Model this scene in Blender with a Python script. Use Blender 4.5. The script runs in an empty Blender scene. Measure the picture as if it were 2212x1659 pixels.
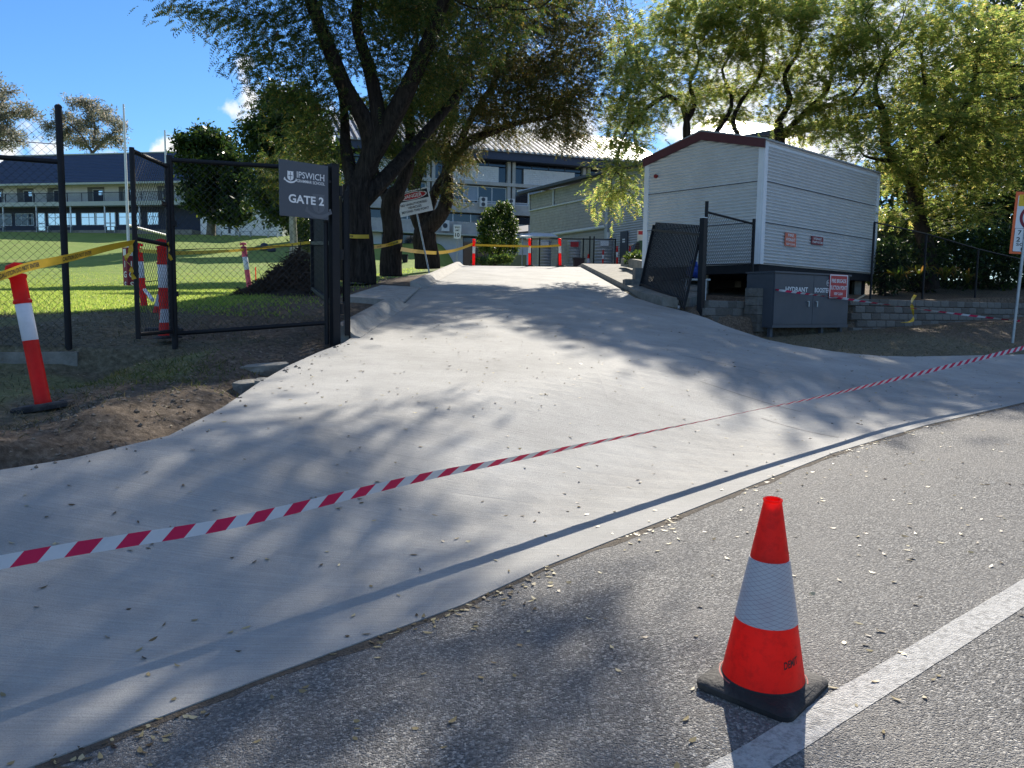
import bpy, bmesh, math, random
import numpy as np
from mathutils import Vector, Matrix, kdtree, geometry

rnd = random.Random(7)
rng = np.random.default_rng(11)
scene = bpy.context.scene
COL = scene.collection
R = math.radians

# ------------------------------------------------------------------ camera, sky, sun, exposure
CAM_H, PITCH, ROLL, FPX, CX, CY = 1.46, 5.7, .75, 1660., 1106., 829.5
CM = (Matrix.Rotation(R(90 - PITCH), 4, 'X') @ Matrix.Rotation(R(ROLL), 4, 'Z'))
cd = bpy.data.cameras.new('camera')
cam = bpy.data.objects.new('camera', cd)
COL.objects.link(cam)
cam.matrix_world = Matrix.Translation((0, 0, CAM_H)) @ CM
cd.sensor_fit = 'HORIZONTAL'
cd.sensor_width = 36
cd.lens = 36 * FPX / 2212
cd.clip_start = .05
cd.clip_end = 3000
scene.camera = cam

SUN_AZ, SUN_EL = 16., 33.
SUN = Vector((math.sin(R(SUN_AZ)) * math.cos(R(SUN_EL)), math.cos(R(SUN_AZ)) * math.cos(R(SUN_EL)), math.sin(R(SUN_EL))))
sl = bpy.data.lights.new('sun', 'SUN')
sl.energy = 4.2
sl.angle = R(.55)
sl.color = (1, .92, .80)
so = bpy.data.objects.new('sun', sl)
COL.objects.link(so)
so.rotation_euler = SUN.to_track_quat('Z', 'Y').to_euler()
so.location = (0, 0, 60)

scene.view_settings.view_transform = 'Standard'
scene.view_settings.look = 'None'
scene.view_settings.exposure = 1.22
scene.view_settings.gamma = 1
scene.view_settings.use_curve_mapping = False
scene.render.engine = 'CYCLES'
scene.cycles.max_bounces = 8
scene.cycles.transparent_max_bounces = 8
scene.cycles.use_denoising = True


def ray(px, py):
    return CM.to_3x3() @ Vector(((px - CX) / FPX, -(py - CY) / FPX, -1))


def at(px, py, Y):
    d = ray(px, py)
    return Vector((0, 0, CAM_H)) + d * (Y / d.y)


def on_plane(px, py, p, n):
    d = ray(px, py)
    o = Vector((0, 0, CAM_H))
    return o + d * ((Vector(p) - o).dot(n) / d.dot(n))


world = bpy.data.worlds.new('World')
scene.world = world
world.use_nodes = True
wt = world.node_tree
wn, wl = wt.nodes, wt.links
bg = wn['Background']
sky = wn.new('ShaderNodeTexSky')
sky.sky_type = 'NISHITA'
sky.sun_disc = False
sky.sun_elevation = R(SUN_EL)
sky.sun_rotation = R(SUN_AZ)
sky.altitude = 0
sky.air_density = 1.0
sky.dust_density = .1
sky.ozone_density = 8.0
bg.inputs['Strength'].default_value = .080
tc = wn.new('ShaderNodeTexCoord')
cn = wn.new('ShaderNodeTexNoise')
cn.inputs['Scale'].default_value = 26
cn.inputs['Detail'].default_value = 7
cn.inputs['Roughness'].default_value = .58
wl.new(tc.outputs['Generated'], cn.inputs['Vector'])
prev = None
# small cumulus: direction (as seen from the gate) and angular radius
clouds = [(ray(px, py).normalized(), rr, st) for px, py, rr, st in [(522, 143, .022, 1), (500, 242, .019, .8), (548, 222, .024, 1), (545, 262, .017, .9),
                       (85, 322, .036, 1), (30, 330, .03, 1), (368, 326, .026, 1), (340, 336, .02, 1), (240, 340, .02, .8),
                       (620, 255, .05, 1), (700, 300, .05, 1),
                       (1260, 290, .06, .9), (1130, 300, .07, .9), (1640, 190, .16, .9), (1560, 250, .10, .9), (1780, 330, .08, .9),
                       (1900, 120, .13, .7), (2150, 40, .10, .7), (-300, 250, .06, .9), (-600, 300, .05, .9), (2600, 250, .09, .9)]]
# larger unseen clouds added out of view to whiten the fill light
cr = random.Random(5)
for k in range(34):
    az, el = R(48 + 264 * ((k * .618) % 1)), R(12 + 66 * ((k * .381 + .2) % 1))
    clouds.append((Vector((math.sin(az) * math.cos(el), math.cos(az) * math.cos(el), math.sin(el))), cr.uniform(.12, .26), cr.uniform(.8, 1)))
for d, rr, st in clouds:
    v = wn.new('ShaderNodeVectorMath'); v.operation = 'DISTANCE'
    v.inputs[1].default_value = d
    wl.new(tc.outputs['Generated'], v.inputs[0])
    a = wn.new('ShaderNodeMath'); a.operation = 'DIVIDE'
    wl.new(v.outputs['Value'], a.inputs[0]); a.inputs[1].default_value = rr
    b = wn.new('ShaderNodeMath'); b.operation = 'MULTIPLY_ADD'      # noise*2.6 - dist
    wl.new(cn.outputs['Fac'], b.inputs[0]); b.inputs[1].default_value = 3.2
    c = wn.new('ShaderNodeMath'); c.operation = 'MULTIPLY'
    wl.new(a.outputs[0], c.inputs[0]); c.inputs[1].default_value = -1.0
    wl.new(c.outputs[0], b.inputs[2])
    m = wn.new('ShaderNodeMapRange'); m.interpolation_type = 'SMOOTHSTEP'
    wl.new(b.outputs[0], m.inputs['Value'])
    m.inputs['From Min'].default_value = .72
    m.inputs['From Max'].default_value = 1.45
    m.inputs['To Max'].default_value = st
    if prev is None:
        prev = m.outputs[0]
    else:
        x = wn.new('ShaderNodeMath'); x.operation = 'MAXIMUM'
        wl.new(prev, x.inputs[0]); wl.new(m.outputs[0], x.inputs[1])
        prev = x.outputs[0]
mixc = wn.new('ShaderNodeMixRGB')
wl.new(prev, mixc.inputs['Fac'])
hs = wn.new('ShaderNodeHueSaturation')
hs.inputs['Saturation'].default_value = 1.08
hs.inputs['Value'].default_value = .9
wl.new(sky.outputs[0], hs.inputs['Color'])
wl.new(hs.outputs[0], mixc.inputs['Color1'])
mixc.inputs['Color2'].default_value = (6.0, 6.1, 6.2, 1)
wl.new(mixc.outputs[0], bg.inputs['Color'])

# ------------------------------------------------------------------ materials


def nodes_of(m):
    m.use_nodes = True
    return m.node_tree.nodes, m.node_tree.links, m.node_tree.nodes['Principled BSDF']


MATS = {}


def mat(name, col, rough=.7, metal=0., var=.14, scale=6., bump=0., bscale=60., stretch=(1, 1, 1), spec=.4, dirt=None, dscale=2.5, damt=.5):
    """principled material with tonal variation, optional wear and fine relief (object space)"""
    m = bpy.data.materials.new(name)
    n, l, p = nodes_of(m)
    t = n.new('ShaderNodeTexCoord')
    mp = n.new('ShaderNodeMapping')
    mp.inputs['Scale'].default_value = stretch
    l.new(t.outputs['Object'], mp.inputs['Vector'])
    nz = n.new('ShaderNodeTexNoise')
    nz.inputs['Scale'].default_value = scale
    nz.inputs['Detail'].default_value = 6
    nz.inputs['Roughness'].default_value = .65
    l.new(mp.outputs[0], nz.inputs['Vector'])
    r = n.new('ShaderNodeMapRange')
    r.inputs['From Min'].default_value = .3
    r.inputs['From Max'].default_value = .7
    r.inputs['To Min'].default_value = 1 - var
    r.inputs['To Max'].default_value = 1 + var
    l.new(nz.outputs['Fac'], r.inputs['Value'])
    mx = n.new('ShaderNodeVectorMath'); mx.operation = 'SCALE'
    mx.inputs[0].default_value = col[:3]
    l.new(r.outputs[0], mx.inputs['Scale'])
    out = mx.outputs[0]
    if dirt:
        nd = n.new('ShaderNodeTexNoise')
        nd.inputs['Scale'].default_value = dscale
        nd.inputs['Detail'].default_value = 8
        nd.inputs['Roughness'].default_value = .7
        l.new(mp.outputs[0], nd.inputs['Vector'])
        rd = n.new('ShaderNodeMapRange')
        rd.inputs['From Min'].default_value = .47
        rd.inputs['From Max'].default_value = .72
        rd.inputs['To Max'].default_value = damt
        l.new(nd.outputs['Fac'], rd.inputs['Value'])
        mm = n.new('ShaderNodeMixRGB')
        l.new(rd.outputs[0], mm.inputs['Fac'])
        l.new(out, mm.inputs['Color1'])
        mm.inputs['Color2'].default_value = (*dirt, 1)
        out = mm.outputs[0]
    l.new(out, p.inputs['Base Color'])
    p.inputs['Roughness'].default_value = rough
    p.inputs['Metallic'].default_value = metal
    p.inputs['Specular IOR Level'].default_value = spec
    if bump:
        nb = n.new('ShaderNodeTexNoise')
        nb.inputs['Scale'].default_value = bscale
        nb.inputs['Detail'].default_value = 5
        l.new(mp.outputs[0], nb.inputs['Vector'])
        bp = n.new('ShaderNodeBump')
        bp.inputs['Strength'].default_value = bump
        bp.inputs['Distance'].default_value = .02
        l.new(nb.outputs['Fac'], bp.inputs['Height'])
        l.new(bp.outputs[0], p.inputs['Normal'])
    MATS[name] = m
    return m


def leaf_mat(name, cols, trans=.5, rough=.5, glow=1.9):
    """leaf colour drawn per leaf from a ramp; light passes through the blade"""
    m = bpy.data.materials.new(name)
    n, l, p = nodes_of(m)
    g = n.new('ShaderNodeNewGeometry')
    rp = n.new('ShaderNodeValToRGB')
    rp.color_ramp.interpolation = 'LINEAR'
    while len(rp.color_ramp.elements) < len(cols):
        rp.color_ramp.elements.new(.5)
    for e, (ps, c) in zip(rp.color_ramp.elements, cols):
        e.position = ps
        e.color = (*c, 1)
    l.new(g.outputs['Random Per Island'], rp.inputs[0])
    l.new(rp.outputs[0], p.inputs['Base Color'])
    p.inputs['Roughness'].default_value = rough
    p.inputs['Specular IOR Level'].default_value = .2
    tr = n.new('ShaderNodeBsdfTranslucent')
    hv = n.new('ShaderNodeHueSaturation')
    hv.inputs['Saturation'].default_value = 1.1
    hv.inputs['Value'].default_value = glow
    hv.inputs['Hue'].default_value = .485
    l.new(rp.outputs[0], hv.inputs['Color'])
    l.new(hv.outputs[0], tr.inputs['Color'])
    mx = n.new('ShaderNodeMixShader')
    mx.inputs[0].default_value = trans
    l.new(p.outputs[0], mx.inputs[1])
    l.new(tr.outputs[0], mx.inputs[2])
    l.new(mx.outputs[0], n['Material Output'].inputs['Surface'])
    MATS[name] = m
    return m


# ------------------------------------------------------------------ mesh helpers
WM = {}


class MB:
    """collects shapes (world coordinates) and links them as ONE mesh object"""

    def __init__(s):
        s.v = []; s.f = []; s.mi = []

    def add(s, verts, faces, mi=0):
        o = len(s.v)
        s.v.extend([tuple(q) for q in verts])
        for f in faces:
            s.f.append([i + o for i in f])
            s.mi.append(mi)
        return s

    def hexa(s, p, mi=0):
        return s.add(p, [(0, 3, 2, 1), (4, 5, 6, 7), (0, 1, 5, 4), (1, 2, 6, 5), (2, 3, 7, 6), (3, 0, 4, 7)], mi)

    def box(s, c, dx, dy, dz, ax=None, mi=0):
        """ax: (right, forward, up) unit vectors; c = centre"""
        c = Vector(c)
        X, Y, Z = ax or (Vector((1, 0, 0)), Vector((0, 1, 0)), Vector((0, 0, 1)))
        P = []
        for z in (-1, 1):
            for x, y in ((-1, -1), (1, -1), (1, 1), (-1, 1)):
                P.append(c + X * (x * dx / 2) + Y * (y * dy / 2) + Z * (z * dz / 2))
        return s.hexa(P, mi)

    def bar(s, p, q, w, h, up=(0, 0, 1), mi=0):
        p, q = Vector(p), Vector(q)
        d = (q - p); L = d.length; d.normalize()
        u = Vector(up)
        r = d.cross(u)
        if r.length < 1e-4:
            r = d.cross(Vector((0, 1, 0)))
        r.normalize(); u = r.cross(d)
        return s.box((p + q) / 2, w, L, h, (r, d, u), mi)

    def tube(s, pts, rad, n=8, cap=True, mi=0):
        pts = [Vector(p) for p in pts]
        if not hasattr(rad, '__len__'):
            rad = [rad] * len(pts)
        V = []; Fc = []
        a = None
        for i, p in enumerate(pts):
            d = (pts[min(i + 1, len(pts) - 1)] - pts[max(i - 1, 0)])
            if d.length < 1e-9: d = Vector((0, 0, 1))
            d.normalize()
            if a is None:
                a = d.orthogonal().normalized()
            else:
                a = (a - d * a.dot(d))
                if a.length < 1e-5: a = d.orthogonal()
                a.normalize()
            b = d.cross(a)
            for k in range(n):
                t = 2 * math.pi * k / n
                V.append(p + (a * math.cos(t) + b * math.sin(t)) * rad[i])
        for i in range(len(pts) - 1):
            for k in range(n):
                k2 = (k + 1) % n
                Fc.append((i * n + k, i * n + k2, (i + 1) * n + k2, (i + 1) * n + k))
        if cap:
            Fc.append(tuple(reversed(range(n))))
            Fc.append(tuple(range((len(pts) - 1) * n, len(pts) * n)))
        return s.add(V, Fc, mi)

    def lathe(s, prof, n=24, c=(0, 0, 0), axis=None, mi=0, cap=True):
        """prof: list of (r, z)"""
        c = Vector(c)
        Z = Vector(axis).normalized() if axis else Vector((0, 0, 1))
        X = Z.orthogonal().normalized() if axis else Vector((1, 0, 0))
        Y = Z.cross(X)
        V = []; Fc = []
        for r, z in prof:
            for k in range(n):
                t = 2 * math.pi * k / n
                V.append(c + Z * z + (X * math.cos(t) + Y * math.sin(t)) * r)
        for i in range(len(prof) - 1):
            for k in range(n):
                k2 = (k + 1) % n
                Fc.append((i * n + k, i * n + k2, (i + 1) * n + k2, (i + 1) * n + k))
        if cap:
            Fc.append(tuple(reversed(range(n))))
            Fc.append(tuple(range((len(prof) - 1) * n, len(prof) * n)))
        return s.add(V, Fc, mi)

    def prism(s, poly, off, mi=0):
        """poly: list of 3D points (planar), extruded by vector off"""
        n = len(poly); off = Vector(off)
        V = [Vector(p) for p in poly] + [Vector(p) + off for p in poly]
        Fc = [tuple(reversed(range(n))), tuple(range(n, 2 * n))]
        for i in range(n):
            j = (i + 1) % n
            Fc.append((i, j, n + j, n + i))
        return s.add(V, Fc, mi)

    def quad(s, a, b, c, d, mi=0):
        return s.add([a, b, c, d], [(0, 1, 2, 3)], mi)

    def build(s, name, m, parent=None, smooth=False, kind=None, label=None, local=False):
        me = bpy.data.meshes.new(name)
        v = s.v
        if parent is not None and not local:
            inv = WM[parent].inverted()
            v = [tuple(inv @ Vector(q)) for q in v]
        me.from_pydata(v, [], s.f)
        ms = m if isinstance(m, (list, tuple)) else [m]
        for x in ms: me.materials.append(x)
        if len(ms) > 1:
            me.polygons.foreach_set('material_index', s.mi)
        if smooth:
            me.polygons.foreach_set('use_smooth', [True] * len(me.polygons))
            try: me.set_sharp_from_angle(angle=R(38))
            except Exception: pass
        me.validate()
        me.update()
        return link(name, me, parent, kind, label)


def link(name, me, parent=None, kind=None, label=None):
    o = bpy.data.objects.new(name, me)
    COL.objects.link(o)
    if parent is not None:
        o.parent = parent
        WM[o] = WM[parent]
    else:
        WM[o] = Matrix.Identity(4)
    if kind: o['kind'] = kind
    if label: o['label'] = label
    return o


def tag(o, label, cat, group=None):
    o['label'] = label; o['category'] = cat
    if group: o['group'] = group
    return o


def thing(name, label, cat, loc=(0, 0, 0), rz=0., group=None):
    o = bpy.data.objects.new(name, None)
    COL.objects.link(o)
    o.empty_display_size = .2
    o.location = loc
    o.rotation_euler = (0, 0, rz)
    WM[o] = Matrix.Translation(Vector(loc)) @ Matrix.Rotation(rz, 4, 'Z')
    return tag(o, label, cat, group)


def copy_tree(o, parent=None):
    c = o.copy()
    COL.objects.link(c)
    if parent is not None:
        c.parent = parent
    for ch in o.children:
        copy_tree(ch, c)
    return c


def np_mesh(name, V, Fq, m, parent=None, kind=None, label=None, smooth=False):
    """fast mesh from numpy arrays; Fq (n,3) or (n,4)"""
    V = np.asarray(V, np.float32); Fq = np.asarray(Fq, np.int32)
    if parent is not None:
        inv = np.array(WM[parent].inverted(), np.float32)
        V = V @ inv[:3, :3].T + inv[:3, 3]
    me = bpy.data.meshes.new(name)
    me.vertices.add(len(V)); me.vertices.foreach_set('co', V.ravel())
    k = Fq.shape[1]
    me.loops.add(Fq.size); me.loops.foreach_set('vertex_index', Fq.ravel())
    me.polygons.add(len(Fq))
    me.polygons.foreach_set('loop_start', np.arange(0, Fq.size, k, dtype=np.int32))
    if smooth:
        me.polygons.foreach_set('use_smooth', np.ones(len(Fq), bool))
    me.materials.append(m)
    me.update(calc_edges=True)
    return link(name, me, parent, kind, label)


_txt = {}


def text_geo(s, bold=0.):
    if (s, bold) in _txt: return _txt[(s, bold)]
    cu = bpy.data.curves.new('t', 'FONT')
    cu.body = s
    cu.resolution_u = 3
    cu.offset = bold
    ob = bpy.data.objects.new('t', cu)
    me = bpy.data.meshes.new_from_object(ob)
    V = np.array([v.co[:2] for v in me.vertices]); Fc = [tuple(p.vertices) for p in me.polygons]
    bpy.data.objects.remove(ob); bpy.data.curves.remove(cu); bpy.data.meshes.remove(me)
    V = V - (V.min(0) + V.max(0)) / 2
    _txt[(s, bold)] = (V, Fc)
    return V, Fc


def put_text(mb, s, c, right, up, w=None, h=None, off=.003, bold=.01, mi=0):
    """letters as thin raised faces centred on c; w, h = size in metres (either may be left to the font)"""
    V, Fc = text_geo(s, bold)
    ex = V.max(0) - V.min(0)
    sx = w / ex[0] if w else None
    sy = h / ex[1] if h else sx
    if sx is None: sx = sy
    right, up = Vector(right).normalized(), Vector(up).normalized()
    nrm = right.cross(up)
    c = Vector(c) + nrm * off
    mb.add([c + right * (q[0] * sx) + up * (q[1] * sy) for q in V], Fc, mi)


# ------------------------------------------------------------------ ground shape (metres)
GL = np.array([(-9.5, -5.9), (-1.469, 2.258), (-.939, 2.773), (-.213, 3.43), (.192, 3.905), (1.2, 4.906), (2.746, 6.462),
               (4.168, 7.655), (6.039, 9.001), (9.5, 11.3), (30, 24), (160, 103)])


def _near(x, y, P):
    x = np.asarray(x, float); y = np.asarray(y, float)
    best = np.full(x.shape, 1e9); sg = np.zeros(x.shape)
    for a, b in zip(P[:-1], P[1:]):
        d = b - a
        t = np.clip(((x - a[0]) * d[0] + (y - a[1]) * d[1]) / (d @ d), 0, 1)
        qx = x - a[0] - t * d[0]; qy = y - a[1] - t * d[1]
        r = np.hypot(qx, qy); sd = d[0] * qy - d[1] * qx
        m = r < best
        best = np.where(m, r, best); sg = np.where(m, np.sign(sd), sg)
    return best, sg


def sdist(x, y):
    b, s = _near(x, y, GL)
    return b * s


def sm(t):
    t = np.clip(t, 0, 1)
    return t * t * (3 - 2 * t)


def roadz(x, y):
    return .0296 * np.clip(x, -40, 40) + .0268 * np.clip(y, -40, 40)


def A(x, y):
    xc = np.clip(x, -6, 12)
    p = .1156 * np.minimum(y, 16) + .092 * np.clip(y - 16, 0, 15) - .006 * np.clip(y - 31, 0, 100)
    cs = -(.05 * xc + .05 * np.maximum(xc - 1, 0)) * np.clip((31 - y) / 15, 0, 1)
    return p - .14 + cs


def drivez(x, y):
    s = sdist(x, y)
    w = sm(s / 2.5)
    return roadz(x, y) * (1 - w) + A(x, y) * w + .008


def _hash(ix, iy, seed):
    h = (ix * 374761393 + iy * 668265263 + seed * 69069) & 0x7fffffff
    h = (h ^ (h >> 13)) * 1274126177 & 0x7fffffff
    return ((h ^ (h >> 16)) & 0xffff) / 65535.


def vnoise(x, y, seed=0):
    x = np.asarray(x, float); y = np.asarray(y, float)
    ix = np.floor(x).astype(np.int64); iy = np.floor(y).astype(np.int64)
    fx = sm(x - ix); fy = sm(y - iy)
    a = _hash(ix, iy, seed); b = _hash(ix + 1, iy, seed); c = _hash(ix, iy + 1, seed); d = _hash(ix + 1, iy + 1, seed)
    return (a * (1 - fx) + b * fx) * (1 - fy) + (c * (1 - fx) + d * fx) * fy


def fbm(x, y, sc, octv=4, seed=0):
    t = 0; amp = .5
    for o in range(octv):
        t = t + amp * (vnoise(np.asarray(x) / sc * 2 ** o, np.asarray(y) / sc * 2 ** o, seed + o) - .5)
        amp *= .5
    return t


def fieldz(y):
    v = 0
    for o in (-2, -1, 0, 1, 2):
        v = v + np.interp(np.asarray(y) + o * 1.2, [-50, 4, 9, 14, 25, 38, 50, 70, 90, 120, 200, 400], [.3, .7, 1.0, 1.32, 1.72, 2.22, 3.35, 6.3, 9.5, 11, 12, 12])
    return v / 5


def terr_base(x, y):
    """undisturbed soil level beside the concrete"""
    x = np.asarray(x, float); y = np.asarray(y, float)
    s = sdist(x, y)
    a = A(x, y)
    wg = sm(s / 2.2)
    L = roadz(x, y) * (1 - wg) + (a - .13 * np.clip((-x - 2.3) / 1.3, 0, 1)) * wg
    wf = sm((-x - 3.8) / 4.2) * sm((y - 8.4) / 5)
    L = L * (1 - wf) + fieldz(y) * wf
    L = L - .26 * sm((-x - 3.7) / .6) * sm((y - 6.7) / .7) * sm((8.60 + .387 * (x + 4.96) - y) / .3)
    return L


def poly_in(x, y, P):
    x = np.asarray(x, float); y = np.asarray(y, float)
    c = np.zeros(x.shape, bool)
    P = np.asarray(P)
    for (x0, y0), (x1, y1) in zip(P, np.roll(P, -1, 0)):
        k = ((y0 > y) != (y1 > y)) & (x < (x1 - x0) * (y - y0) / (y1 - y0 + 1e-12) + x0)
        c ^= k
    return c


def poly_dist(x, y, P):
    P = np.asarray(P)
    return _near(x, y, np.vstack([P, P[:1]]))[0]

# ------------------------------------------------------------------ ground materials


def mat_asphalt():
    m = bpy.data.materials.new('asphalt')
    n, l, p = nodes_of(m)
    t = n.new('ShaderNodeTexCoord')
    vo = n.new('ShaderNodeTexVoronoi'); vo.inputs['Scale'].default_value = 120
    l.new(t.outputs['Object'], vo.inputs['Vector'])
    v2 = n.new('ShaderNodeTexVoronoi'); v2.inputs['Scale'].default_value = 210
    l.new(t.outputs['Object'], v2.inputs['Vector'])
    big = n.new('ShaderNodeTexNoise'); big.inputs['Scale'].default_value = 1.3; big.inputs['Detail'].default_value = 6
    l.new(t.outputs['Object'], big.inputs['Vector'])
    rp = n.new('ShaderNodeValToRGB')
    for i, (ps, c) in enumerate([(0, (.055, .055, .057)), (.4, (.13, .129, .127)), (.75, (.23, .226, .218)), (1, (.50, .485, .45))]):
        if i > 1: rp.color_ramp.elements.new(ps)
        e = rp.color_ramp.elements[min(i, len(rp.color_ramp.elements) - 1)]
        e.position = ps; e.color = (*c, 1)
    sep = n.new('ShaderNodeSeparateColor')
    l.new(vo.outputs['Color'], sep.inputs[0])
    l.new(sep.outputs[0], rp.inputs[0])
    # dusty, wheel-polished patches
    r = n.new('ShaderNodeMapRange'); r.inputs['From Min'].default_value = .4; r.inputs['From Max'].default_value = .68
    r.inputs['To Min'].default_value = .08; r.inputs['To Max'].default_value = .6
    l.new(big.outputs['Fac'], r.inputs['Value'])
    mx = n.new('ShaderNodeMixRGB'); l.new(r.outputs[0], mx.inputs['Fac'])
    l.new(rp.outputs[0], mx.inputs['Color1']); mx.inputs['Color2'].default_value = (.235, .225, .21, 1)
    l.new(mx.outputs[0], p.inputs['Base Color'])
    p.inputs['Roughness'].default_value = .82
    p.inputs['Specular IOR Level'].default_value = .4
    ad = n.new('ShaderNodeMath'); ad.operation = 'MULTIPLY_ADD'
    l.new(vo.outputs['Distance'], ad.inputs[0]); ad.inputs[1].default_value = -1.6
    l.new(v2.outputs['Distance'], ad.inputs[2])
    bp = n.new('ShaderNodeBump'); bp.inputs['Strength'].default_value = .9; bp.inputs['Distance'].default_value = .009
    l.new(ad.outputs[0], bp.inputs['Height'])
    l.new(bp.outputs[0], p.inputs['Normal'])
    MATS['asphalt'] = m
    return m


def mat_broom_concrete():
    m = bpy.data.materials.new('broomed_concrete')
    n, l, p = nodes_of(m)
    t = n.new('ShaderNodeTexCoord')
    mp = n.new('ShaderNodeMapping'); mp.inputs['Rotation'].default_value = (0, 0, R(-17)); mp.inputs['Scale'].default_value = (1.6, 75, 1)
    l.new(t.outputs['Object'], mp.inputs['Vector'])
    br = n.new('ShaderNodeTexNoise'); br.inputs['Scale'].default_value = 1.4; br.inputs['Detail'].default_value = 7; br.inputs['Roughness'].default_value = .75
    l.new(mp.outputs[0], br.inputs['Vector'])
    bg_ = n.new('ShaderNodeTexNoise'); bg_.inputs['Scale'].default_value = .9; bg_.inputs['Detail'].default_value = 8; bg_.inputs['Roughness'].default_value = .7
    l.new(t.outputs['Object'], bg_.inputs['Vector'])
    fn = n.new('ShaderNodeTexNoise'); fn.inputs['Scale'].default_value = 160; fn.inputs['Detail'].default_value = 3
    l.new(t.outputs['Object'], fn.inputs['Vector'])
    def rng_(src, a, b, lo, hi):
        r = n.new('ShaderNodeMapRange'); r.inputs['From Min'].default_value = a; r.inputs['From Max'].default_value = b
        r.inputs['To Min'].default_value = lo; r.inputs['To Max'].default_value = hi
        l.new(src, r.inputs['Value']); return r.outputs[0]
    def mul(a, b):
        q = n.new('ShaderNodeMath'); q.operation = 'MULTIPLY'; l.new(a, q.inputs[0]); l.new(b, q.inputs[1]); return q.outputs[0]
    k = mul(mul(rng_(br.outputs['Fac'], .3, .7, .85, 1.14), rng_(bg_.outputs['Fac'], .32, .68, .76, 1.14)), rng_(fn.outputs['Fac'], .3, .7, .9, 1.08))
    sc = n.new('ShaderNodeVectorMath'); sc.operation = 'SCALE'; sc.inputs[0].default_value = (.352, .347, .325)
    l.new(k, sc.inputs['Scale'])
    l.new(sc.outputs[0], p.inputs['Base Color'])
    p.inputs['Roughness'].default_value = .85
    p.inputs['Specular IOR Level'].default_value = .3
    ad = n.new('ShaderNodeMath'); ad.operation = 'MULTIPLY_ADD'
    l.new(br.outputs['Fac'], ad.inputs[0]); ad.inputs[1].default_value = 1.5; l.new(fn.outputs['Fac'], ad.inputs[2])
    bp = n.new('ShaderNodeBump'); bp.inputs['Strength'].default_value = .45; bp.inputs['Distance'].default_value = .008
    l.new(ad.outputs[0], bp.inputs['Height']); l.new(bp.outputs[0], p.inputs['Normal'])
    MATS['broomed_concrete'] = m
    return m


def mat_soil():
    """soil, dry grass and lawn by the zone attribute (r = lawn, g = bare soil)"""
    m = bpy.data.materials.new('soil_and_lawn')
    n, l, p = nodes_of(m)
    t = n.new('ShaderNodeTexCoord')
    at_ = n.new('ShaderNodeAttribute'); at_.attribute_name = 'zone'
    sp = n.new('ShaderNodeSeparateColor'); l.new(at_.outputs['Color'], sp.inputs[0])
    n1 = n.new('ShaderNodeTexNoise'); n1.inputs['Scale'].default_value = 16; n1.inputs['Detail'].default_value = 9; n1.inputs['Roughness'].default_value = .75
    n2 = n.new('ShaderNodeTexNoise'); n2.inputs['Scale'].default_value = .55; n2.inputs['Detail'].default_value = 7; n2.inputs['Roughness'].default_value = .7
    for q in (n1, n2): l.new(t.outputs['Object'], q.inputs['Vector'])
    def ramp(src, cs):
        r = n.new('ShaderNodeValToRGB')
        while len(r.color_ramp.elements) < len(cs): r.color_ramp.elements.new(.5)
        for e, (a, c) in zip(r.color_ramp.elements, cs): e.position = a; e.color = (*c, 1)
        l.new(src, r.inputs[0]); return r.outputs[0]
    lawn = ramp(n2.outputs['Fac'], [(.3, (.15, .22, .055)), (.55, (.20, .27, .07)), (.72, (.25, .26, .10))])
    soil = ramp(n1.outputs['Fac'], [(.3, (.05, .038, .028)), (.5, (.13, .102, .076)), (.7, (.26, .21, .16))])
    dry = ramp(n1.outputs['Fac'], [(.28, (.05, .045, .032)), (.5, (.14, .128, .088)), (.72, (.27, .245, .175))])
    a = n.new('ShaderNodeMixRGB'); l.new(sp.outputs[1], a.inputs['Fac']); l.new(dry, a.inputs['Color1']); l.new(soil, a.inputs['Color2'])
    b = n.new('ShaderNodeMixRGB'); l.new(sp.outputs[0], b.inputs['Fac']); l.new(a.outputs[0], b.inputs['Color1']); l.new(lawn, b.inputs['Color2'])
    l.new(b.outputs[0], p.inputs['Base Color'])
    p.inputs['Roughness'].default_value = .95; p.inputs['Specular IOR Level'].default_value = .1
    bp = n.new('ShaderNodeBump'); bp.inputs['Strength'].default_value = .8; bp.inputs['Distance'].default_value = .04
    l.new(n1.outputs['Fac'], bp.inputs['Height']); l.new(bp.outputs[0], p.inputs['Normal'])
    MATS['soil'] = m
    return m


mat_asphalt(); mat_broom_concrete(); mat_soil()
mat('kerb_concrete', (.34, .33, .30), .9, var=.16, scale=9, bump=.5, bscale=45, dirt=(.16, .14, .12), dscale=3, damt=.5)
mat('old_concrete', (.24, .23, .20), .92, var=.2, scale=7, bump=.6, bscale=40, dirt=(.09, .08, .06), dscale=2.5, damt=.7)
mat('road_paint', (.46, .455, .435), .8, var=.14, scale=30, bump=.7, bscale=150, dirt=(.10, .098, .095), dscale=38, damt=.85)
mat('joint_filler', (.05, .045, .05), .8)

# ------------------------------------------------------------------ ground meshes


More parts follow.
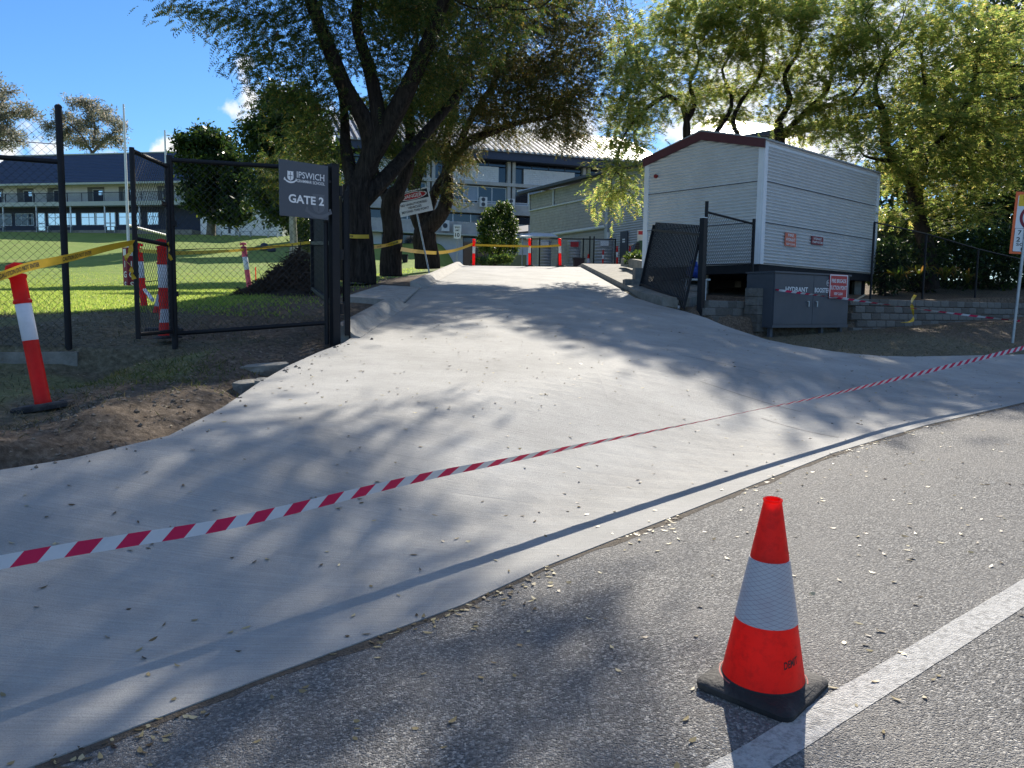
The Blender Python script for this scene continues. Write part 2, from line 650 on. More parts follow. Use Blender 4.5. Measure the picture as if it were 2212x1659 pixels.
def sheet(name, poly, zf, m, step, skirt=0., kind='structure', yx=None):
    poly = [Vector((a, b)) for a, b in poly]
    P = []
    for a, b in zip(poly, poly[1:] + poly[:1]):
        L = (b - a).length
        k = max(1, int(L / step))
        k = min(k, 60)
        for i in range(k): P.append(a + (b - a) * (i / k))
    nb = len(P)
    pa = np.array([(q.x, q.y) for q in P])
    lo, hi = pa.min(0), pa.max(0)
    lo = np.maximum(lo, (-15, -6)); hi = np.minimum(hi, (35, 45))
    gx, gy = np.meshgrid(np.arange(lo[0], hi[0], step), np.arange(lo[1], hi[1], step))
    gx, gy = gx.ravel(), gy.ravel()
    k = poly_in(gx, gy, pa) & (poly_dist(gx, gy, pa) > step * .5)
    P += [Vector((a, b)) for a, b in zip(gx[k], gy[k])]
    vs, es, fs, ov, oe, of = geometry.delaunay_2d_cdt(P, [], [list(range(nb))], 1, 1e-5)
    vx = np.array([v[0] for v in vs]); vy = np.array([v[1] for v in vs])
    z = zf(vx, vy)
    V = [(a, b, c) for a, b, c in zip(vx, vy, z)]
    F_ = [list(f) for f in fs]
    if skirt:
        cnt = {}
        for f in F_:
            for i in range(len(f)):
                e = (f[i], f[(i + 1) % len(f)])
                cnt[e] = cnt.get(e, 0) + 1
        low = {}
        for (a, b) in [e for e in cnt if (e[1], e[0]) not in cnt]:
            for q in (a, b):
                if q not in low:
                    low[q] = len(V); V.append((V[q][0], V[q][1], V[q][2] - skirt))
            F_.append([b, a, low[a], low[b]])
    mb = MB(); mb.add(V, F_)
    return mb.build(name, m, kind=kind)


DL = [(-2.15, 45), (-2.06, 31), (-1.93, 16.1), (-1.86, 13.0), (-1.995, 9.07), (-2.12, 8.4), (-2.22, 7.57), (-2.25, 6.8), (-2.235, 5.9), (-2.30, 5.1), (-2.64, 4.53), (-2.89, 4.28), (-5.2, 2.0), (-12.5, -5.2)]
DR = [(33, 30.5), (15, 18.7), (10.14, 15.23), (7.68, 13.5), (6.6, 12.75), (5.93, 12.4), (5.4, 12.28), (5.01, 12.36), (4.6, 12.5), (4.24, 12.85), (3.9, 14.3), (3.83, 15.3), (3.6, 16.1), (3.17, 16.96), (2.9, 18.3), (2.66, 31), (2.6, 45)]
gl_near = [tuple(q) for q in GL if q[0] < 29]
DRIVE = gl_near + [(33, 26)] + DR + DL
gl_all = [tuple(q) for q in GL]
sheet('driveway', DRIVE, drivez, MATS['broomed_concrete'], .22, skirt=.16)
ROAD = [(-9.5, -5.9)] + [tuple(q) for q in GL[1:]] + [(200, 60), (200, -120), (-160, -120), (-160, -150), (-100, -96)]
sheet('road', ROAD, lambda x, y: roadz(x, y), MATS['asphalt'], .6)


def road_hit(px, py):
    d = ray(px, py)
    # plane z = .0296x + .0268y
    t = -CAM_H / (d.z - .0296 * d.x - .0268 * d.y)
    p = Vector((0, 0, CAM_H)) + d * t
    return p


u0, u1 = road_hit(1742, 1530), road_hit(2212, 1250)
l0, l1 = road_hit(1742, 1613), road_hit(2212, 1312)
mb = MB()
N = 160
up_d, lo_d = (u1 - u0), (l1 - l0)
rr = random.Random(3)
V = []
for i in range(N + 1):
    t = -1.6 + 12 * i / N
    a = u0 + up_d * t + Vector((rr.uniform(-.0025, .0025), rr.uniform(-.0025, .0025), .002))
    b = l0 + lo_d * t if t < 1.2 else a + (l1 - u1)
    b = b + Vector((rr.uniform(-.0025, .0025), rr.uniform(-.0025, .0025), 0)); b.z = roadz(b.x, b.y) + .002
    a.z = roadz(a.x, a.y) + .002
    V += [a, b]
mb.add(V, [(2 * i, 2 * i + 1, 2 * i + 3, 2 * i + 2) for i in range(N)])
mb.build('road_marking', MATS['road_paint'], kind='structure')

# grit and soil caught along the edge where the concrete meets the asphalt
mb = MB()
for a, b in zip(GL[1:9], GL[2:10]):
    a, b = Vector(a), Vector(b)
    d = (b - a).normalized(); nl = Vector((d.y, -d.x))
    n_ = max(2, int((b - a).length / .05))
    V = []
    for i in range(n_ + 1):
        q = a + (b - a) * (i / n_)
        w = .012 + .05 * float(vnoise(np.array([q.x * 5]), np.array([q.y * 5]), 91)[0]) + rr.uniform(0, .012)
        o_ = q - nl * .01; e_ = q + nl * w
        V += [(o_.x, o_.y, roadz(o_.x, o_.y) + .0035), (e_.x, e_.y, roadz(e_.x, e_.y) + .0015)]
    mb.add(V, [(2 * i, 2 * i + 1, 2 * i + 3, 2 * i + 2) for i in range(n_)])
mb.build('gutter_grit', mat('grit', (.10, .082, .062), .95, var=.45, scale=40, bump=.8, bscale=120), kind='stuff')

# tooled joints in the driveway
for a, b in [((2.179, 10.091), (3.132, 9.479)), ((2.108, 8.563), (3.061, 8.054)), ((2.5, 7.62), (3.051, 7.069))]:
    mb = MB()
    a, b = Vector(a), Vector(b)
    r_ = (b - a).normalized(); s_ = Vector((-r_.y, r_.x)) * .0045
    V = []
    for i in range(21):
        q = a + (b - a) * (i / 20)
        for sg in (-1, 1):
            w = q + s_ * sg
            V.append((w.x, w.y, float(drivez(w.x, w.y)) + .004))
    mb.add(V, [(2 * i, 2 * i + 1, 2 * i + 3, 2 * i + 2) for i in range(20)])
    mb.build('control_joint', MATS['joint_filler'], kind='structure')

# footpath beside the top of the drive
FP = [(2.98, 18.3), (2.73, 31), (2.7, 36), (7.2, 36), (6.6, 30), (5.6, 24), (5.0, 20.2), (4.2, 17.6), (3.78, 16.6), (3.28, 17.0)]


def fpz(x, y):
    return drivez(np.minimum(x, 2.9), np.maximum(y, 16.9)) + .14


sheet('footpath', FP, fpz, MATS['old_concrete'], .5, skirt=.3)

# terrain
xs = np.unique(np.round(np.concatenate([-np.geomspace(9, 400, 40), np.arange(-9, -1.6, .07), np.arange(-1.6, 4, .45), np.arange(4, 16, .16), np.geomspace(16, 400, 30)]), 3))
ys = np.unique(np.round(np.concatenate([-np.geomspace(1, 60, 14) + 2.5, np.arange(2.5, 12.6, .07), np.arange(12.6, 34, .2), np.geomspace(34, 600, 46)]), 3))
X, Y = np.meshgrid(xs, ys)
Z = terr_base(X, Y)
dP = np.array(DRIVE)
inside = poly_in(X, Y, dP)
dd = poly_dist(X, Y, dP)
roadside = sdist(X, Y) < 0
left = (X < 0) & ~inside & ~roadside
near = left & (Y < 16)
amp = np.clip((16 - Y) / 6, .15, 1)
Z += np.where(near, (fbm(X, Y, 1.1, 4, 3) * .16 + fbm(X, Y, .25, 3, 9) * .05) * amp, fbm(X, Y, 4, 3, 5) * .12)
# earth spoil along the new edge, open trench behind the slab edge further up
ridge = np.exp(-((dd - .75) / .42) ** 2) * sm((Y - 3.6) / .8) * sm((7.0 - Y) / 1.2)
Z += np.where(near, ridge * (.05 + .13 * vnoise(X * 2.1, Y * 2.1, 2)) + ridge * (fbm(X, Y, .32, 4, 14) * .16), 0)
Z += np.where(near, np.exp(-(((X + 3.05) / .45) ** 2 + ((Y - 7.9) / .5) ** 2)) * .14, 0)
tr = np.exp(-(dd / .22) ** 2) * (.05 + .05 * vnoise(X * 3, Y * 3, 8)) + np.exp(-(dd / .55) ** 2) * .16 * sm((Y - 6.2) / .8) * sm((15.9 - Y) / .8)
Z -= np.where(near, tr, 0)
lip = sm((dd - .22) / .1) * .10 * sm((4.9 - Y) / .5) * sm((X + 9) / 3)
Z += np.where(near, lip, 0)
# right verge: low earth bank in front of the block wall, garden behind it
right = (X > 3) & ~inside & ~roadside
WA, WD = Vector((8.15, 18.45)), Vector((.85, .53)).normalized()
wn_ = Vector((-WD.y, WD.x))
sw = (X - WA.x) * wn_.x + (Y - WA.y) * wn_.y          # behind the right wall > 0
tw = (X - WA.x) * WD.x + (Y - WA.y) * WD.y
front = right & (sw <= .12) & (Y < 40)
Z += np.where(front & (tw > -6), sm(dd / 2.2) * .16 * sm((tw + 3) / 3) + fbm(X, Y, .9, 4, 21) * .08, 0)
Z = np.where(front, np.minimum(Z, 1.02 + .045 * np.clip(tw, -10, 20) + .2 * np.clip(sw + 1, 0, 1) * 0), Z)
lowb = ((X - 4.08) * -.67 + (Y - 16.06) * .74) > .16
back = right & np.where(tw > -2.6, sw > .12, lowb)
Z = np.where(right & ~back & (tw <= -2.6) & (Y < 17.5), np.minimum(Z, A(X, Y) - .05), Z)
Z = np.where(back, np.maximum(np.minimum(Z, 2.6), 1.60 + .03 * np.clip(tw, 0, 30) + .06 * np.clip(sw - .5, 0, 18) + np.where(tw > -2.6, .1, -.1)) + fbm(X, Y, 1.4, 3, 31) * .15, Z)
fpi = poly_in(X, Y, np.array(FP))
Z = np.where(fpi, fpz(X, Y) - .25, Z)
hid = inside & (dd > .04)
Z = np.where(hid, drivez(X, Y) - .34, Z)
Z = np.where(roadside, roadz(X, Y) - .3, Z)
TZ = Z


def terrz(x, y):
    """height of the finished terrain (bilinear)"""
    x = np.asarray(x, float); y = np.asarray(y, float)
    i = np.clip(np.searchsorted(xs, x) - 1, 0, len(xs) - 2); j = np.clip(np.searchsorted(ys, y) - 1, 0, len(ys) - 2)
    fx = (x - xs[i]) / (xs[i + 1] - xs[i]); fy = (y - ys[j]) / (ys[j + 1] - ys[j])
    return (TZ[j, i] * (1 - fx) + TZ[j, i + 1] * fx) * (1 - fy) + (TZ[j + 1, i] * (1 - fx) + TZ[j + 1, i + 1] * fx) * fy


def tz(x, y):
    return float(terrz(np.array([x]), np.array([y]))[0])


nx, ny = len(xs), len(ys)
idx = np.arange(nx * ny).reshape(ny, nx)
Fq = np.stack([idx[:-1, :-1], idx[:-1, 1:], idx[1:, 1:], idx[1:, :-1]], -1).reshape(-1, 4)
ground = np_mesh('ground', np.stack([X, Y, Z], -1).reshape(-1, 3), Fq, MATS['soil'], kind='structure', smooth=True)
lawn = sm((Y - 11.4 + fbm(X, Y, 2.5, 3, 41) * 4) / 2.6) * (X < -1.5) * np.where((X > -5.5) & (Y < 40), sm((-X - 3.4 + fbm(X, Y, 2, 3, 44) * 3) / 1.4 + sm((Y - 21) / 4)), 1)
patch = sm((vnoise(X * .9 + 3, Y * .9, 50) - .7) / .2) * .3 * near * (dd > .9)
patch = np.maximum(patch, np.exp(-(((X + 3.3) / .5) ** 2 + ((Y - 7.2) / .35) ** 2)) * near * .4)
lawn = np.clip(np.maximum(lawn, patch), 0, 1)
bare = np.where(near, np.clip(sm((1.45 + fbm(X, Y, .8, 4, 61) * 2.2 - dd) / .5), 0, 1), 0)
bare = np.maximum(bare, np.where(left & (Y >= 9.3) & (Y < 24) & (X > -4.6), sm((.62 + fbm(X, Y, 1.2, 3, 71) * 1.2) / .5), 0))
bare = np.maximum(bare, np.where(right, np.where(sw > 0, 1, sm((tw + 1.5) / 2) * sm((dd - .5 + fbm(X, Y, 1, 3, 81)) / .7)), 0))
bare = np.where(Y > 42, .3, bare)
zc = np.stack([np.clip(lawn * (1 - bare * (Y < 24)), 0, 1), np.clip(bare, 0, 1), np.zeros_like(lawn), np.ones_like(lawn)], -1).reshape(-1, 4).astype(np.float32)
ca = ground.data.color_attributes.new('zone', 'FLOAT_COLOR', 'POINT')
ca.data.foreach_set('color', zc.ravel())


def kerb(name, pts, prof, m, label=None):
    """profile (across, up) swept along ground points; across is to the left of travel"""
    mb = MB()
    k = len(prof)
    V = []
    for i, (x, y) in enumerate(pts):
        a = Vector(pts[max(i - 1, 0)]); b = Vector(pts[min(i + 1, len(pts) - 1)])
        d = (b - a).normalized(); nl = Vector((-d.y, d.x))
        z = float(drivez(x, y))
        for (u, w) in prof:
            V.append((x + nl.x * u, y + nl.y * u, z + w))
    Fc = [(i * k + j, (i + 1) * k + j, (i + 1) * k + (j + 1) % k, i * k + (j + 1) % k) for i in range(len(pts) - 1) for j in range(k)]
    Fc += [tuple(range(k)), tuple(reversed(range((len(pts) - 1) * k, len(pts) * k)))]
    mb.add(V, Fc)
    o = mb.build(name, m, smooth=True, kind='structure')
    return o


def lin(a, b, n):
    return [(a[0] + (b[0] - a[0]) * i / n, a[1] + (b[1] - a[1]) * i / n) for i in range(n + 1)]


KP = [(-.10, -.1), (-.10, .004), (-.02, .03), (.07, .115), (.11, .145), (.22, .145), (.22, -.1)]
kerb('kerb', lin((-1.98, 9.5), (-1.86, 13.1), 20), KP, MATS['kerb_concrete'])
kerb('kerb', lin((-1.93, 16.15), (-2.05, 31.2), 40), KP, MATS['kerb_concrete'])
# side path stub between the two kerbs
sheet('path_slab', [(-1.9, 13.15), (-1.93, 16.1), (-2.72, 16.0), (-2.95, 13.55), (-2.2, 13.5)], lambda x, y: drivez(x, y) + .03, MATS['kerb_concrete'], .4, skirt=.24)

# ------------------------------------------------------------------ shared materials


def thin_plastic(name, k=.58):
    """moulded shell thin enough for daylight to glow through"""
    m = MATS[name]
    n, l = m.node_tree.nodes, m.node_tree.links
    p = n['Principled BSDF']
    tr = n.new('ShaderNodeBsdfTranslucent')
    src = p.inputs['Base Color'].links[0].from_socket
    l.new(src, tr.inputs['Color'])
    mx = n.new('ShaderNodeMixShader'); mx.inputs[0].default_value = k
    l.new(p.outputs[0], mx.inputs[1]); l.new(tr.outputs[0], mx.inputs[2])
    l.new(mx.outputs[0], n['Material Output'].inputs['Surface'])


mat('black_steel', (.009, .010, .013), .55, var=.25, scale=4, spec=.25, dirt=(.035, .03, .027), dscale=6, damt=.2)
mat('black_wire', (.012, .013, .016), .5)
mat('galvanised', (.38, .40, .41), .45, metal=.6, var=.15, scale=10)
mat('white_metal', (.72, .74, .74), .45, var=.06)
mat('white_trim', (.62, .64, .64), .5, var=.06, scale=3)
mat('glass_dark', (.012, .018, .028), .06, spec=.8, var=.3, scale=.6)
mat('glass_sky', (.72, .72, .70), .04, metal=.85, spec=.8, var=.06, scale=.4)
mat('white_letter', (.75, .76, .76), .5, var=.03)
mat('black_letter', (.01, .01, .012), .5, var=.03)
mat('hiviz_orange', (.88, .032, .026), .42, var=.06, scale=9, spec=.4, dirt=(.45, .03, .02), dscale=10, damt=.25)
thin_plastic('hiviz_orange')
mat('hiviz_band', (.70, .71, .74), .35, var=.05, scale=12, dirt=(.4, .38, .38), dscale=7, damt=.35)
mat('rubber', (.018, .018, .02), .75, var=.35, scale=9, bump=.3, bscale=70, dirt=(.09, .085, .075), dscale=5, damt=.7)

# ------------------------------------------------------------------ distant two-storey boarding house (left)
mat('blue_roof_tile', (.028, .046, .095), .55, var=.12, scale=5)
mat('cream_render', (.80, .79, .77), .85, var=.06, scale=1.2, dirt=(.5, .48, .45), dscale=.8, damt=.3)
mat('slate_paint', (.055, .065, .08), .8, var=.1, scale=2)
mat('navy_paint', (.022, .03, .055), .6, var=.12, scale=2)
mat('grey_recess', (.17, .175, .175), .8, var=.08)
mat('pale_slab', (.44, .47, .41), .8, var=.08)

LBo = at(0, 497, 92.5)
LBe = at(420, 505, 88)
lb_d = Vector((LBe.x - LBo.x, LBe.y - LBo.y, 0)).normalized()
lb_n = Vector((lb_d.y, -lb_d.x, 0))                 # towards the oval
lb = thing('school_building', 'two storey cream building with dark blue tiled roof across the oval', 'building', LBo, math.atan2(lb_d.y, lb_d.x))


def LBu(px):
    p = on_plane(px, 450, LBo, lb_n)
    return (p - LBo).dot(lb_d)


def LBz(py, px=200):
    return on_plane(px, py + .0125 * (px - 200), LBo, lb_n).z


def lbp(u, v, z):
    q = LBo + lb_d * u - lb_n * v
    return Vector((q.x, q.y, z))


def lbbox(mb, u0, u1, v0, v1, z0, z1, mi=0):
    mb.hexa([lbp(u0, v0, z0), lbp(u1, v0, z0), lbp(u1, v1, z0), lbp(u0, v1, z0), lbp(u0, v0, z1), lbp(u1, v0, z1), lbp(u1, v1, z1), lbp(u0, v1, z1)], mi)


uL, uR = LBu(-60), LBu(419)
zg, zb0, zb1, ze, zr = LBz(498), LBz(442), LBz(436), LBz(396), LBz(331)
mb = MB()
lbbox(mb, uL, uR, 1.75, 9, zb1, ze + .2)
mb.build('upper_wall', MATS['cream_render'], lb)
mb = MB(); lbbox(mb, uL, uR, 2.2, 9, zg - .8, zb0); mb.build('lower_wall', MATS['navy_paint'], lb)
mb = MB(); lbbox(mb, uL, uR, .0, 2.2, zb0, zb1); lbbox(mb, uL, uR, -.06, 0, zb0 - .12, zb1 + .05); mb.build('balcony_slab', MATS['pale_slab'], lb)
mb = MB(); lbbox(mb, uL, uR, -.5, 2.2, zg - .9, zg); mb.build('veranda_floor', MATS['old_concrete'], lb)
# roof of stepped tile courses
zr = CAM_H + (zr - CAM_H) * (LBo.y + 5.8) / LBo.y
mb = MB()
NT = 19
z0r, z1r = ze - .05, zr
for i in range(NT):
    a, b = i / NT, (i + 1) / NT
    va, vb = -.35 + a * 6.2, -.35 + b * 6.2
    za, zb_ = z0r + a * (z1r - z0r), z0r + b * (z1r - z0r)
    mb.hexa([lbp(uL, va, za), lbp(uR + .3, va, za), lbp(uR + .3, vb, zb_), lbp(uL, vb, zb_), lbp(uL, va, za + .09), lbp(uR + .3, va, za + .09), lbp(uR + .3, vb + .03, zb_ + .03), lbp(uL, vb + .03, zb_ + .03)])
rf = mb.build('roof', MATS['blue_roof_tile'], lb)
mb = MB(); lbbox(mb, uL, uR + .3, 5.72, 6.0, zr, zr + .14); mb.build('ridge_cap', MATS['pale_slab'], rf)
mb = MB(); lbbox(mb, uL, uR + .3, 5.9, 12, zr - 2.5, zr - .05); mb.build('rear_roof', MATS['blue_roof_tile'], rf)
mb = MB(); lbbox(mb, uL, uR + .3, -.42, -.36, z0r - .12, z0r + .1); mb.build('gutter', MATS['pale_slab'], lb)
# doors in recesses upstairs
dz1 = LBz(398.5) - .02
for (a, b, rc) in [(29, 47, 13), (95, 114, 80), (181, 202, 167.5), (249, 271, 236), (334, 355, 321), (-40, -20, -54), (402, 416, 388)]:
    mb = MB(); lbbox(mb, LBu(rc), LBu(b) + .12, 1.72, 1.76, zb1, dz1); f = mb.build('door_recess', MATS['grey_recess'], lb)
    mb = MB(); lbbox(mb, LBu(a), LBu(b), 1.66, 1.70, zb1 + .02, dz1 - .35); d = mb.build('door', MATS['navy_paint'], lb)
    mb = MB(); lbbox(mb, LBu(a + .58 * (b - a)), LBu(b) - .05, 1.64, 1.657, zb1 + 1.0, dz1 - .45); mb.build('pane', MATS['glass_sky'], d)
    mb = MB()
    lbbox(mb, LBu(a) - .08, LBu(a), 1.66, 1.70, zb1, dz1 - .27); lbbox(mb, LBu(b), LBu(b) + .08, 1.66, 1.70, zb1, dz1 - .27); lbbox(mb, LBu(a), LBu(b), 1.66, 1.70, dz1 - .34, dz1 - .27)
    mb.build('frame', MATS['white_trim'], d)
# balustrade
rl = zb1 + 1.02
mb = MB(); lbbox(mb, uL, uR, .06, .13, rl, rl + .07); bal = mb.build('balustrade', MATS['navy_paint'], lb)
mb = MB()
u = uL
while u < uR:
    lbbox(mb, u, u + .02, .08, .11, zb1, rl); u += .14
mb.build('baluster', MATS['navy_paint'], bal, kind='stuff')
mb = MB()
for px in (-10, 12, 74, 101, 145, 176, 220, 262, 305, 350, 400):
    mb = MB(); lbbox(mb, LBu(px) - .03, LBu(px) + .03, .06, .13, zb1, rl); mb.build('baluster_post', MATS['navy_paint'], bal)
# ground-floor posts, windows and doors
for px in (4, 76, 150, 224, 299, 365):
    mb = MB(); lbbox(mb, LBu(px) - .06, LBu(px) + .06, .1, .22, zg, zb0); mb.build('post', MATS['white_trim'], lb)
wz0, wz1 = LBz(481.5), LBz(455)
for (a, b, n_, gm) in [(-50, -8, 3, 'glass_dark'), (1, 41, 3, 'glass_dark'), (73, 134, 4, 'glass_sky'), (146, 196, 3, 'glass_sky'), (229, 277, 3, 'glass_sky'), (292, 316, 2, 'glass_sky')]:
    mb = MB()
    ua, ub = LBu(a), LBu(b)
    w = .05
    for k in range(n_ + 1):
        uu = ua + (ub - ua) * k / n_
        lbbox(mb, uu - w / 2, uu + w / 2, 2.12, 2.198, wz0, wz1)
    zm = wz0 + .64 * (wz1 - wz0)
    for zz in (wz0, zm, wz1):
        for k in range(n_):
            q0 = ua + (ub - ua) * k / n_ + w / 2; q1 = ua + (ub - ua) * (k + 1) / n_ - w / 2
            lbbox(mb, q0, q1, 2.12, 2.198, zz - .03, zz + .03)
    wf = mb.build('window', MATS['white_trim'], lb)
    for k in range(n_):
        q0 = ua + (ub - ua) * k / n_ + w / 2; q1 = ua + (ub - ua) * (k + 1) / n_ - w / 2
        mb = MB(); lbbox(mb, q0, q1, 2.15, 2.165, wz0 + .03, zm - .03); lbbox(mb, q0, q1, 2.15, 2.165, zm + .03, wz1 - .03)
        mb.build('pane', MATS[gm], wf)
for (a, b) in [(49, 66), (198, 221)]:
    mb = MB()
    ua, ub = LBu(a), LBu(b)
    for q in ([ua, (ua + ub) / 2, ub] if b - a > 20 else [ua, ub]):
        lbbox(mb, q - .06, q + .06, 2.1, 2.198, zg, wz1)
    lbbox(mb, ua, ub, 2.12, 2.19, wz1, wz1 + .08); lbbox(mb, ua, ub, 2.12, 2.19, zg + 1.02, zg + 1.14)
    dr = mb.build('glass_door', MATS['white_trim'], lb)
    mb = MB(); lbbox(mb, ua + .06, ub - .06, 2.15, 2.165, zg + .05, zg + 1.02); lbbox(mb, ua + .06, ub - .06, 2.15, 2.165, zg + 1.14, wz1)
    mb.build('pane', MATS['glass_sky'], dr)
mb = MB(); lbbox(mb, LBu(333), LBu(341), 2.17, 2.19, zg, LBz(470)); mb.build('doorway', MATS['black_letter'], lb)
# lower cream wing on the right
wing = thing('school_wing', 'low cream annexe with pillars behind the dark round tree', 'building', lbp(LBu(421), 0, zg), math.atan2(lb_d.y, lb_d.x))
zw = LBz(425)
mb = MB(); lbbox(mb, LBu(421), LBu(600), 1.0, 8, zg - 1.2, zw); mb.build('wall', MATS['cream_render'], wing)
mb = MB(); lbbox(mb, LBu(420), LBu(605), .2, 8.4, zw, zw + .5); mb.build('roof', MATS['blue_roof_tile'], wing)
for px in (436, 448, 492):
    mb = MB(); lbbox(mb, LBu(px), LBu(px) + .5, .5, .99, zg - 1, zw); mb.build('pillar', MATS['cream_render'], wing)
mb = MB(); lbbox(mb, LBu(482), LBu(492) - .05, .95, .99, zg - .3, LBz(463)); mb.build('doorway', MATS['slate_paint'], wing)
mb = MB()
for k in range(6): lbbox(mb, LBu(509), LBu(522), .93, .99, LBz(479) + k * .22, LBz(479) + k * .22 + .12)
mb.build('vent', MATS['slate_paint'], wing)
# benches
bn = None
for i, (a, b) in enumerate([(1, 22), (88, 119), (146, 167), (236, 262), (466, 489), (522, 553), (584, 610), (640, 662)]):
    w = LBu(b) - LBu(a)
    base = lbp((LBu(a) + LBu(b)) / 2, -.9, zg - (.1 if i < 4 else .75))
    lab = ['aluminium bench at far left below the veranda post', 'aluminium bench under the long reflecting window', 'aluminium bench left of the white glass double door',
           'aluminium bench right of the white glass double door', 'aluminium bench left of the annexe doorway behind tree trunk', 'longer aluminium bench on the bank below the annexe vent',
           'aluminium bench on the bank just left of the gate sign post', 'aluminium bench on the bank beside the silver tree trunk'][i]
    t = thing('bench', lab, 'bench', base, math.atan2(lb_d.y, lb_d.x), 'benches along the building and bank')
    c = base
    mb = MB(); mb.box(c + Vector((0, 0, .45)), w, .32, .05, (lb_d, -lb_n, Vector((0, 0, 1)))); mb.build('seat', MATS['galvanised'], t)
    for sg in (-.38, .38):
        mb = MB(); mb.box(c + lb_d * (sg * w) + Vector((0, 0, .1)), .07, .28, .64, (lb_d, -lb_n, Vector((0, 0, 1)))); mb.build('leg', MATS['galvanised'], t)

# ------------------------------------------------------------------ three-storey classroom block at the top of the drive
mat('ribbed_roof', (.50, .49, .46), .4, metal=.2, var=.08, scale=3)
mat('roof_deck', (.075, .07, .065), .6, var=.15, scale=2)  # deck colour darkened to stand for shade between the ribs
mat('navy_fascia', (.03, .04, .07), .55, var=.1, scale=3)
mat('white_block', (.62, .62, .60), .85, var=.07, scale=12, dirt=(.36, .35, .33), dscale=1.5, damt=.35)
mat('grey_slab', (.40, .395, .37), .85, var=.1, scale=2, dirt=(.13, .13, .12), dscale=1.5, damt=.4)
mat('louvre_blue', (.25, .29, .34), .3, var=.08)
mat('ac_casing', (.62, .62, .60), .5, var=.05)
mat('mortar', (.20, .195, .18), .95, var=.08)
MO = at(930, 480, 80)
md = Vector((.945, .326, 0)).normalized()
mn = Vector((md.y, -md.x, 0))
mbld = thing('classroom_block', 'three storey grey classroom block with ribbed pale roof at the top of the drive', 'building', (MO.x, MO.y, 3.1), math.atan2(md.y, md.x))


def Mu(px): return (on_plane(px, 450, MO, mn) - MO).dot(md)
def Mz(py, px=950): return on_plane(px, py, MO, mn).z


def mp_(u, v, z):
    q = MO + md * u - mn * v
    return Vector((q.x, q.y, z))


def mbox(mb, u0, u1, v0, v1, z0, z1, mi=0):
    mb.hexa([mp_(u0, v0, z0), mp_(u1, v0, z0), mp_(u1, v1, z0), mp_(u0, v1, z0), mp_(u0, v0, z1), mp_(u1, v0, z1), mp_(u1, v1, z1), mp_(u0, v1, z1)], mi)


bay = Mu(1105) - Mu(932)
cols = [-bay * .98, 0, bay, 2 * bay, 3 * bay]
u0m, u1m = cols[0], cols[-1]
zs1, zs2, zpar0, zpar1, zclr, zfas0, zfas1 = Mz(449), Mz(386), Mz(384), Mz(352), Mz(338), Mz(339), Mz(322)
zc0 = Mz(505)
zgd = 3.0
mb = MB(); mbox(mb, u0m, u1m, .9, 12, zgd - .5, zfas0); mb.build('inner_wall', MATS['slate_paint'], mbld)
for z in (zs1, zs2):
    mb = MB(); mbox(mb, u0m, u1m, -.25, .9, z - .35, z); mb.build('floor_slab', MATS['grey_slab'], mbld)
mb = MB(); mbox(mb, u0m, u1m, -.9, .9, zc0 - .14, zc0); mb.build('canopy', MATS['pale_slab'], mbld)
for u in cols:
    for du in (-.42, .12):
        mb = MB(); mbox(mb, u + du, u + du + .34, -.12, .6, zgd - .5, zfas0); mb.build('column', MATS['grey_slab'], mbld)
mb = MB(); mbox(mb, u0m - 1, u1m + 1, -1.1, -.95, zfas0, zfas1); mbox(mb, u0m - 1, u1m + 1, -.95, 1.5, zfas0, zfas0 + .15); mb.build('fascia', MATS['navy_fascia'], mbld)
# ribbed roof pitched back from the eave
zrid = zfas1 + 4.9
mb = MB()
mb.hexa([mp_(u0m - 1, -1.25, zfas1 - .05), mp_(u1m + 1, -1.25, zfas1 - .05), mp_(u1m + 1, 9.5, zrid - .1), mp_(u0m - 1, 9.5, zrid - .1), mp_(u0m - 1, -1.25, zfas1 + .02), mp_(u1m + 1, -1.25, zfas1 + .02), mp_(u1m + 1, 9.5, zrid), mp_(u0m - 1, 9.5, zrid)])
rdk = mb.build('roof', MATS['roof_deck'], mbld)
mb = MB()
u = u0m - .9
while u < u1m + 1:
    mb.hexa([mp_(u, -1.27, zfas1 + .02), mp_(u + .24, -1.27, zfas1 + .02), mp_(u + .24, 9.5, zrid), mp_(u, 9.5, zrid), mp_(u + .03, -1.27, zfas1 + .22), mp_(u + .21, -1.27, zfas1 + .22), mp_(u + .21, 9.5, zrid + .18), mp_(u + .03, 9.5, zrid + .18)])
    u += .62
mb.build('rib', MATS['ribbed_roof'], rdk, kind='stuff')


def blockwork(mb, fp, u0, u1, z0, z1, bw=.4, bh=.2, j=.012, th=.06):
    """running-bond blocks, fp(u, v, z) maps to the wall, proud of v=0 towards -v"""
    r = 0
    z = z0
    while z < z1 - .01:
        zt = min(z + bh - j, z1)
        u = u0 - (bw / 2 if r % 2 else 0)
        while u < u1:
            a, b = max(u, u0), min(u + bw - j, u1)
            if b - a > .03:
                e = rnd.uniform(-.003, .003)
                P = [fp(a, -th + e, z), fp(b, -th + e, z), fp(b, 0, z), fp(a, 0, z), fp(a, -th + e, zt), fp(b, -th + e, zt), fp(b, 0, zt), fp(a, 0, zt)]
                mb.hexa(P)
            u += bw
        z += bh; r += 1


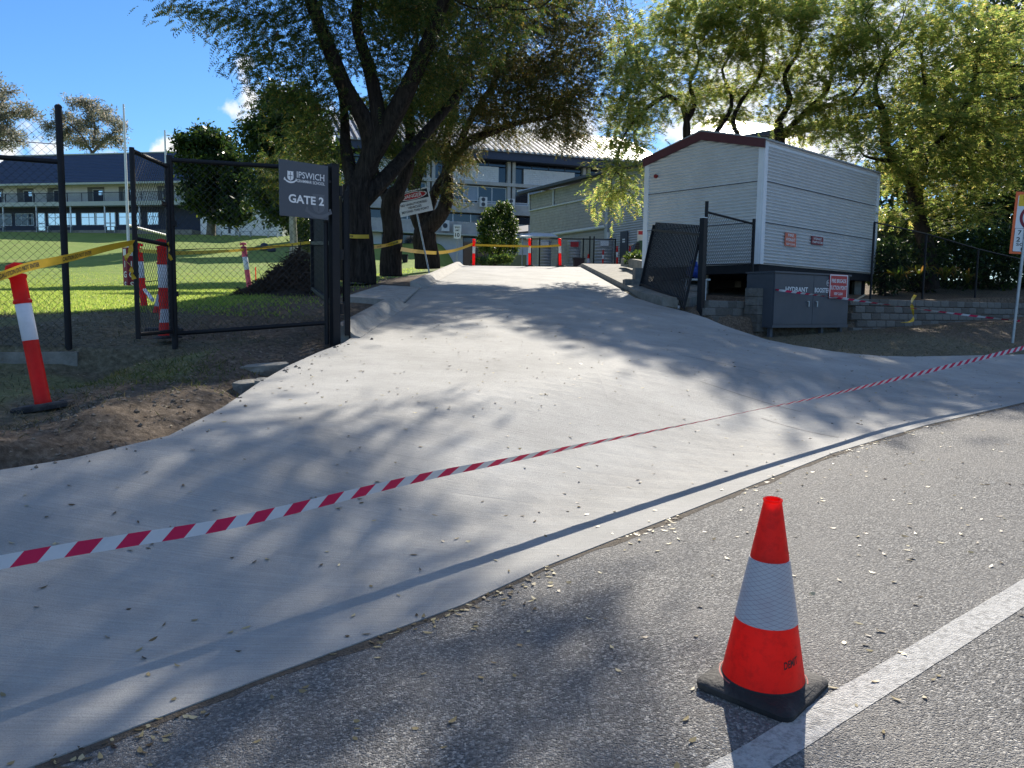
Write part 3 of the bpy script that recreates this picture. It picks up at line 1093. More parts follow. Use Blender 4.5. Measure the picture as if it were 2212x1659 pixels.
for i in range(len(cols) - 1):
    a, b = cols[i] + .5, cols[i + 1] - .5
    vis = True
    # top storey: white block panel, narrow glazing either side, clerestory
    mb = MB(); mbox(mb, a + .9, b - .9, .02, .3, zs2, zpar1); pn = mb.build('spandrel', MATS['mortar'], mbld)
    if vis:
        mb = MB(); blockwork(mb, mp_, a + .9, b - .9, zs2, zpar1); mb.build('blockwork', MATS['white_block'], pn, kind='stuff')
    for (c, d, zz0, zz1, nn) in [(a, a + .85, zs2 + .05, zpar1, 1), (b - .85, b, zs2 + .05, zpar1, 1), (a, b, zpar1 + .12, zfas0 - .1, 4)]:
        mb = MB()
        for k in range(nn + 1):
            q = c + (d - c) * k / nn; mbox(mb, q - .04, q + .04, .25, .35, zz0, zz1)
        wf = mb.build('window', MATS['slate_paint'], mbld)
        mb = MB(); mbox(mb, c, d, .3, .32, zz0, zz1); mb.build('pane', MATS['glass_dark'], wf)
    # middle storey: sash row over pale panels; lower storey: dark windows
    zt, zm, zl = zs2 - .5, zs2 - 1.95, zs1 + .75
    mb = MB()
    for k in range(6):
        q = a + (b - a) * k / 5
        mbox(mb, q - .04, q + .04, .2, .3, zl, zt)
    for zz in (zl, zm, zt): mbox(mb, a, b, .22, .28, zz - .03, zz + .03)
    wf = mb.build('window', MATS['white_trim'], mbld)
    for k in range(5):
        q0, q1 = a + (b - a) * k / 5 + .04, a + (b - a) * (k + 1) / 5 - .04
        mb = MB(); mbox(mb, q0, q1, .26, .275, zm + .03, zt - .03); mb.build('pane', MATS['glass_dark' if (k + i) % 3 else 'louvre_blue'], wf)
        mb = MB(); mbox(mb, q0, q1, .26, .275, zl + .03, zm - .03); mb.build('panel', MATS['glass_dark' if (k + i) % 5 == 3 else 'louvre_blue'], wf)
    mb = MB(); mbox(mb, a, b, .1, .22, zs1, zl - .04); mb.build('apron_panel', MATS['grey_slab'], mbld)
    zt, zl = zs1 - .5, zc0 + 1.35
    mb = MB()
    for k in range(5):
        q = a + (b - a) * k / 4; mbox(mb, q - .05, q + .05, .2, .3, zl, zt)
    wf = mb.build('window', MATS['white_trim' if i != 2 else 'slate_paint'], mbld)
    mb = MB(); mbox(mb, a, b, .26, .275, zl, zt); mb.build('pane', MATS['glass_dark'], wf)
    mb = MB(); mbox(mb, a, b, .1, .22, zc0, zl); mb.build('apron_panel', MATS['grey_slab'], mbld)
    # ground floor
    mb = MB(); mbox(mb, a, a + 3.0, .2, .5, zgd - .5, zc0 - .15); mb.build('ground_wall', MATS['white_block'], mbld)
    mb = MB()
    for k in range(4):
        q = a + 3.05 + (b - a - 3.05) * k / 3; mbox(mb, q - .04, q + .04, .3, .4, zgd + .9, zc0 - .2)
    mbox(mb, a + 3.05, b, .3, .4, zgd + 2.2, zgd + 2.26)
    wf = mb.build('window', MATS['slate_paint'], mbld)
    mb = MB(); mbox(mb, a + 3.05, b, .34, .355, zgd + .8, zc0 - .2); mb.build('pane', MATS['glass_dark'], wf)
    mb = MB(); mbox(mb, a + 3.05, b, .2, .5, zgd - .5, zgd + .85); mb.build('ground_wall', MATS['white_block'], mbld)


def ac_unit(px0, px1, py0, py1, fans):
    ua, ub = Mu(px0), Mu(px1)
    pz0, pz1 = on_plane(px0, py1, MO, mn).z, on_plane(px0, py0, MO, mn).z
    mb = MB(); mbox(mb, ua, ub, -.75, -.28, pz0, pz1); o = mb.build('air_conditioner', MATS['ac_casing'], mbld)
    for k in range(fans):
        zc = pz0 + (pz1 - pz0) * (k + .5) / fans
        mb = MB(); rr_ = min((ub - ua) * .32, (pz1 - pz0) / fans * .42)
        mb.lathe([(rr_, 0), (rr_, .02), (rr_ * .9, .03), (rr_ * .25, .03), (0.02, .04)], 16, mp_((ua + ub) / 2 - .05, -.755, zc), mn)
        mb.build('fan_grille', MATS['slate_paint'], o)


ac_unit(1033, 1048, 427, 448, 2)
ac_unit(1093, 1107, 431, 450, 2)
ac_unit(951, 967, 477, 500, 1)
ac_unit(976, 993, 486, 503, 1)
ac_unit(1109, 1126, 494, 508, 1)

# ------------------------------------------------------------------ block hall on the right of the drive
mat('grey_block', (.33, .32, .29), .9, var=.14, scale=3, dirt=(.15, .15, .13), dscale=.8, damt=.35)
mat('pale_pipe', (.50, .52, .51), .5, var=.06)
mat('hall_roof', (.04, .043, .055), .6, var=.1)
mat('zinc_cladding', (.36, .375, .38), .5, metal=.2, var=.06, scale=2)
HO = Vector((1.25, 60, 2.6))
hd = Vector((.479, -.878, 0)).normalized()
hn = Vector((hd.y, -hd.x, 0))                        # faces the drive (left / towards us)
hall = thing('block_hall', 'grey concrete block hall with pale pipes and dark skillion roof right of the drive', 'building', HO, math.atan2(hd.y, hd.x))


def hp(u, v, z):
    q = HO + hd * u - hn * v
    return Vector((q.x, q.y, z))


def hbox(mb, u0, u1, v0, v1, z0, z1):
    mb.hexa([hp(u0, v0, z0), hp(u1, v0, z0), hp(u1, v1, z0), hp(u0, v1, z0), hp(u0, v0, z1), hp(u1, v0, z1), hp(u1, v1, z1), hp(u0, v1, z1)])


def Hu(px): return (on_plane(px, 450, HO, hn) - HO).dot(hd)
def Hz(px, py): return on_plane(px, py, HO, hn).z


UH = Hu(1313)
zev = Hz(1141, 422)
mb = MB(); hbox(mb, 0, UH, .01, 12, 2.0, zev); mb.build('wall_core', MATS['mortar'], hall)
# blocks: the lower rows are hidden by the crest
bl = []
z = 3.4; r = 0
while z < zev - .05:
    u = -.2 if r % 2 else 0
    while u < UH:
        a, b = max(u, 0), min(u + .388, UH)
        if b - a > .05: bl.append((a, b, z, min(z + .188, zev)))
        u += .4
    z += .2; r += 1
bl.sort(key=lambda t: -t[0])
big = MB()
shared = {}
for i, (a, b, c, d) in enumerate(bl):
    e = rnd.uniform(-.004, .004)
    if i < 290:
        key = round(b - a, 2)
        if key not in shared:
            q = MB(); q.box((0, 0, 0), b - a, .06, .188)
            ob = q.build('block', MATS['grey_block'], hall, local=True)
            shared[key] = ob.data
        else:
            ob = link('block', shared[key], hall)
        ob.location = ((a + b) / 2, .03 + e, (c + .094) - HO.z)
        # local axes of the hall: x along the wall, y outwards is -hn side
        ob.location.y = -(.02 + e)
    else:
        big.hexa([hp(a, -.05 + e, c), hp(b, -.05 + e, c), hp(b, .0, c), hp(a, .0, c), hp(a, -.05 + e, d), hp(b, -.05 + e, d), hp(b, .0, d), hp(a, .0, d)])
big.build('blockwork', MATS['grey_block'], hall, kind='stuff')
# roof: low skillion rising away from the drive
mb = MB()
mb.hexa([hp(-.6, -.7, zev), hp(UH + 12, -.7, zev), hp(UH + 12, 13, zev + 3.4), hp(-.6, 13, zev + 3.4), hp(-.6, -.7, zev + .22), hp(UH + 12, -.7, zev + .22), hp(UH + 12, 13, zev + 3.62), hp(-.6, 13, zev + 3.62)])
mb.build('roof', MATS['hall_roof'], hall)
mb = MB(); hbox(mb, -.6, UH + 12, -.86, -.7, zev + .02, zev + .2); mb.build('gutter', MATS['slate_paint'], hall)
mb = MB(); mb.bar(hp(-.68, -.8, zev + .26), hp(-.68, 13, zev + 3.7), .14, .14); mb.build('barge_capping', MATS['white_trim'], hall)
zp1, zp2 = Hz(1141, 457), Hz(1147, 514)
for (pts, r_) in [([hp(0, -.12, zp1), hp(UH, -.12, zp1)], .06), ([hp(0.05, -.12, zev), hp(.05, -.12, zp1)], .06), ([hp(Hu(1198), -.12, zev), hp(Hu(1198), -.12, zp1)], .07), ([hp(-.2, -.16, zp2), hp(UH, -.16, zp2)], .12)]:
    mb = MB(); mb.tube(pts, r_, 10); mb.build('pipe', MATS['pale_pipe'], hall, smooth=True)
mb = MB(); hbox(mb, 0, UH, -.012, 0, zp1 + .1, zp1 + .25); mb.build('bond_beam', MATS['old_concrete'], hall)
# corrugated annexe continuing towards us
annex = thing('clad_annexe', 'corrugated zinc clad annexe beside the block hall with a small dark door', 'building', hp(UH, 0, 2.6), math.atan2(hd.y, hd.x))


def corrugated(mb, fp, u0, u1, z0, ztop, pitch=.076, amp=.012, steps=4):
    """horizontal corrugations; ztop(u) gives the upper edge"""
    n = int((max(ztop(u0), ztop(u1), ztop((u0 + u1) / 2)) - z0) / (pitch / steps))
    us = [u0, (u0 + u1) / 2, u1]
    V = []
    for i in range(n + 1):
        z = z0 + i * pitch / steps
        v = -amp * math.sin(2 * math.pi * i / steps)
        for u in us:
            V.append(fp(u, v, min(z, ztop(u))))
    mb.add(V, [(i * 3 + k, i * 3 + k + 1, (i + 1) * 3 + k + 1, (i + 1) * 3 + k) for i in range(n) for k in range(2)])


mb = MB(); corrugated(mb, hp, UH + .02, UH + 9, 2.6, lambda u: zev + .1, pitch=.15, amp=.022); mb.build('wall_sheet', MATS['zinc_cladding'], annex)
mb = MB(); hbox(mb, UH + .05, UH + 9, .04, 8, 2.4, zev - .02); mb.build('wall_core', MATS['slate_paint'], annex)
mb = MB(); hbox(mb, UH - .1, UH + .2, -.15, .03, 2.5, zev); mb.build('corner_post', MATS['zinc_cladding'], annex)
da, db = Hu(1344), Hu(1359.5)
mb = MB(); hbox(mb, da, db, -.1, -.03, 2.9, Hz(1350, 500)); dd_ = mb.build('door', MATS['slate_paint'], annex)
for k in (0, 1):
    mb = MB(); hbox(mb, da + .35 * (db - da), da + .7 * (db - da), -.115, -.102, Hz(1350, 519 + 5 * k), Hz(1350, 516 + 5 * k)); mb.build('notice', MATS['white_trim'], dd_)
mb = MB(); mb.tube([hp(UH + .45, -.2, 2.6), hp(UH + .45, -.2, Hz(1318, 503))], .13, 12); mb.build('downpipe', MATS['pale_pipe'], annex, smooth=True)
# far gabled roof behind the trees
R0, R1, E0, E1 = at(1530, 254, 66), at(1725, 284, 64), at(1470, 306, 59), at(1770, 342, 57)
far = thing('gabled_hall', 'pale ribbed roof rising behind the raised shed and the feathery trees', 'building', (E0.x, E0.y, 3.2))
mb = MB()
mb.prism([E0, E1, R1, R0], Vector((0, .05, -.12)))
dk = mb.build('roof', MATS['roof_deck'], far)
mb = MB()
for k in range(46):
    f = k / 45
    mb.bar(E0.lerp(E1, f) + Vector((0, -.05, .07)), R0.lerp(R1, f) + Vector((0, 0, .07)), .17, .16)
mb.build('rib', MATS['ribbed_roof'], dk, kind='stuff')
mb = MB(); mb.hexa([(E0.x + .3, E0.y + .5, 3), (E1.x - .3, E1.y + .5, 3), (R1.x, R1.y + 6, 3), (R0.x, R0.y + 6, 3), (E0.x + .3, E0.y + .5, E0.z - .15), (E1.x - .3, E1.y + .5, E1.z - .15), (R1.x, R1.y + 6, E1.z), (R0.x, R0.y + 6, E0.z)])
mb.build('wall', MATS['zinc_cladding'], far)

# ------------------------------------------------------------------ raised pump room shed
mat('shed_sheet', (.67, .67, .655), .45, metal=.15, var=.05, scale=1.5, dirt=(.56, .56, .56), dscale=1.2, damt=.35)
mat('shed_trim', (.75, .76, .765), .5, var=.04)
mat('maroon_barge', (.10, .028, .034), .5, var=.1)
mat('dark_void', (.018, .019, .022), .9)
SC = at(1640, 570, 19.0)
sr = Vector((.74, .67, 0)).normalized()                  # right face direction
sl_ = Vector((-sr.y, sr.x, 0))                           # left (gable) face direction
SW, SL = 3.55, 6.5                                       # gable width, length
szf, sze = SC.z, at(1645, 303, 19.0).z
szr = sze + .43
shed = thing('pump_room_shed', 'raised pale grey corrugated shed with maroon gable barge', 'shed', SC, math.atan2(sr.y, sr.x))


def spR(u, v, z):       # right long face, outside is -sl_
    q = SC + sr * u + sl_ * v
    return Vector((q.x, q.y, z))


def spL(u, v, z):       # gable face, outside is -sr ; u along sl_
    q = SC + sl_ * u + sr * v
    return Vector((q.x, q.y, z))


def gable_top(u): return sze + (szr - sze) * (1 - abs(u - SW / 2) / (SW / 2)) - .03


mb = MB()
mb.prism([spL(.03, .05, szf), spL(SW - .03, .05, szf), spL(SW - .03, .05, sze), spL(SW / 2, .05, szr - .06), spL(.03, .05, sze)], sr * (SL - .1))
mb.build('wall_core', MATS['shed_trim'], shed)
H3 = (sze - szf) / 3
for k in range(3):
    z0, z1 = szf + .02 + k * H3, szf + (k + 1) * H3
    mb = MB(); corrugated(mb, lambda u, v, z: spR(u, v - .012 - .004 * k, z), .12, SL - .1, z0, lambda u: z1 + .03, pitch=.0815, amp=.023)
    mb.build('wall_sheet', MATS['shed_sheet'], shed, smooth=True)
    mb = MB()
    zt = (lambda u: z1 + .03) if k < 2 else gable_top
    n = 8
    for j in range(n):
        ua, ub = .12 + (SW - .24) * j / n, .12 + (SW - .24) * (j + 1) / n
        corrugated(mb, lambda u, v, z: spL(u, v - .012 - .004 * k, z), ua, ub, z0, zt, pitch=.0815, amp=.023)
    mb.build('wall_sheet', MATS['shed_sheet'], shed, smooth=True)
mb = MB()
for k in (1, 2):
    z = szf + k * H3 + .03
    mb.bar(spR(.12, -.035, z), spR(SL - .1, -.035, z), .012, .016); mb.bar(spL(.12, -.035, z), spL(SW - .12, -.035, z), .012, .016)
mb.build('lap_seam_shade', MATS['slate_paint'], shed, kind='stuff')  # dark strips stand in for the shadow gap at each sheet lap
for (fp, u0, u1, zt) in [(spR, -.035, .12, sze), (spR, SL - .1, SL + .02, sze), (spL, -.0, .12, sze), (spL, SW - .12, SW + .03, sze)]:
    mb = MB()
    P = [fp(u0, -.045, szf), fp(u1, -.045, szf), fp(u1, .0, szf), fp(u0, .0, szf), fp(u0, -.045, zt), fp(u1, -.045, zt), fp(u1, .0, zt), fp(u0, .0, zt)]
    mb.hexa(P); mb.build('corner_trim', MATS['shed_trim'], shed)
mb = MB()
for (a, b) in [((-.06, sze - .02), (SW / 2, szr)), ((SW / 2, szr), (SW + .06, sze - .02))]:
    P = []
    for v in (-.1, -.05):
        for (u, z) in ((a[0], a[1] - .17), (b[0], b[1] - .17), (b[0], b[1] + .04), (a[0], a[1] + .04)):
            P.append(spL(u, v, z))
    mb.add(P, [(0, 1, 2, 3), (7, 6, 5, 4), (0, 4, 5, 1), (1, 5, 6, 2), (2, 6, 7, 3), (3, 7, 4, 0)])
mb.build('barge_board', MATS['maroon_barge'], shed)
mb = MB()
for (a, b) in [((-.1, sze - .05), (SW / 2, szr)), ((SW / 2, szr), (SW + .1, sze - .05))]:
    mb.hexa([spL(a[0], -.08, a[1] + .045), spL(b[0], -.08, b[1] + .045), spL(b[0], SL + .1, b[1] + .045), spL(a[0], SL + .1, a[1] + .045), spL(a[0], -.08, a[1] + .065), spL(b[0], -.08, b[1] + .065), spL(b[0], SL + .1, b[1] + .065), spL(a[0], SL + .1, a[1] + .065)])
for k in range(42):
    v = -.05 + k * .156
    for (a, b) in [((-.1, sze - .05), (SW / 2, szr)), ((SW / 2, szr), (SW + .1, sze - .05))]:
        mb.bar(spL(a[0] - .003, v, a[1] + .07), spL(b[0], v, b[1] + .07), .05, .03)
mb.build('roof', MATS['zinc_cladding'], shed)
mb = MB(); mb.hexa([spR(.1, -.03, sze - .14), spR(SL - .1, -.03, sze - .14), spR(SL - .1, .0, sze - .14), spR(.1, .0, sze - .14), spR(.1, -.03, sze + .02), spR(SL - .1, -.03, sze + .02), spR(SL - .1, .0, sze + .02), spR(.1, .0, sze + .02)])
mb.build('eave_trim', MATS['shed_trim'], shed)
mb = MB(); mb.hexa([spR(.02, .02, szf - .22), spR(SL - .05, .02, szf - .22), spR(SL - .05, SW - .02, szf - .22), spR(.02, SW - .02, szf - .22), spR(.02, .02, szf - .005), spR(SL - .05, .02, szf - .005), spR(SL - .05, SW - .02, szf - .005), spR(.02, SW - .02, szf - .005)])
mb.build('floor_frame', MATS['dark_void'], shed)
for (u, v) in [(.3, .3), (2.3, .3), (4.3, .3), (6.1, .3), (.3, SW - .3), (2.3, SW - .3), (4.3, SW - .3), (6.1, SW - .3), (.3, SW / 2)]:
    q = spR(u, v, 0)
    mb = MB(); mb.box((q.x, q.y, (szf - .2 + 1.2) / 2), .2, .2, szf - .2 - 1.2); mb.build('stump', MATS['old_concrete'], shed)
mb = MB()
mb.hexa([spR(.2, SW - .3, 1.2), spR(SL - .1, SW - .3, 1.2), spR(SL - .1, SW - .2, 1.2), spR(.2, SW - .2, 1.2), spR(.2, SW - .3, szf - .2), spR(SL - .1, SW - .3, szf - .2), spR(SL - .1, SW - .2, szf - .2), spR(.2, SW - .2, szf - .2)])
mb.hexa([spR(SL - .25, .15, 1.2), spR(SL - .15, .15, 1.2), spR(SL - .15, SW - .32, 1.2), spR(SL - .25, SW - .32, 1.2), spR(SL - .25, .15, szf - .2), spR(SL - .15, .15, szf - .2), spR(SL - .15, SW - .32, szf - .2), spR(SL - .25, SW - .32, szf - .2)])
mb.build('dark_backing', MATS['dark_void'], shed)  # near-black backing added to keep the space under the shed dark
q0 = on_plane(1418, 381, spL(0, -.03, 0), sr)
mb = MB(); mb.lathe([(.055, 0), (.055, .05), (.04, .075)], 14, q0, -sr); mb.build('alarm_light', mat('alarm_red', (.22, .012, .012), .35), shed)

# signs fixed on the shed's long wall
mat('sign_red', (.45, .02, .028), .45, var=.08, scale=6)
mat('sign_faded', (.62, .15, .09), .55, var=.1, scale=5, dirt=(.7, .35, .28), dscale=3, damt=.4)
mat('sign_maroon', (.21, .012, .03), .5, var=.1)


def flat_sign(name, label, corners, m, lines, depth=.012, border=None, plane=None, posts=None):
    """corners = (left, right, top, bottom) in photo pixels on plane (point, outward normal, right dir)"""
    p0, nr, rt = plane
    l, r_, t_, b_ = corners
    pl = on_plane(l, (t_ + b_) / 2, p0, nr); pr = on_plane(r_, (t_ + b_) / 2, p0, nr)
    cx_ = (l + r_) / 2
    ptp = on_plane(cx_, t_, p0, nr); pb = on_plane(cx_, b_, p0, nr)
    w = (pr - pl).dot(rt); h = ptp.z - pb.z
    c = (pl + pr) / 2; c.z = (ptp.z + pb.z) / 2
    th = thing(name, label, 'sign', (c.x, c.y, pb.z), math.atan2(rt.y, rt.x))
    up = Vector((0, 0, 1))
    mb = MB(); mb.box(c + nr * (depth / 2), w, depth, h, (rt, -nr, up)); pn = mb.build('panel', m, th)
    f = c + nr * depth
    if border:
        mb = MB()
        bw = .022
        for sg in (-1, 1):
            mb.box(f + rt * (sg * (w / 2 - bw / 2 - .008)) + nr * .001, bw, .003, h - .016, (rt, -nr, up))
            mb.box(f + up * (sg * (h / 2 - bw / 2 - .008)) + nr * .0015, w - .016 - 2 * bw, .003, bw, (rt, -nr, up))
        mb.build('border', border, th)
    for (s, fy, fw, fh, m2) in lines:
        mb = MB(); put_text(mb, s, f + up * ((.5 - fy) * h), rt, up, w * fw, h * fh, off=.003, bold=.02); mb.build('lettering', m2, th)
    return th


WL = MATS['white_letter']; BL = MATS['black_letter']
shP = (spR(0, -.035, szf), -sl_, sr)
flat_sign('hydrant_sign', 'faded orange red sign reading FIRE HYDRANT KEEP CLEAR on shed wall', (1695, 1719, 503.5, 532.5), MATS['sign_faded'],
          [('FIRE', .17, .5, .2, WL), ('HYDRANT', .5, .84, .24, WL), ('KEEP CLEAR', .83, .78, .15, WL)], plane=shP)
flat_sign('pump_room_sign', 'small maroon sign reading HYDRANT PUMP ROOM on shed wall', (1752.5, 1777.5, 511, 529), MATS['sign_maroon'],
          [('HYDRANT', .3, .68, .27, WL), ('PUMP ROOM', .7, .86, .27, WL)], plane=shP)

# ------------------------------------------------------------------ hydrant booster cabinet
mat('cabinet_paint', (.065, .075, .092), .5, var=.1, scale=2.5, dirt=(.10, .10, .10), dscale=2, damt=.3)
CO = at(1668, 710, 16.6)
cdir = Vector((.85, .53, 0)).normalized(); cnr = Vector((cdir.y, -cdir.x, 0))
cw = (on_plane(1831, 708, CO, cnr) - CO).dot(cdir)
cz0 = CO.z; cz1 = at(1677, 586, 16.6).z
cab = thing('hydrant_booster_cabinet', 'dark blue grey steel cabinet lettered HYDRANT BOOSTER', 'cabinet', CO, math.atan2(cdir.y, cdir.x))


def cp(u, v, z):
    q = CO + cdir * u - cnr * v
    return Vector((q.x, q.y, z))


def cbox(mb, u0, u1, v0, v1, z0, z1):
    mb.hexa([cp(u0, v0, z0), cp(u1, v0, z0), cp(u1, v1, z0), cp(u0, v1, z0), cp(u0, v0, z1), cp(u1, v0, z1), cp(u1, v1, z1), cp(u0, v1, z1)])


uD, uS = cw * .50, cw * .735
mb = MB(); cbox(mb, 0, cw, .03, .75, cz0 + .02, cz1 - .03); mb.build('body', MATS['cabinet_paint'], cab)
mb = MB(); cbox(mb, -.02, cw + .02, -.02, .78, cz1 - .028, cz1 + .01); mb.build('lid', MATS['cabinet_paint'], cab)
for a, b, v in [(.02, uD - .006, 0), (uD + .006, uS - .006, 0), (uS + .006, cw - .01, .018)]:
    mb = MB(); cbox(mb, a, b, v - .002, v + .028, cz0 + .1, cz1 - .05); dr = mb.build('door', MATS['cabinet_paint'], cab)
    if v == 0:
        hu = b - .16 if a < .1 else a + .12
        mb = MB(); zc = cz0 + .46 * (cz1 - cz0)
        mb.bar(cp(hu, -.03, zc + .03), cp(hu, -.03, zc - .08), .022, .02); mb.bar(cp(hu - .04, -.015, zc + .035), cp(hu + .01, -.03, zc + .035), .03, .02); mb.build('handle', MATS['galvanised'], dr)
mb = MB(); cbox(mb, .0, cw, .0, .03, cz0 + .02, cz0 + .09); mb.build('plinth_panel', MATS['cabinet_paint'], cab)
for u in (.1, uS - .1, cw - .1):
    mb = MB(); cbox(mb, u - .04, u + .04, .1, .18, cz0 - .25, cz0 + .02); mb.build('leg', MATS['cabinet_paint'], cab)
zt = cz0 + .70 * (cz1 - cz0)
mb = MB(); put_text(mb, 'HYDRANT', cp(.02 + .29 * cw * .95, -.002, zt), cdir, (0, 0, 1), w=cw * .285, h=.105, bold=.02); mb.build('lettering', WL, cab)
mb = MB(); put_text(mb, 'BOOSTER', cp((uD + uS) / 2, -.002, zt), cdir, (0, 0, 1), w=(uS - uD) * .86, h=.105, bold=.02); mb.build('lettering', WL, cab)
mb = MB()
fc = cp(uS - .1, -.002, cz1 - .2)
put_text(mb, 'FH', fc, cdir, (0, 0, 1), h=.06, off=.002, bold=.0)
for k in range(28):
    t0, t1 = 2 * math.pi * k / 28, 2 * math.pi * (k + 1) / 28
    ring = [fc + cnr * .002 + (cdir * math.cos(t) + Vector((0, 0, 1)) * math.sin(t)) * r_ for t, r_ in ((t0, .062), (t1, .062), (t1, .072), (t0, .072))]
    mb.quad(*ring)
mb.build('hydrant_symbol', WL, cab)
cbP = (cp(0, -.02, cz0), cnr, cdir)
flat_sign('suction_point_sign', 'red white bordered sign reading FIRE BRIGADE SUCTION POINT on cabinet corner', (1791, 1830, 593, 645), MATS['sign_red'],
          [('FIRE BRIGADE', .27, .8, .16, WL), ('SUCTION POINT', .55, .88, .17, WL), ('KEEP CLEAR', .8, .48, .11, WL)], border=WL, plane=(cp(0, -.012, cz0), cnr, cdir))

# ------------------------------------------------------------------ fences and gates
Zu = Vector((0, 0, 1))


def chainlink(bl, br, tr_, tl, pitch=.078, r=.0017, parent=None, hexed=False):
    bl, br, tr_, tl = map(Vector, (bl, br, tr_, tl))
    W = ((br - bl).length + (tr_ - tl).length) / 2; H = ((tl - bl).length + (tr_ - br).length) / 2
    nrm = (br - bl).cross(tl - bl).normalized()

    def P(u, v, o):
        a = u / W; b = v / H
        return (bl * (1 - a) + br * a) * (1 - b) + (tl * (1 - a) + tr_ * a) * b + nrm * o
    mb = MB()
    ky = 1.25 if hexed else 1.0
    k = -H / ky
    while k < W:
        for sg in (1, -1):
            # u = k + v/ky (sg=1) or mirrored
            v0, v1 = 0., H
            ua, ub = k, k + H / ky
            if ua < 0: v0 = -k * ky; ua = 0
            if ub > W: v1 = (W - k) * ky; ub = W
            if v1 - v0 > .01:
                if sg < 0: a, b = W - ua, W - ub
                else: a, b = ua, ub
                mb.tube([P(a, v0, sg * r), P((a + b) / 2, (v0 + v1) / 2, sg * r), P(b, v1, sg * r)], r, 3, cap=False)
        k += pitch
    return mb.build('chain_link_mesh', MATS['black_wire'], parent, kind='stuff')


def pipe(name, pts, r, m, parent, n=12, label=None):
    mb = MB(); mb.tube(pts, r, n)
    return mb.build(name, m, parent, smooth=True, label=label)


BS = MATS['black_steel']
# fence run on the left: from post to beyond the frame
f1b = at(149, 757, 8.57); f1t = at(132.5, 232, 8.57)
f1 = Vector((f1b.x, f1b.y, 0)); fdir = Vector((-.93, -.36, 0)).normalized()
fl = thing('chain_link_fence', 'tall black chain link fence on a concrete plinth left of the opening', 'fence', (f1.x, f1.y, f1b.z))
ztop = f1t.z
f2 = f1 + fdir * 2.9
zb = f1b.z
for i, q in enumerate((f1, f2)):
    mb = MB(); mb.tube([(q.x, q.y, zb - .1), (q.x, q.y, ztop)], .036, 14); mb.lathe([(.038, ztop - .004), (.038, ztop + .012), (.025, ztop + .028), (.0, ztop + .032)], 14, (q.x, q.y, 0))
    mb.build('post', BS, fl, smooth=True)
zr1 = at(139, 350, 8.57).z
pipe('rail', [(f1.x, f1.y, zr1), (f2.x, f2.y, zr1 + .02)], .027, BS, fl)
pipe('tension_wire', [(f1.x, f1.y, at(139, 572, 8.57).z), (f2.x, f2.y, at(139, 572, 8.57).z)], .004, BS, fl, 6)
pipe('tension_wire', [(f1.x, f1.y, at(139, 312, 8.57).z), (f2.x, f2.y, at(139, 312, 8.57).z - .02)], .004, BS, fl, 6)
chainlink((f2.x, f2.y, zb + .03), (f1.x, f1.y, zb + .03), (f1.x, f1.y, ztop - .14), (f2.x, f2.y, ztop - .02), .085, .0019, fl)
pn = Vector((-fdir.y, fdir.x, 0))
mb = MB()
c = f1 + fdir * 1.55
mb.box((c.x, c.y, zb - .17), 3.3, .30, .32, (fdir, pn, Zu))
pl_ = mb.build('plinth', MATS['old_concrete']); WM[pl_] = Matrix.Identity(4)
tag(pl_, 'low concrete plinth beam under the left fence post', 'kerb')

# pedestrian gate swung open towards the street
ga_b, ga_t = at(299, 737, 7.98), at(282, 323, 7.98)
gb_b, gb_t = at(371, 725, 8.86), at(358, 353, 8.86)
ga = Vector((ga_b.x, ga_b.y, 0)); gb = Vector((gb_b.x, gb_b.y, 0))
pg = thing('pedestrian_gate', 'narrow black chain link gate standing open towards the street', 'gate', (gb.x, gb.y, gb_b.z))
za0, za1, zb0_, zb1_ = ga_b.z, ga_t.z, gb_b.z + .02, gb_t.z
za1 = zb1_ = (za1 + zb1_) / 2 + .01
za0 = zb0_ = (za0 + zb0_) / 2
pipe('stile', [(ga.x, ga.y, za0), (ga.x, ga.y, za1)], .026, BS, pg)
pipe('stile', [(gb.x, gb.y, zb0_), (gb.x, gb.y, zb1_)], .026, BS, pg)
for z in (za1 - .03, za0 + .05):
    pipe('rail', [(ga.x, ga.y, z), (gb.x, gb.y, z)], .024, BS, pg)
zmid = at(297, 515, 7.98).z
pipe('mid_rail', [(ga.x, ga.y, zmid), (gb.x, gb.y, zmid)], .022, BS, pg)
chainlink((ga.x, ga.y, za0 + .06), (gb.x, gb.y, za0 + .06), (gb.x, gb.y, za1 - .03), (ga.x, ga.y, za1 - .03), .062, .0022, pg, hexed=True)
mb = MB(); mb.box((ga + (gb - ga) * .9).to_3d() + Vector((0, 0, zmid + .45)), .16, .05, .05, ((gb - ga).normalized(), pn, Zu)); mb.build('latch', BS, pg)

# fixed panel between the pedestrian gate and the vehicle gate
pp = at(378, 738, 8.92); pt = at(368, 336, 8.92)
p1 = Vector((pp.x, pp.y, 0)); p2v = at(706, 735, 9.28); p2 = Vector((p2v.x, p2v.y, 0))
fp_ = thing('fence_panel', 'framed black chain link panel between the two gates', 'fence', (p1.x, p1.y, pp.z))
pipe('post', [(p1.x, p1.y, pp.z - .2), (p1.x, p1.y, pt.z)], .035, BS, fp_, 14)
zA, zB = at(385, 346, 8.93).z, at(640, 364, 9.25).z
zC, zD = at(390, 721, 8.93).z, at(700, 697, 9.28).z
pipe('rail', [(p1.x, p1.y, zA), (p2.x, p2.y, zA - .02)], .026, BS, fp_)
pipe('rail', [(p1.x, p1.y, zC), (p2.x, p2.y, zD)], .026, BS, fp_)
pipe('stile', [(p2.x, p2.y, p2v.z - .05), (p2.x, p2.y, zA + .02)], .028, BS, fp_)
chainlink((p1.x, p1.y, zC), (p2.x, p2.y, zD), (p2.x, p2.y, zA), (p1.x, p1.y, zA), .078, .0018, fp_)
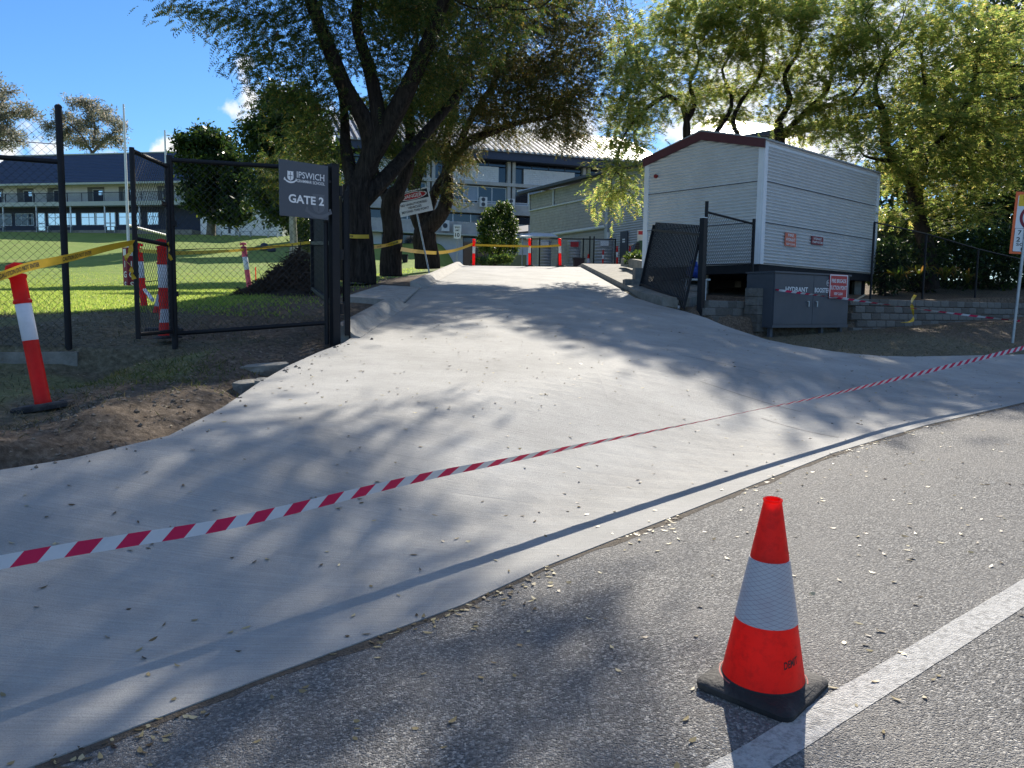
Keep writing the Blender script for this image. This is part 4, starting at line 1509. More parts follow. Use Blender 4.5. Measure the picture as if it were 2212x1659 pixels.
pipe('tension_wire', [(p1.x, p1.y, at(385, 540, 8.93).z), (p2.x, p2.y, at(700, 530, 9.28).z)], .004, BS, fp_, 6)
for zz in (.55, 1.35):
    mb = MB(); mb.box((p1.x, p1.y, pp.z + zz), .11, .07, .06, (fdir, pn, Zu)); mb.build('hinge', BS, fp_)

# vehicle gate post and leaf folded back beside the trees
vgb, vgt = at(724, 741, 9.3), at(722, 357, 9.3)
vg = Vector((vgb.x, vgb.y, 0))
gp_ = thing('gate_post', 'square black steel gate post on the left edge of the drive', 'post', (vg.x, vg.y, vgb.z))
mb = MB(); mb.box((vg.x, vg.y, (vgb.z - .2 + vgt.z) / 2), .095, .095, vgt.z - vgb.z + .2, ((sr, sl_, Zu))); mb.box((vg.x, vg.y, vgt.z + .006), .105, .105, .012, ((sr, sl_, Zu))); mb.build('tube', BS, gp_)
for zz in (.35, 1.0, 1.75):
    mb = MB(); mb.tube([(vg.x + .075, vg.y + .03, vgb.z + zz), (vg.x + .075, vg.y + .03, vgb.z + zz + .12)], .03, 10); mb.box((vg.x + .05, vg.y + .03, vgb.z + zz + .06), .06, .04, .05); mb.build('hinge', BS, gp_)


def slat_gate(name, label, a, b, z0a, z0b, h, nslat, lean=Vector((0, 0, 0)), group=None, over=.14, sw=.04, rails=(.12, .88)):
    """upright slats on two or three rails from a to b; lean = shift of the foot"""
    a, b = Vector(a), Vector(b)
    d = (b - a).normalized(); nn = Vector((-d.y, d.x, 0))
    t = thing(name, label, 'gate', (a.x, a.y, z0a), math.atan2(d.y, d.x))
    L = (b - a).length

    def P(u, w, o=0):
        k = u / L
        q = a + (b - a) * k + nn * o
        z0 = z0a + (z0b - z0a) * k
        return Vector((q.x, q.y, z0 + h * w)) + lean * (1 - w)
    for w in rails:
        mb = MB(); mb.bar(P(0, w), P(L, w), .04, .05); mb.build('rail', BS, t)
    for u in (0.02, L - .02):
        mb = MB(); mb.bar(P(u, 0.02), P(u, .96), .05, .05, d); mb.build('stile', BS, t)
    for i in range(nslat):
        u = .06 + (L - .12) * i / (nslat - 1)
        mb = MB(); mb.bar(P(u, -.0, -.035), P(u, 1.0, -.035), sw, .018, nn); mb.build('slat', BS, t)
    return t, P


ax1 = at(675, 640, 12.6)
zl0, zl1 = at(712, 668, 9.6).z, at(675, 634, 12.6).z
slat_gate('slatted_gate', 'black slatted gate leaf folded back behind the GATE sign', (-2.24, 9.55, 0), (ax1.x, ax1.y, 0), zl0, zl1, 1.62, 30, rails=(.05, .5, .9))
slat_gate('slatted_gate', 'second black gate leaf folded straight back beside the kerb', (-2.03, 9.42, 0), (-2.62, 12.0, 0), 1.05, 1.35, 1.85, 20, rails=(.08, .92))

# gate name sign
GS = at(604, 404, 8.78)
gdir = Vector((.73, .68, 0)).normalized(); gnr = Vector((gdir.y, -gdir.x, 0))
mat('sign_slate', (.072, .082, .098), .5, var=.06, scale=4)
mat('ghost_crest', (.105, .115, .13), .5, var=.03)
gwd = (on_plane(709, 416, GS, gnr) - GS).dot(gdir)
zt_, zb_ = on_plane(604, 343, GS, gnr).z, on_plane(604, 465, GS, gnr).z
gh = zt_ - zb_
gsg = thing('school_gate_sign', 'dark slate sign reading IPSWICH GRAMMAR SCHOOL GATE 2 on the fence', 'sign', (GS.x, GS.y, zb_), math.atan2(gdir.y, gdir.x))
G0 = Vector((GS.x, GS.y, zb_))


def gp(u, w): return G0 + gdir * (u * gwd) + Zu * (w * gh)


mb = MB(); mb.box(gp(.5, .5) - gnr * .008, gwd, .015, gh, (gdir, -gnr, Zu)); mb.build('panel', MATS['sign_slate'], gsg)
mb = MB(); mb.box(gp(.98, .5) - gnr * .045, .05, .05, gh * 1.05, (gdir, -gnr, Zu)); mb.bar(gp(.9, .72) - gnr * .03, gp(1.12, .72) - gnr * .03, .03, .03); mb.build('bracket', BS, gsg)


def serif_text(mb, s, c, right, w, h, off=.003):
    """font letters with slab serifs on the upright strokes"""
    put_text(mb, s, c, right, Zu, w=w, h=h, off=off, bold=.004)
    V, _ = text_geo(s, .004)
    ex = V.max(0) - V.min(0)
    nrm = Vector(right).cross(Zu)
    x = []
    # feet: every run of vertices on base and cap line
    for ylev, sgn in ((V[:, 1].min(), 1), (V[:, 1].max(), -1)):
        xs_ = np.unique(np.round(V[np.abs(V[:, 1] - ylev) < .012 * ex[1] + .004][:, 0], 3))
        groups = []
        for q in xs_:
            if groups and q - groups[-1][-1] < .16: groups[-1].append(q)
            else: groups.append([q])
        for g in groups:
            if .03 < g[-1] - g[0] < .17:
                a, b = (g[0] - .05) / ex[0] * w, (g[-1] + .05) / ex[0] * w
                y0 = ylev / ex[1] * h
                y1 = y0 + sgn * h * .07
                P0 = Vector(c) + nrm * (off + .0004)
                r_ = Vector(right)
                mb.quad(P0 + r_ * a + Zu * min(y0, y1), P0 + r_ * b + Zu * min(y0, y1), P0 + r_ * b + Zu * max(y0, y1), P0 + r_ * a + Zu * max(y0, y1))


mb = MB(); serif_text(mb, 'IPSWICH', gp(.63, .765), gdir, gwd * .57, gh * .115); mb.build('lettering', WL, gsg)
mb = MB(); put_text(mb, 'GRAMMAR SCHOOL', gp(.635, .655), gdir, Zu, w=gwd * .58, h=gh * .056, bold=.012); mb.build('lettering', WL, gsg)
mb = MB(); put_text(mb, 'GATE 2', gp(.535, .325), gdir, Zu, w=gwd * .73, h=gh * .155, bold=.028, off=.005); mb.build('lettering', WL, gsg)


def crest(cx_, cy_, s, m, m_in, off):
    """shield with a cross over a scroll"""
    o = gp(cx_, cy_) + gnr * off
    def q(x, y): return o + gdir * (x * s) + Zu * (y * s)
    mb = MB()
    sh = [(-.36, .5), (-.30, .44), (-.33, -.1), (-.26, -.28), (0, -.42), (.26, -.28), (.33, -.1), (.30, .44), (.36, .5)]
    mb.add([q(*p) for p in reversed(sh)], [tuple(range(len(sh)))])
    N_ = 12
    arc = []
    for i in range(N_ + 1):
        x = -.62 + 1.24 * i / N_
        y = -.42 - .22 * (1 - (x / .62) ** 2) + (.0 if abs(x) < .5 else .03)
        arc.append((x, y))
    V = []
    for (x, y) in arc: V += [q(x, y), q(x, y + .17)]
    mb.add(V, [(2 * i, 2 * i + 2, 2 * i + 3, 2 * i + 1) for i in range(N_)])
    for sg in (-1, 1):
        mb.quad(q(sg * .62, -.40), q(sg * .72, -.36), q(sg * .64, -.12), q(sg * .54, -.18))
    mb.build('crest', m, gsg)
    mb = MB()
    o2 = gnr * .0012
    mb.quad(q(-.03, -.3) + o2, q(.03, -.3) + o2, q(.03, .42) + o2, q(-.03, .42) + o2)
    mb.quad(q(-.22, .05) + o2 * 2, q(.22, .05) + o2 * 2, q(.22, .11) + o2 * 2, q(-.22, .11) + o2 * 2)
    mb.build('crest_cross', m_in, gsg)


crest(.215, .715, gwd * .19, WL, MATS['sign_slate'], .003)
crest(.79, .26, gwd * .40, MATS['ghost_crest'], MATS['sign_slate'], .002)

# right gate: leaf hanging askew, post and mesh panel
rgb, rgt = at(1512, 682, 16.2), at(1525, 471, 16.2)
rg = Vector((rgb.x, rgb.y, 0))
rp = thing('gate_post', 'black gate post right of the drive with a leaf hanging off it', 'post', (rg.x, rg.y, rgb.z))
mb = MB(); mb.box((rg.x, rg.y, (rgb.z - .2 + rgt.z) / 2), .11, .11, rgt.z - rgb.z + .2, (sr, sl_, Zu)); mb.build('tube', BS, rp)
mb = MB(); mb.box((rg.x, rg.y, rgt.z + .006), .12, .12, .014, (sr, sl_, Zu)); mb.build('cap', MATS['white_metal'], rp)
for zz in (1.55,):
    mb = MB(); mb.box((rg.x - .07, rg.y + .02, rgb.z + zz), .10, .06, .14); mb.build('hinge', BS, rp)
tr_c, br_c = at(1518, 487, 16.25), at(1477, 668, 16.25)
tl_c, bl_c = at(1413, 480, 20.0), at(1380, 628, 20.0)
hgt = ((tr_c.z - br_c.z) + (tl_c.z - bl_c.z)) / 2
foot = Vector((((br_c.x - tr_c.x) + (bl_c.x - tl_c.x)) / 2, 0, 0))
lg, LP = slat_gate('slatted_gate', 'black slatted gate leaf leaning askew with its foot kicked out onto the drive', (tr_c.x, tr_c.y, 0), (tl_c.x, tl_c.y, 0), tr_c.z - hgt, tl_c.z - hgt, hgt, 34, lean=foot, sw=.045, rails=(.10, .89))
for u in (.3, 3.8):
    q = LP(u, 0); mb = MB(); mb.lathe([(.0, -.02), (.045, -.02), (.05, 0), (.045, .02), (0, .02)], 12, q + Vector((-.02, -.03, .0)), (1, 0, 0)); mb.build('castor_wheel', MATS['galvanised'], lg, smooth=True)
tpb, tpt = at(1518, 678, 16.5), at(1532, 435, 16.5)
t2b, t2t = at(1621, 661, 17.75), at(1636, 473, 17.75)
mp2 = thing('fence_panel', 'black chain link panel on posts in front of the raised shed', 'fence', (tpb.x, tpb.y, tpb.z))
for (b_, t_) in ((tpb, tpt), (t2b, t2t)):
    pipe('post', [(b_.x, b_.y, b_.z - .15), (b_.x, b_.y, t_.z)], .037, BS, mp2)
zr0, zr1_ = at(1534, 458, 16.5).z, at(1633, 484, 17.75).z
pipe('rail', [(tpb.x, tpb.y, zr0), (t2b.x, t2b.y, zr1_)], .024, BS, mp2)
zq0, zq1 = at(1528, 572, 16.5).z, at(1629, 570, 17.75).z
pipe('lower_rail', [(tpb.x, tpb.y, zq0), (t2b.x, t2b.y, zq1)], .012, BS, mp2)
chainlink((tpb.x, tpb.y, zq0), (t2b.x, t2b.y, zq1), (t2b.x, t2b.y, zr1_), (tpb.x, tpb.y, zr0), .072, .003, mp2, hexed=True)
zq2, zq3 = at(1522, 655, 16.5).z, at(1622, 652, 17.75).z
pipe('bottom_rail', [(tpb.x, tpb.y, zq2), (t2b.x, t2b.y, zq3)], .02, BS, mp2)

# masonry: short blocks under the mesh panel, pier, right retaining wall
mat('split_block', (.12, .112, .10), .95, var=.4, scale=5, bump=.9, bscale=30, dirt=(.06, .055, .045), dscale=4, damt=.8)
mat('split_block_pale', (.17, .165, .15), .95, var=.35, scale=5, bump=.9, bscale=30, dirt=(.09, .085, .075), dscale=4, damt=.7)
blk_mesh = {}


def block_wall(name, label, o, d, n_len, courses, bw=.39, bh=.18, depth=.22, batter=.03, curve=0.):
    o = Vector(o); d = Vector(d).normalized(); nb = Vector((d.y, -d.x, 0))
    t = thing(name, label, 'wall', o, math.atan2(d.y, d.x))
    inv = WM[t].inverted()
    for c in range(courses):
        n = n_len if isinstance(n_len, int) else n_len[c]
        for i in range(n):
            u = (i + (.5 if c % 2 else 0)) * bw + bw / 2
            off = -curve * u * u + rnd.uniform(-.006, .006) + batter * c
            pos = o + d * u - nb * (off + depth / 2) + Vector((0, 0, c * bh + bh / 2))
            key = rnd.randrange(5)
            kk = (name, key)
            if kk not in blk_mesh:
                mb = MB(); b = .012
                w, h, dp = bw - .012, bh - .012, depth
                rr_ = random.Random(key)
                f = [(-w / 2 + b, -dp / 2 - rr_.uniform(0, .012), -h / 2 + b), (w / 2 - b, -dp / 2 - rr_.uniform(0, .012), -h / 2 + b), (w / 2 - b, -dp / 2 - rr_.uniform(0, .012), h / 2 - b), (-w / 2 + b, -dp / 2 - rr_.uniform(0, .012), h / 2 - b)]
                e = [(-w / 2, -dp / 2 + b, -h / 2), (w / 2, -dp / 2 + b, -h / 2), (w / 2, -dp / 2 + b, h / 2), (-w / 2, -dp / 2 + b, h / 2)]
                k = [(-w / 2, dp / 2, -h / 2), (w / 2, dp / 2, -h / 2), (w / 2, dp / 2, h / 2), (-w / 2, dp / 2, h / 2)]
                mb.add(f + e + k, [(0, 1, 2, 3)] + [(4 + j, 4 + (j + 1) % 4, (j + 1) % 4, j) for j in range(4)] + [(8 + j, 8 + (j + 1) % 4, 4 + (j + 1) % 4, 4 + j) for j in range(4)] + [(11, 10, 9, 8)])
                ob = mb.build('block', MATS['split_block' if key % 2 else 'split_block_pale'], t, local=True)
                blk_mesh[kk] = ob.data
            else:
                ob = link('block', blk_mesh[kk], t)
            ob.location = inv @ pos
            ob.rotation_euler = (0, 0, rnd.uniform(-.015, .015))
    return t


rwb = at(1842, 712, 18.3)
block_wall('retaining_wall', 'stained grey block retaining wall right of the cabinet', (rwb.x, rwb.y, rwb.z - .12), (.85, .53, 0), 30, 5, bh=.172)
block_wall('retaining_wall', 'low stained block wall under the mesh panel', (rg.x + .12, rg.y - .12, 1.02), (sr.x, sr.y, 0), [5, 5, 5, 4], 4, bw=.34, bh=.16, batter=.02)
pq = at(1634, 700, 17.0)
pier = thing('block_pier', 'pale block pier against the left side of the cabinet', 'pier', (pq.x, pq.y, 1.0), math.atan2(cdir.y, cdir.x))
for k in range(5):
    mb = MB(); mb.box((pq.x - .02, pq.y, 1.0 + .19 * k + .093), .34, .36, .18, (cdir, -cnr, Zu)); mb.build('block', MATS['split_block_pale' if k > 1 else 'split_block'], pier)

# fence above the retaining wall
tf = None
wp = [(1880, 640, 480, 19.0), (1872 + 120, 650, 505, 21.0), (2105, 655, 538, 22.5), (2262, 668, 575, 24.3)]
rf_ = thing('chain_link_fence', 'black chain link fence along the top of the retaining wall before the shrubs', 'fence', at(wp[0][0], wp[0][1], wp[0][3]))
prev_ = None
for (px, pb, ptp, Yd) in wp:
    b_, t_ = at(px, pb, Yd), at(px + 4, ptp, Yd)
    q0_, q1_ = Vector((b_.x, b_.y, b_.z - .3)), Vector((b_.x, b_.y, t_.z))
    pipe('post', [q0_, q1_], .028, BS, rf_)
    if prev_:
        pipe('rail', [prev_[1], q1_], .02, BS, rf_)
        chainlink(prev_[0] + Zu * .3, q0_ + Zu * .3, q1_, prev_[1], .08, .0016, rf_)
    prev_ = (q0_, q1_)

# ------------------------------------------------------------------ bollards and cones


def make_bollard(label, group):
    t = thing('traffic_bollard', label, 'bollard', (0, 0, 0), 0, group)
    mb = MB()
    mb.lathe([(.058, .045), (.062, .06), (.057, .075), (.0555, .55)], 24, cap=False)
    mb.build('lower_tube', MATS['hiviz_orange'], t, smooth=True)
    mb = MB(); mb.lathe([(.0555, .55), (.057, .552), (.057, .835), (.0555, .838)], 24, cap=False); mb.build('reflective_band', MATS['hiviz_band'], t, smooth=True)
    mb = MB()
    mb.lathe([(.0555, .838), (.064, .842), (.067, .855), (.064, .868), (.0575, .874), (.0565, 1.03), (.062, 1.038), (.066, 1.05), (.062, 1.064), (.045, 1.07), (.02, 1.074), (0, 1.075)], 24)
    mb.build('upper_tube', MATS['hiviz_orange'], t, smooth=True)
    mb = MB(); mb.tube([(0, 0, 1.07), (0, 0, 1.115)], [.022, .018], 12)
    mb.tube([(-.065, 0, 1.105), (-.055, 0, 1.123), (0, 0, 1.135), (.055, 0, 1.123), (.065, 0, 1.105)], [.018, .024, .028, .024, .018], 10); mb.build('tee_cap', MATS['hiviz_orange'], t, smooth=True)
    # eight-sided rubber foot with carrying slot
    mb = MB()
    o = [(.21, .09), (.21, -.09), (.10, -.17), (-.10, -.17), (-.21, -.09), (-.21, .09), (-.10, .17), (.10, .17)]
    ring = lambda s, z: [(x * s, y * s, z) for x, y in o]
    V = ring(1, 0) + ring(1, .03) + ring(.93, .045) + ring(.40, .05)
    n = 8
    Fc = [tuple(range(7, -1, -1))] + [(k * n + i, k * n + (i + 1) % n, (k + 1) * n + (i + 1) % n, (k + 1) * n + i) for k in range(3) for i in range(n)] + [tuple(range(24, 32))]
    mb.add(V, Fc)
    b = mb.build('rubber_foot', MATS['rubber'], t)
    mb = MB(); mb.box((.152, 0, .0495), .035, .10, .004); mb.build('handle_slot', MATS['black_letter'], b)
    return t


boll0 = make_bollard('', '')


def place(proto, used, label, base, top=None, rz=0., s=1., group=None, height=1.135):
    o = proto if not used[0] else copy_tree(proto)
    used[0] = True
    base = Vector(base)
    if top is not None:
        d = (Vector(top) - base)
        s = d.length / height * s
        q = Vector((0, 0, 1)).rotation_difference(d.normalized()) @ Matrix.Rotation(rz, 3, 'Z').to_quaternion()
        o.rotation_mode = 'QUATERNION'; o.rotation_quaternion = q
    else:
        o.rotation_mode = 'XYZ'; o.rotation_euler = (0, 0, rz)
    o.location = base
    o.scale = (s, s, s)
    o['label'] = label
    if group: o['group'] = group
    return o


BG = 'orange and white traffic bollards'
ub = [False]


def bollard(label, px, pb, pxt, pt_, Y, rz=0., group=BG, lift=0.):
    b = at(px, pb, Y); t = at(pxt, pt_, Y)
    return place(boll0, ub, label, b + Zu * lift, t, rz, 1., group)


bollard('large orange bollard leaning left on the dirt verge in the foreground', 96, 884, 33, 574, 6.1, R(12))
bollard('orange bollard behind the open pedestrian gate, beside the maroon post pad', 312, 668, 299, 528, 13.4, .3)
bollard('tallest bollard behind the pedestrian gate tied with yellow tape', 355, 716, 349, 520, 9.8, .2)
pink = bollard('faded pink bollard behind the fence panel beside the root pile', 541, 636, 525, 526, 17.3, .5)
bollard('far bollard at the left kerb of the drive crest', 1023, 576, 1024, 517, 31, .1, lift=.0)
bollard('far bollard in the middle of the drive crest', 1144, 575.5, 1144, 516, 31, .2)
bollard('far bollard at the right end of the yellow tape on the crest', 1210, 576, 1209, 516, 31, .3)
BG2 = 'small bollards beside the clad annexe'
for px, pxt, lb_ in [(1302, 1303, 'small distant bollard left of the annexe corner post'), (1333, 1333, 'small distant bollard at the annexe downpipe'), (1358, 1361, 'small distant bollard before the white panel under the rail')]:
    bollard(lb_, px, 577 if px < 1340 else 573, pxt, 541 if px < 1310 else 533, 46, .4, group=BG2)
mat('faded_pink', (.66, .085, .13), .55, var=.1, dirt=(.55, .2, .22), dscale=8, damt=.4)
for ch in pink.children:
    if ch.name.split('.')[0] in ('lower_tube', 'upper_tube', 'tee_cap'):
        ch.material_slots[0].link = 'OBJECT'
        ch.material_slots[0].material = MATS['faded_pink']


def mat_sleeve():
    m = bpy.data.materials.new('reflective_sleeve')
    n, l, p = nodes_of(m)
    t = n.new('ShaderNodeTexCoord')
    s = n.new('ShaderNodeSeparateXYZ'); l.new(t.outputs['Object'], s.inputs[0])
    a = n.new('ShaderNodeMath'); a.operation = 'ARCTAN2'; l.new(s.outputs['X'], a.inputs[0]); l.new(s.outputs['Y'], a.inputs[1])
    outs = []
    for sg in (1, -1):
        k = n.new('ShaderNodeMath'); k.operation = 'MULTIPLY'; l.new(s.outputs['Z'], k.inputs[0]); k.inputs[1].default_value = 60 * sg
        ad = n.new('ShaderNodeMath'); ad.operation = 'MULTIPLY_ADD'; l.new(a.outputs[0], ad.inputs[0]); ad.inputs[1].default_value = 7 / math.pi; l.new(k.outputs[0], ad.inputs[2])
        fr = n.new('ShaderNodeMath'); fr.operation = 'PINGPONG'; l.new(ad.outputs[0], fr.inputs[0]); fr.inputs[1].default_value = .5
        lt = n.new('ShaderNodeMath'); lt.operation = 'LESS_THAN'; l.new(fr.outputs[0], lt.inputs[0]); lt.inputs[1].default_value = .035
        outs.append(lt.outputs[0])
    mxm = n.new('ShaderNodeMath'); mxm.operation = 'MAXIMUM'; l.new(outs[0], mxm.inputs[0]); l.new(outs[1], mxm.inputs[1])
    nz = n.new('ShaderNodeTexNoise'); nz.inputs['Scale'].default_value = 9; nz.inputs['Detail'].default_value = 6; l.new(t.outputs['Object'], nz.inputs['Vector'])
    r = n.new('ShaderNodeMapRange'); r.inputs['From Min'].default_value = .5; r.inputs['From Max'].default_value = .75; r.inputs['To Max'].default_value = .55; l.new(nz.outputs['Fac'], r.inputs['Value'])
    c0 = n.new('ShaderNodeMixRGB'); c0.inputs['Color1'].default_value = (.42, .42, .45, 1); c0.inputs['Color2'].default_value = (.34, .24, .27, 1); l.new(r.outputs[0], c0.inputs['Fac'])
    c1 = n.new('ShaderNodeMixRGB'); l.new(mxm.outputs[0], c1.inputs['Fac']); l.new(c0.outputs[0], c1.inputs['Color1']); c1.inputs['Color2'].default_value = (.22, .18, .21, 1)
    l.new(c1.outputs[0], p.inputs['Base Color'])
    p.inputs['Roughness'].default_value = .38
    MATS['reflective_sleeve'] = m


mat_sleeve()
mat('cone_orange', (.90, .036, .022), .42, var=.06, scale=7, spec=.4, dirt=(.30, .02, .018), dscale=24, damt=.4)
thin_plastic('cone_orange')


def rounded_square(s, r, z, n=4):
    out = []
    for cx_, cy_, a0 in ((1, 1, 0), (-1, 1, 90), (-1, -1, 180), (1, -1, 270)):
        for k in range(n + 1):
            t = R(a0 + 90 * k / n)
            out.append((cx_ * (s - r) + r * math.cos(t), cy_ * (s - r) + r * math.sin(t), z))
    return out


def make_cone():
    t = thing('traffic_cone', '', 'cone', (0, 0, 0))
    mb = MB()
    rings = [rounded_square(.178, .035, 0), rounded_square(.18, .036, .008), rounded_square(.18, .036, .022), rounded_square(.172, .036, .030), rounded_square(.165, .07, .034)]
    n = len(rings[0])
    circ = [(.158 * math.cos(R(90) * (i // 5) + R(90) * (i % 5) / 4), .158 * math.sin(R(90) * (i // 5) + R(90) * (i % 5) / 4), .046) for i in range(n)]
    rings.append(circ)
    V = [p for r_ in rings for p in r_]
    Fc = [tuple(range(n - 1, -1, -1))] + [(k * n + i, k * n + (i + 1) % n, (k + 1) * n + (i + 1) % n, (k + 1) * n + i) for k in range(len(rings) - 1) for i in range(n)] + [tuple(range((len(rings) - 1) * n, len(rings) * n))]
    mb.add(V, Fc)
    mb.build('rubber_base', MATS['rubber'], t, smooth=True)
    rad = lambda z: .146 - (.146 - .030) * (z - .04) / .66
    mb = MB(); mb.lathe([(rad(.03) + .012, .034), (rad(.04) + .003, .041), (rad(.05), .052)], 48, cap=False); mb.build('rubber_skirt', MATS['rubber'], t, smooth=True)
    mb = MB()
    V = []
    for k in range(31):
        a = R(-47 - 25 + 230 * k / 30)
        for r_, z in ((.150, .0475), (.159, .0445), (.161, .036)): V.append((r_ * math.cos(a), r_ * math.sin(a), z))
    mb.add(V, [(3 * k + j, 3 * k + j + 1, 3 * k + j + 4, 3 * k + j + 3) for k in range(30) for j in (0, 1)])
    mb.build('base_rim', mat('rim_pink', (.36, .10, .08), .6, var=.2, scale=20), t, smooth=True)
    mb = MB(); mb.lathe([(rad(.048), .048), (rad(.1), .1), (rad(.265), .265)], 48, cap=False)
    mb.build('lower_body', MATS['cone_orange'], t, smooth=True)
    mb = MB(); mb.lathe([(rad(.265), .265), (rad(.265) + .0025, .266), (rad(.49) + .0025, .489), (rad(.49), .49)], 48, cap=False); mb.build('reflective_sleeve', MATS['reflective_sleeve'], t, smooth=True)
    mb = MB(); mb.lathe([(rad(.49), .49), (rad(.694), .694), (.033, .697), (.034, .702), (.030, .705), (.026, .702), (.025, .69), (.06, .45)], 48, cap=False); mb.build('upper_body', MATS['cone_orange'], t, smooth=True)
    return t, rad


cone0, crad = make_cone()
uc = [False]
cpos = Vector((.925, 2.675, 0)); cpos.z = roadz(cpos.x, cpos.y)
fc_ = place(cone0, uc, 'large orange traffic cone with grey reflective sleeve on the asphalt beside the white line', cpos, None, R(47), 1., None)
fc_.rotation_euler = (R(1.3), R(-1.7), R(47))
CG = 'traffic cones'
place(cone0, uc, 'orange cone half hidden behind the pedestrian gate, left of its taller neighbour', at(345, 692, 11.6), at(349, 612, 11.6), .4, 1., CG, .70)
place(cone0, uc, 'orange and white cone leaning just behind the pedestrian gate hinge post', at(362, 731, 9.15), at(355, 640, 9.15), .9, 1., CG, .70)
place(cone0, uc, 'small plain orange cone at the top of the drive by the fenced tanks', at(1271, 580, 46), at(1271, 549, 46), .2, 1., CG, .70)
# stamp on the foreground cone, wrapped round the body
ang = R(-90 + 26)
V, Fc = text_geo('DEMIT', .03)
ex = V.max(0) - V.min(0)
mb = MB()
LV = []
for q in V:
    z = .15 + q[1] / ex[1] * .026 + q[0] / ex[0] * .012
    a = ang - R(47) + (q[0] / ex[0] * .062) / crad(.15)
    r_ = crad(z) + .0015
    LV.append((r_ * math.cos(a), r_ * math.sin(a), z))
mb.add(LV, Fc)
mb.build('stamp', mat('stamp_ink', (.05, .012, .012), .6), cone0, local=True)

# ------------------------------------------------------------------ tapes
mat('tape_white', (.66, .67, .70), .6, var=.06, spec=.15)
mat('tape_red', (.66, .028, .095), .6, var=.08, spec=.15)
mat('tape_yellow', (.56, .36, .02), .4, var=.08, dirt=(.4, .28, .03), dscale=20, damt=.4)


def spline(P, n):
    P = [Vector(p) for p in P]
    out = []
    m = len(P)
    for i in range(m - 1):
        p0, p1, p2, p3 = P[max(i - 1, 0)], P[i], P[i + 1], P[min(i + 2, m - 1)]
        for k in range(n):
            t = k / n
            out.append(.5 * ((2 * p1) + (p2 - p0) * t + (2 * p0 - 5 * p1 + 4 * p2 - p3) * t * t + (3 * p1 - p0 - 3 * p2 + p3) * t ** 3))
    out.append(P[-1])
    return out


class Ribbon:
    def __init__(s, pts, width, roll, n=14):
        """roll: list of angles (rad) of the ribbon about its run, 0 = standing upright"""
        s.p = spline(pts, n)
        s.L = [0]
        for a, b in zip(s.p[:-1], s.p[1:]): s.L.append(s.L[-1] + (b - a).length)
        s.w = width
        kk = np.array(s.L)[::n] / s.L[-1] if len(roll) == len(pts) else np.linspace(0, 1, len(roll))
        s.r = lambda t: float(np.interp(t, kk, roll))

    def at(s, u, v, off=0.):
        L = s.L
        u = min(max(u, 0), L[-1] - 1e-6)
        i = int(np.searchsorted(L, u)) - 1
        i = min(max(i, 0), len(L) - 2)
        f = (u - L[i]) / (L[i + 1] - L[i])
        c = s.p[i].lerp(s.p[i + 1], f)
        d = (s.p[i + 1] - s.p[i]).normalized()
        side = d.cross(Zu).normalized()
        up = side.cross(d)
        a = s.r(u / L[-1])
        across = up * math.cos(a) + side * math.sin(a)
        nrm = d.cross(across)
        return c + across * (v * s.w) + nrm * off

    def grid(s, mb, u0, u1, v0=-.5, v1=.5, slant=0., mi=0, du=.05, nv=3):
        n = max(1, int((u1 - u0) / du))
        V = []
        for i in range(n + 1):
            for j in range(nv + 1):
                v = v0 + (v1 - v0) * j / nv
                u = u0 + (u1 - u0) * i / n + slant * v
                V.append(s.at(u, v))
        mb.add(V, [(i * (nv + 1) + j, (i + 1) * (nv + 1) + j, (i + 1) * (nv + 1) + j + 1, i * (nv + 1) + j + 1) for i in range(n) for j in range(nv)], mi)


def striped_tape(name, label, pts, width, roll, per, slant):
    rb = Ribbon(pts, width, roll)
    mb = MB()
    T = rb.L[-1]
    u = -.05; k = 0
    while u < T + .05:
        rb.grid(mb, u, min(u + per, T + .1), slant=slant, mi=k % 2, du=.04)
        u += per; k += 1
    o = mb.build(name, [MATS['tape_white'], MATS['tape_red']])
    return tag(o, label, 'barrier tape', 'red and white barrier tapes')


TP = [(-3.30, 1.62, .44), at(0, 1215, 2.84), at(260, 1170, 3.1), at(521, 1125, 3.44), at(900, 1034, 4.1), at(1100, 994, 4.56), at(1300, 953, 5.14), at(1497, 914, 5.85), at(1639, 884, 6.5), at(1781, 855, 7.25), at(1959, 813, 8.44), at(2212, 751, 10.16), at(2420, 700, 12.2)]
striped_tape('barrier_tape', 'long red and white barrier tape strung across the driveway mouth', TP, .060, [.25, .2, .15, .2, .5, .75, .95, 1.15, 1.2, .95, .5, .2, .2], .092, .05)
T2 = [at(1630, 619, 17.7), at(1662, 624, 17.0), at(1700, 629, 16.4), at(1790, 641, 17.3), at(1830, 646, 17.6), at(1950, 663, 17.9), at(2100, 682, 17.6), at(2189, 692, 17.0), at(2203, 693, 16.9)]
striped_tape('barrier_tape', 'thin twisted red and white tape from the mesh panel to the school zone sign pole', T2, .045, [0, .9, .2, 1.4, .4, 1.5, .3, 1.3, .2], .16, .04)


def yellow_tape(label, pts, width, roll, text=None, u0=.2, group='yellow caution tapes', gap=.35, flip=False):
    rb = Ribbon(pts, width, roll)
    mb = MB(); rb.grid(mb, 0, rb.L[-1] - 1e-4, du=.04)
    o = mb.build('caution_tape', MATS['tape_yellow'])
    tag(o, label, 'caution tape', group)
    WM[o] = Matrix.Identity(4)
    if text:
        V, Fc = text_geo(text, .02)
        ex = V.max(0) - V.min(0)
        lh = width * .52; lw = lh * ex[0] / ex[1] * .9
        u = u0
        while u + lw < rb.L[-1]:
            mb = MB()
            for sg in (-1, 1):
                mb.add([rb.at(u + (q[0] / ex[0] + .5) * lw, q[1] / ex[1] * .52, .0016 * sg) for q in V], Fc if sg > 0 else [tuple(reversed(f)) for f in Fc])
            mb.build('lettering', MATS['black_letter'], o)
            u += lw + gap
    return o


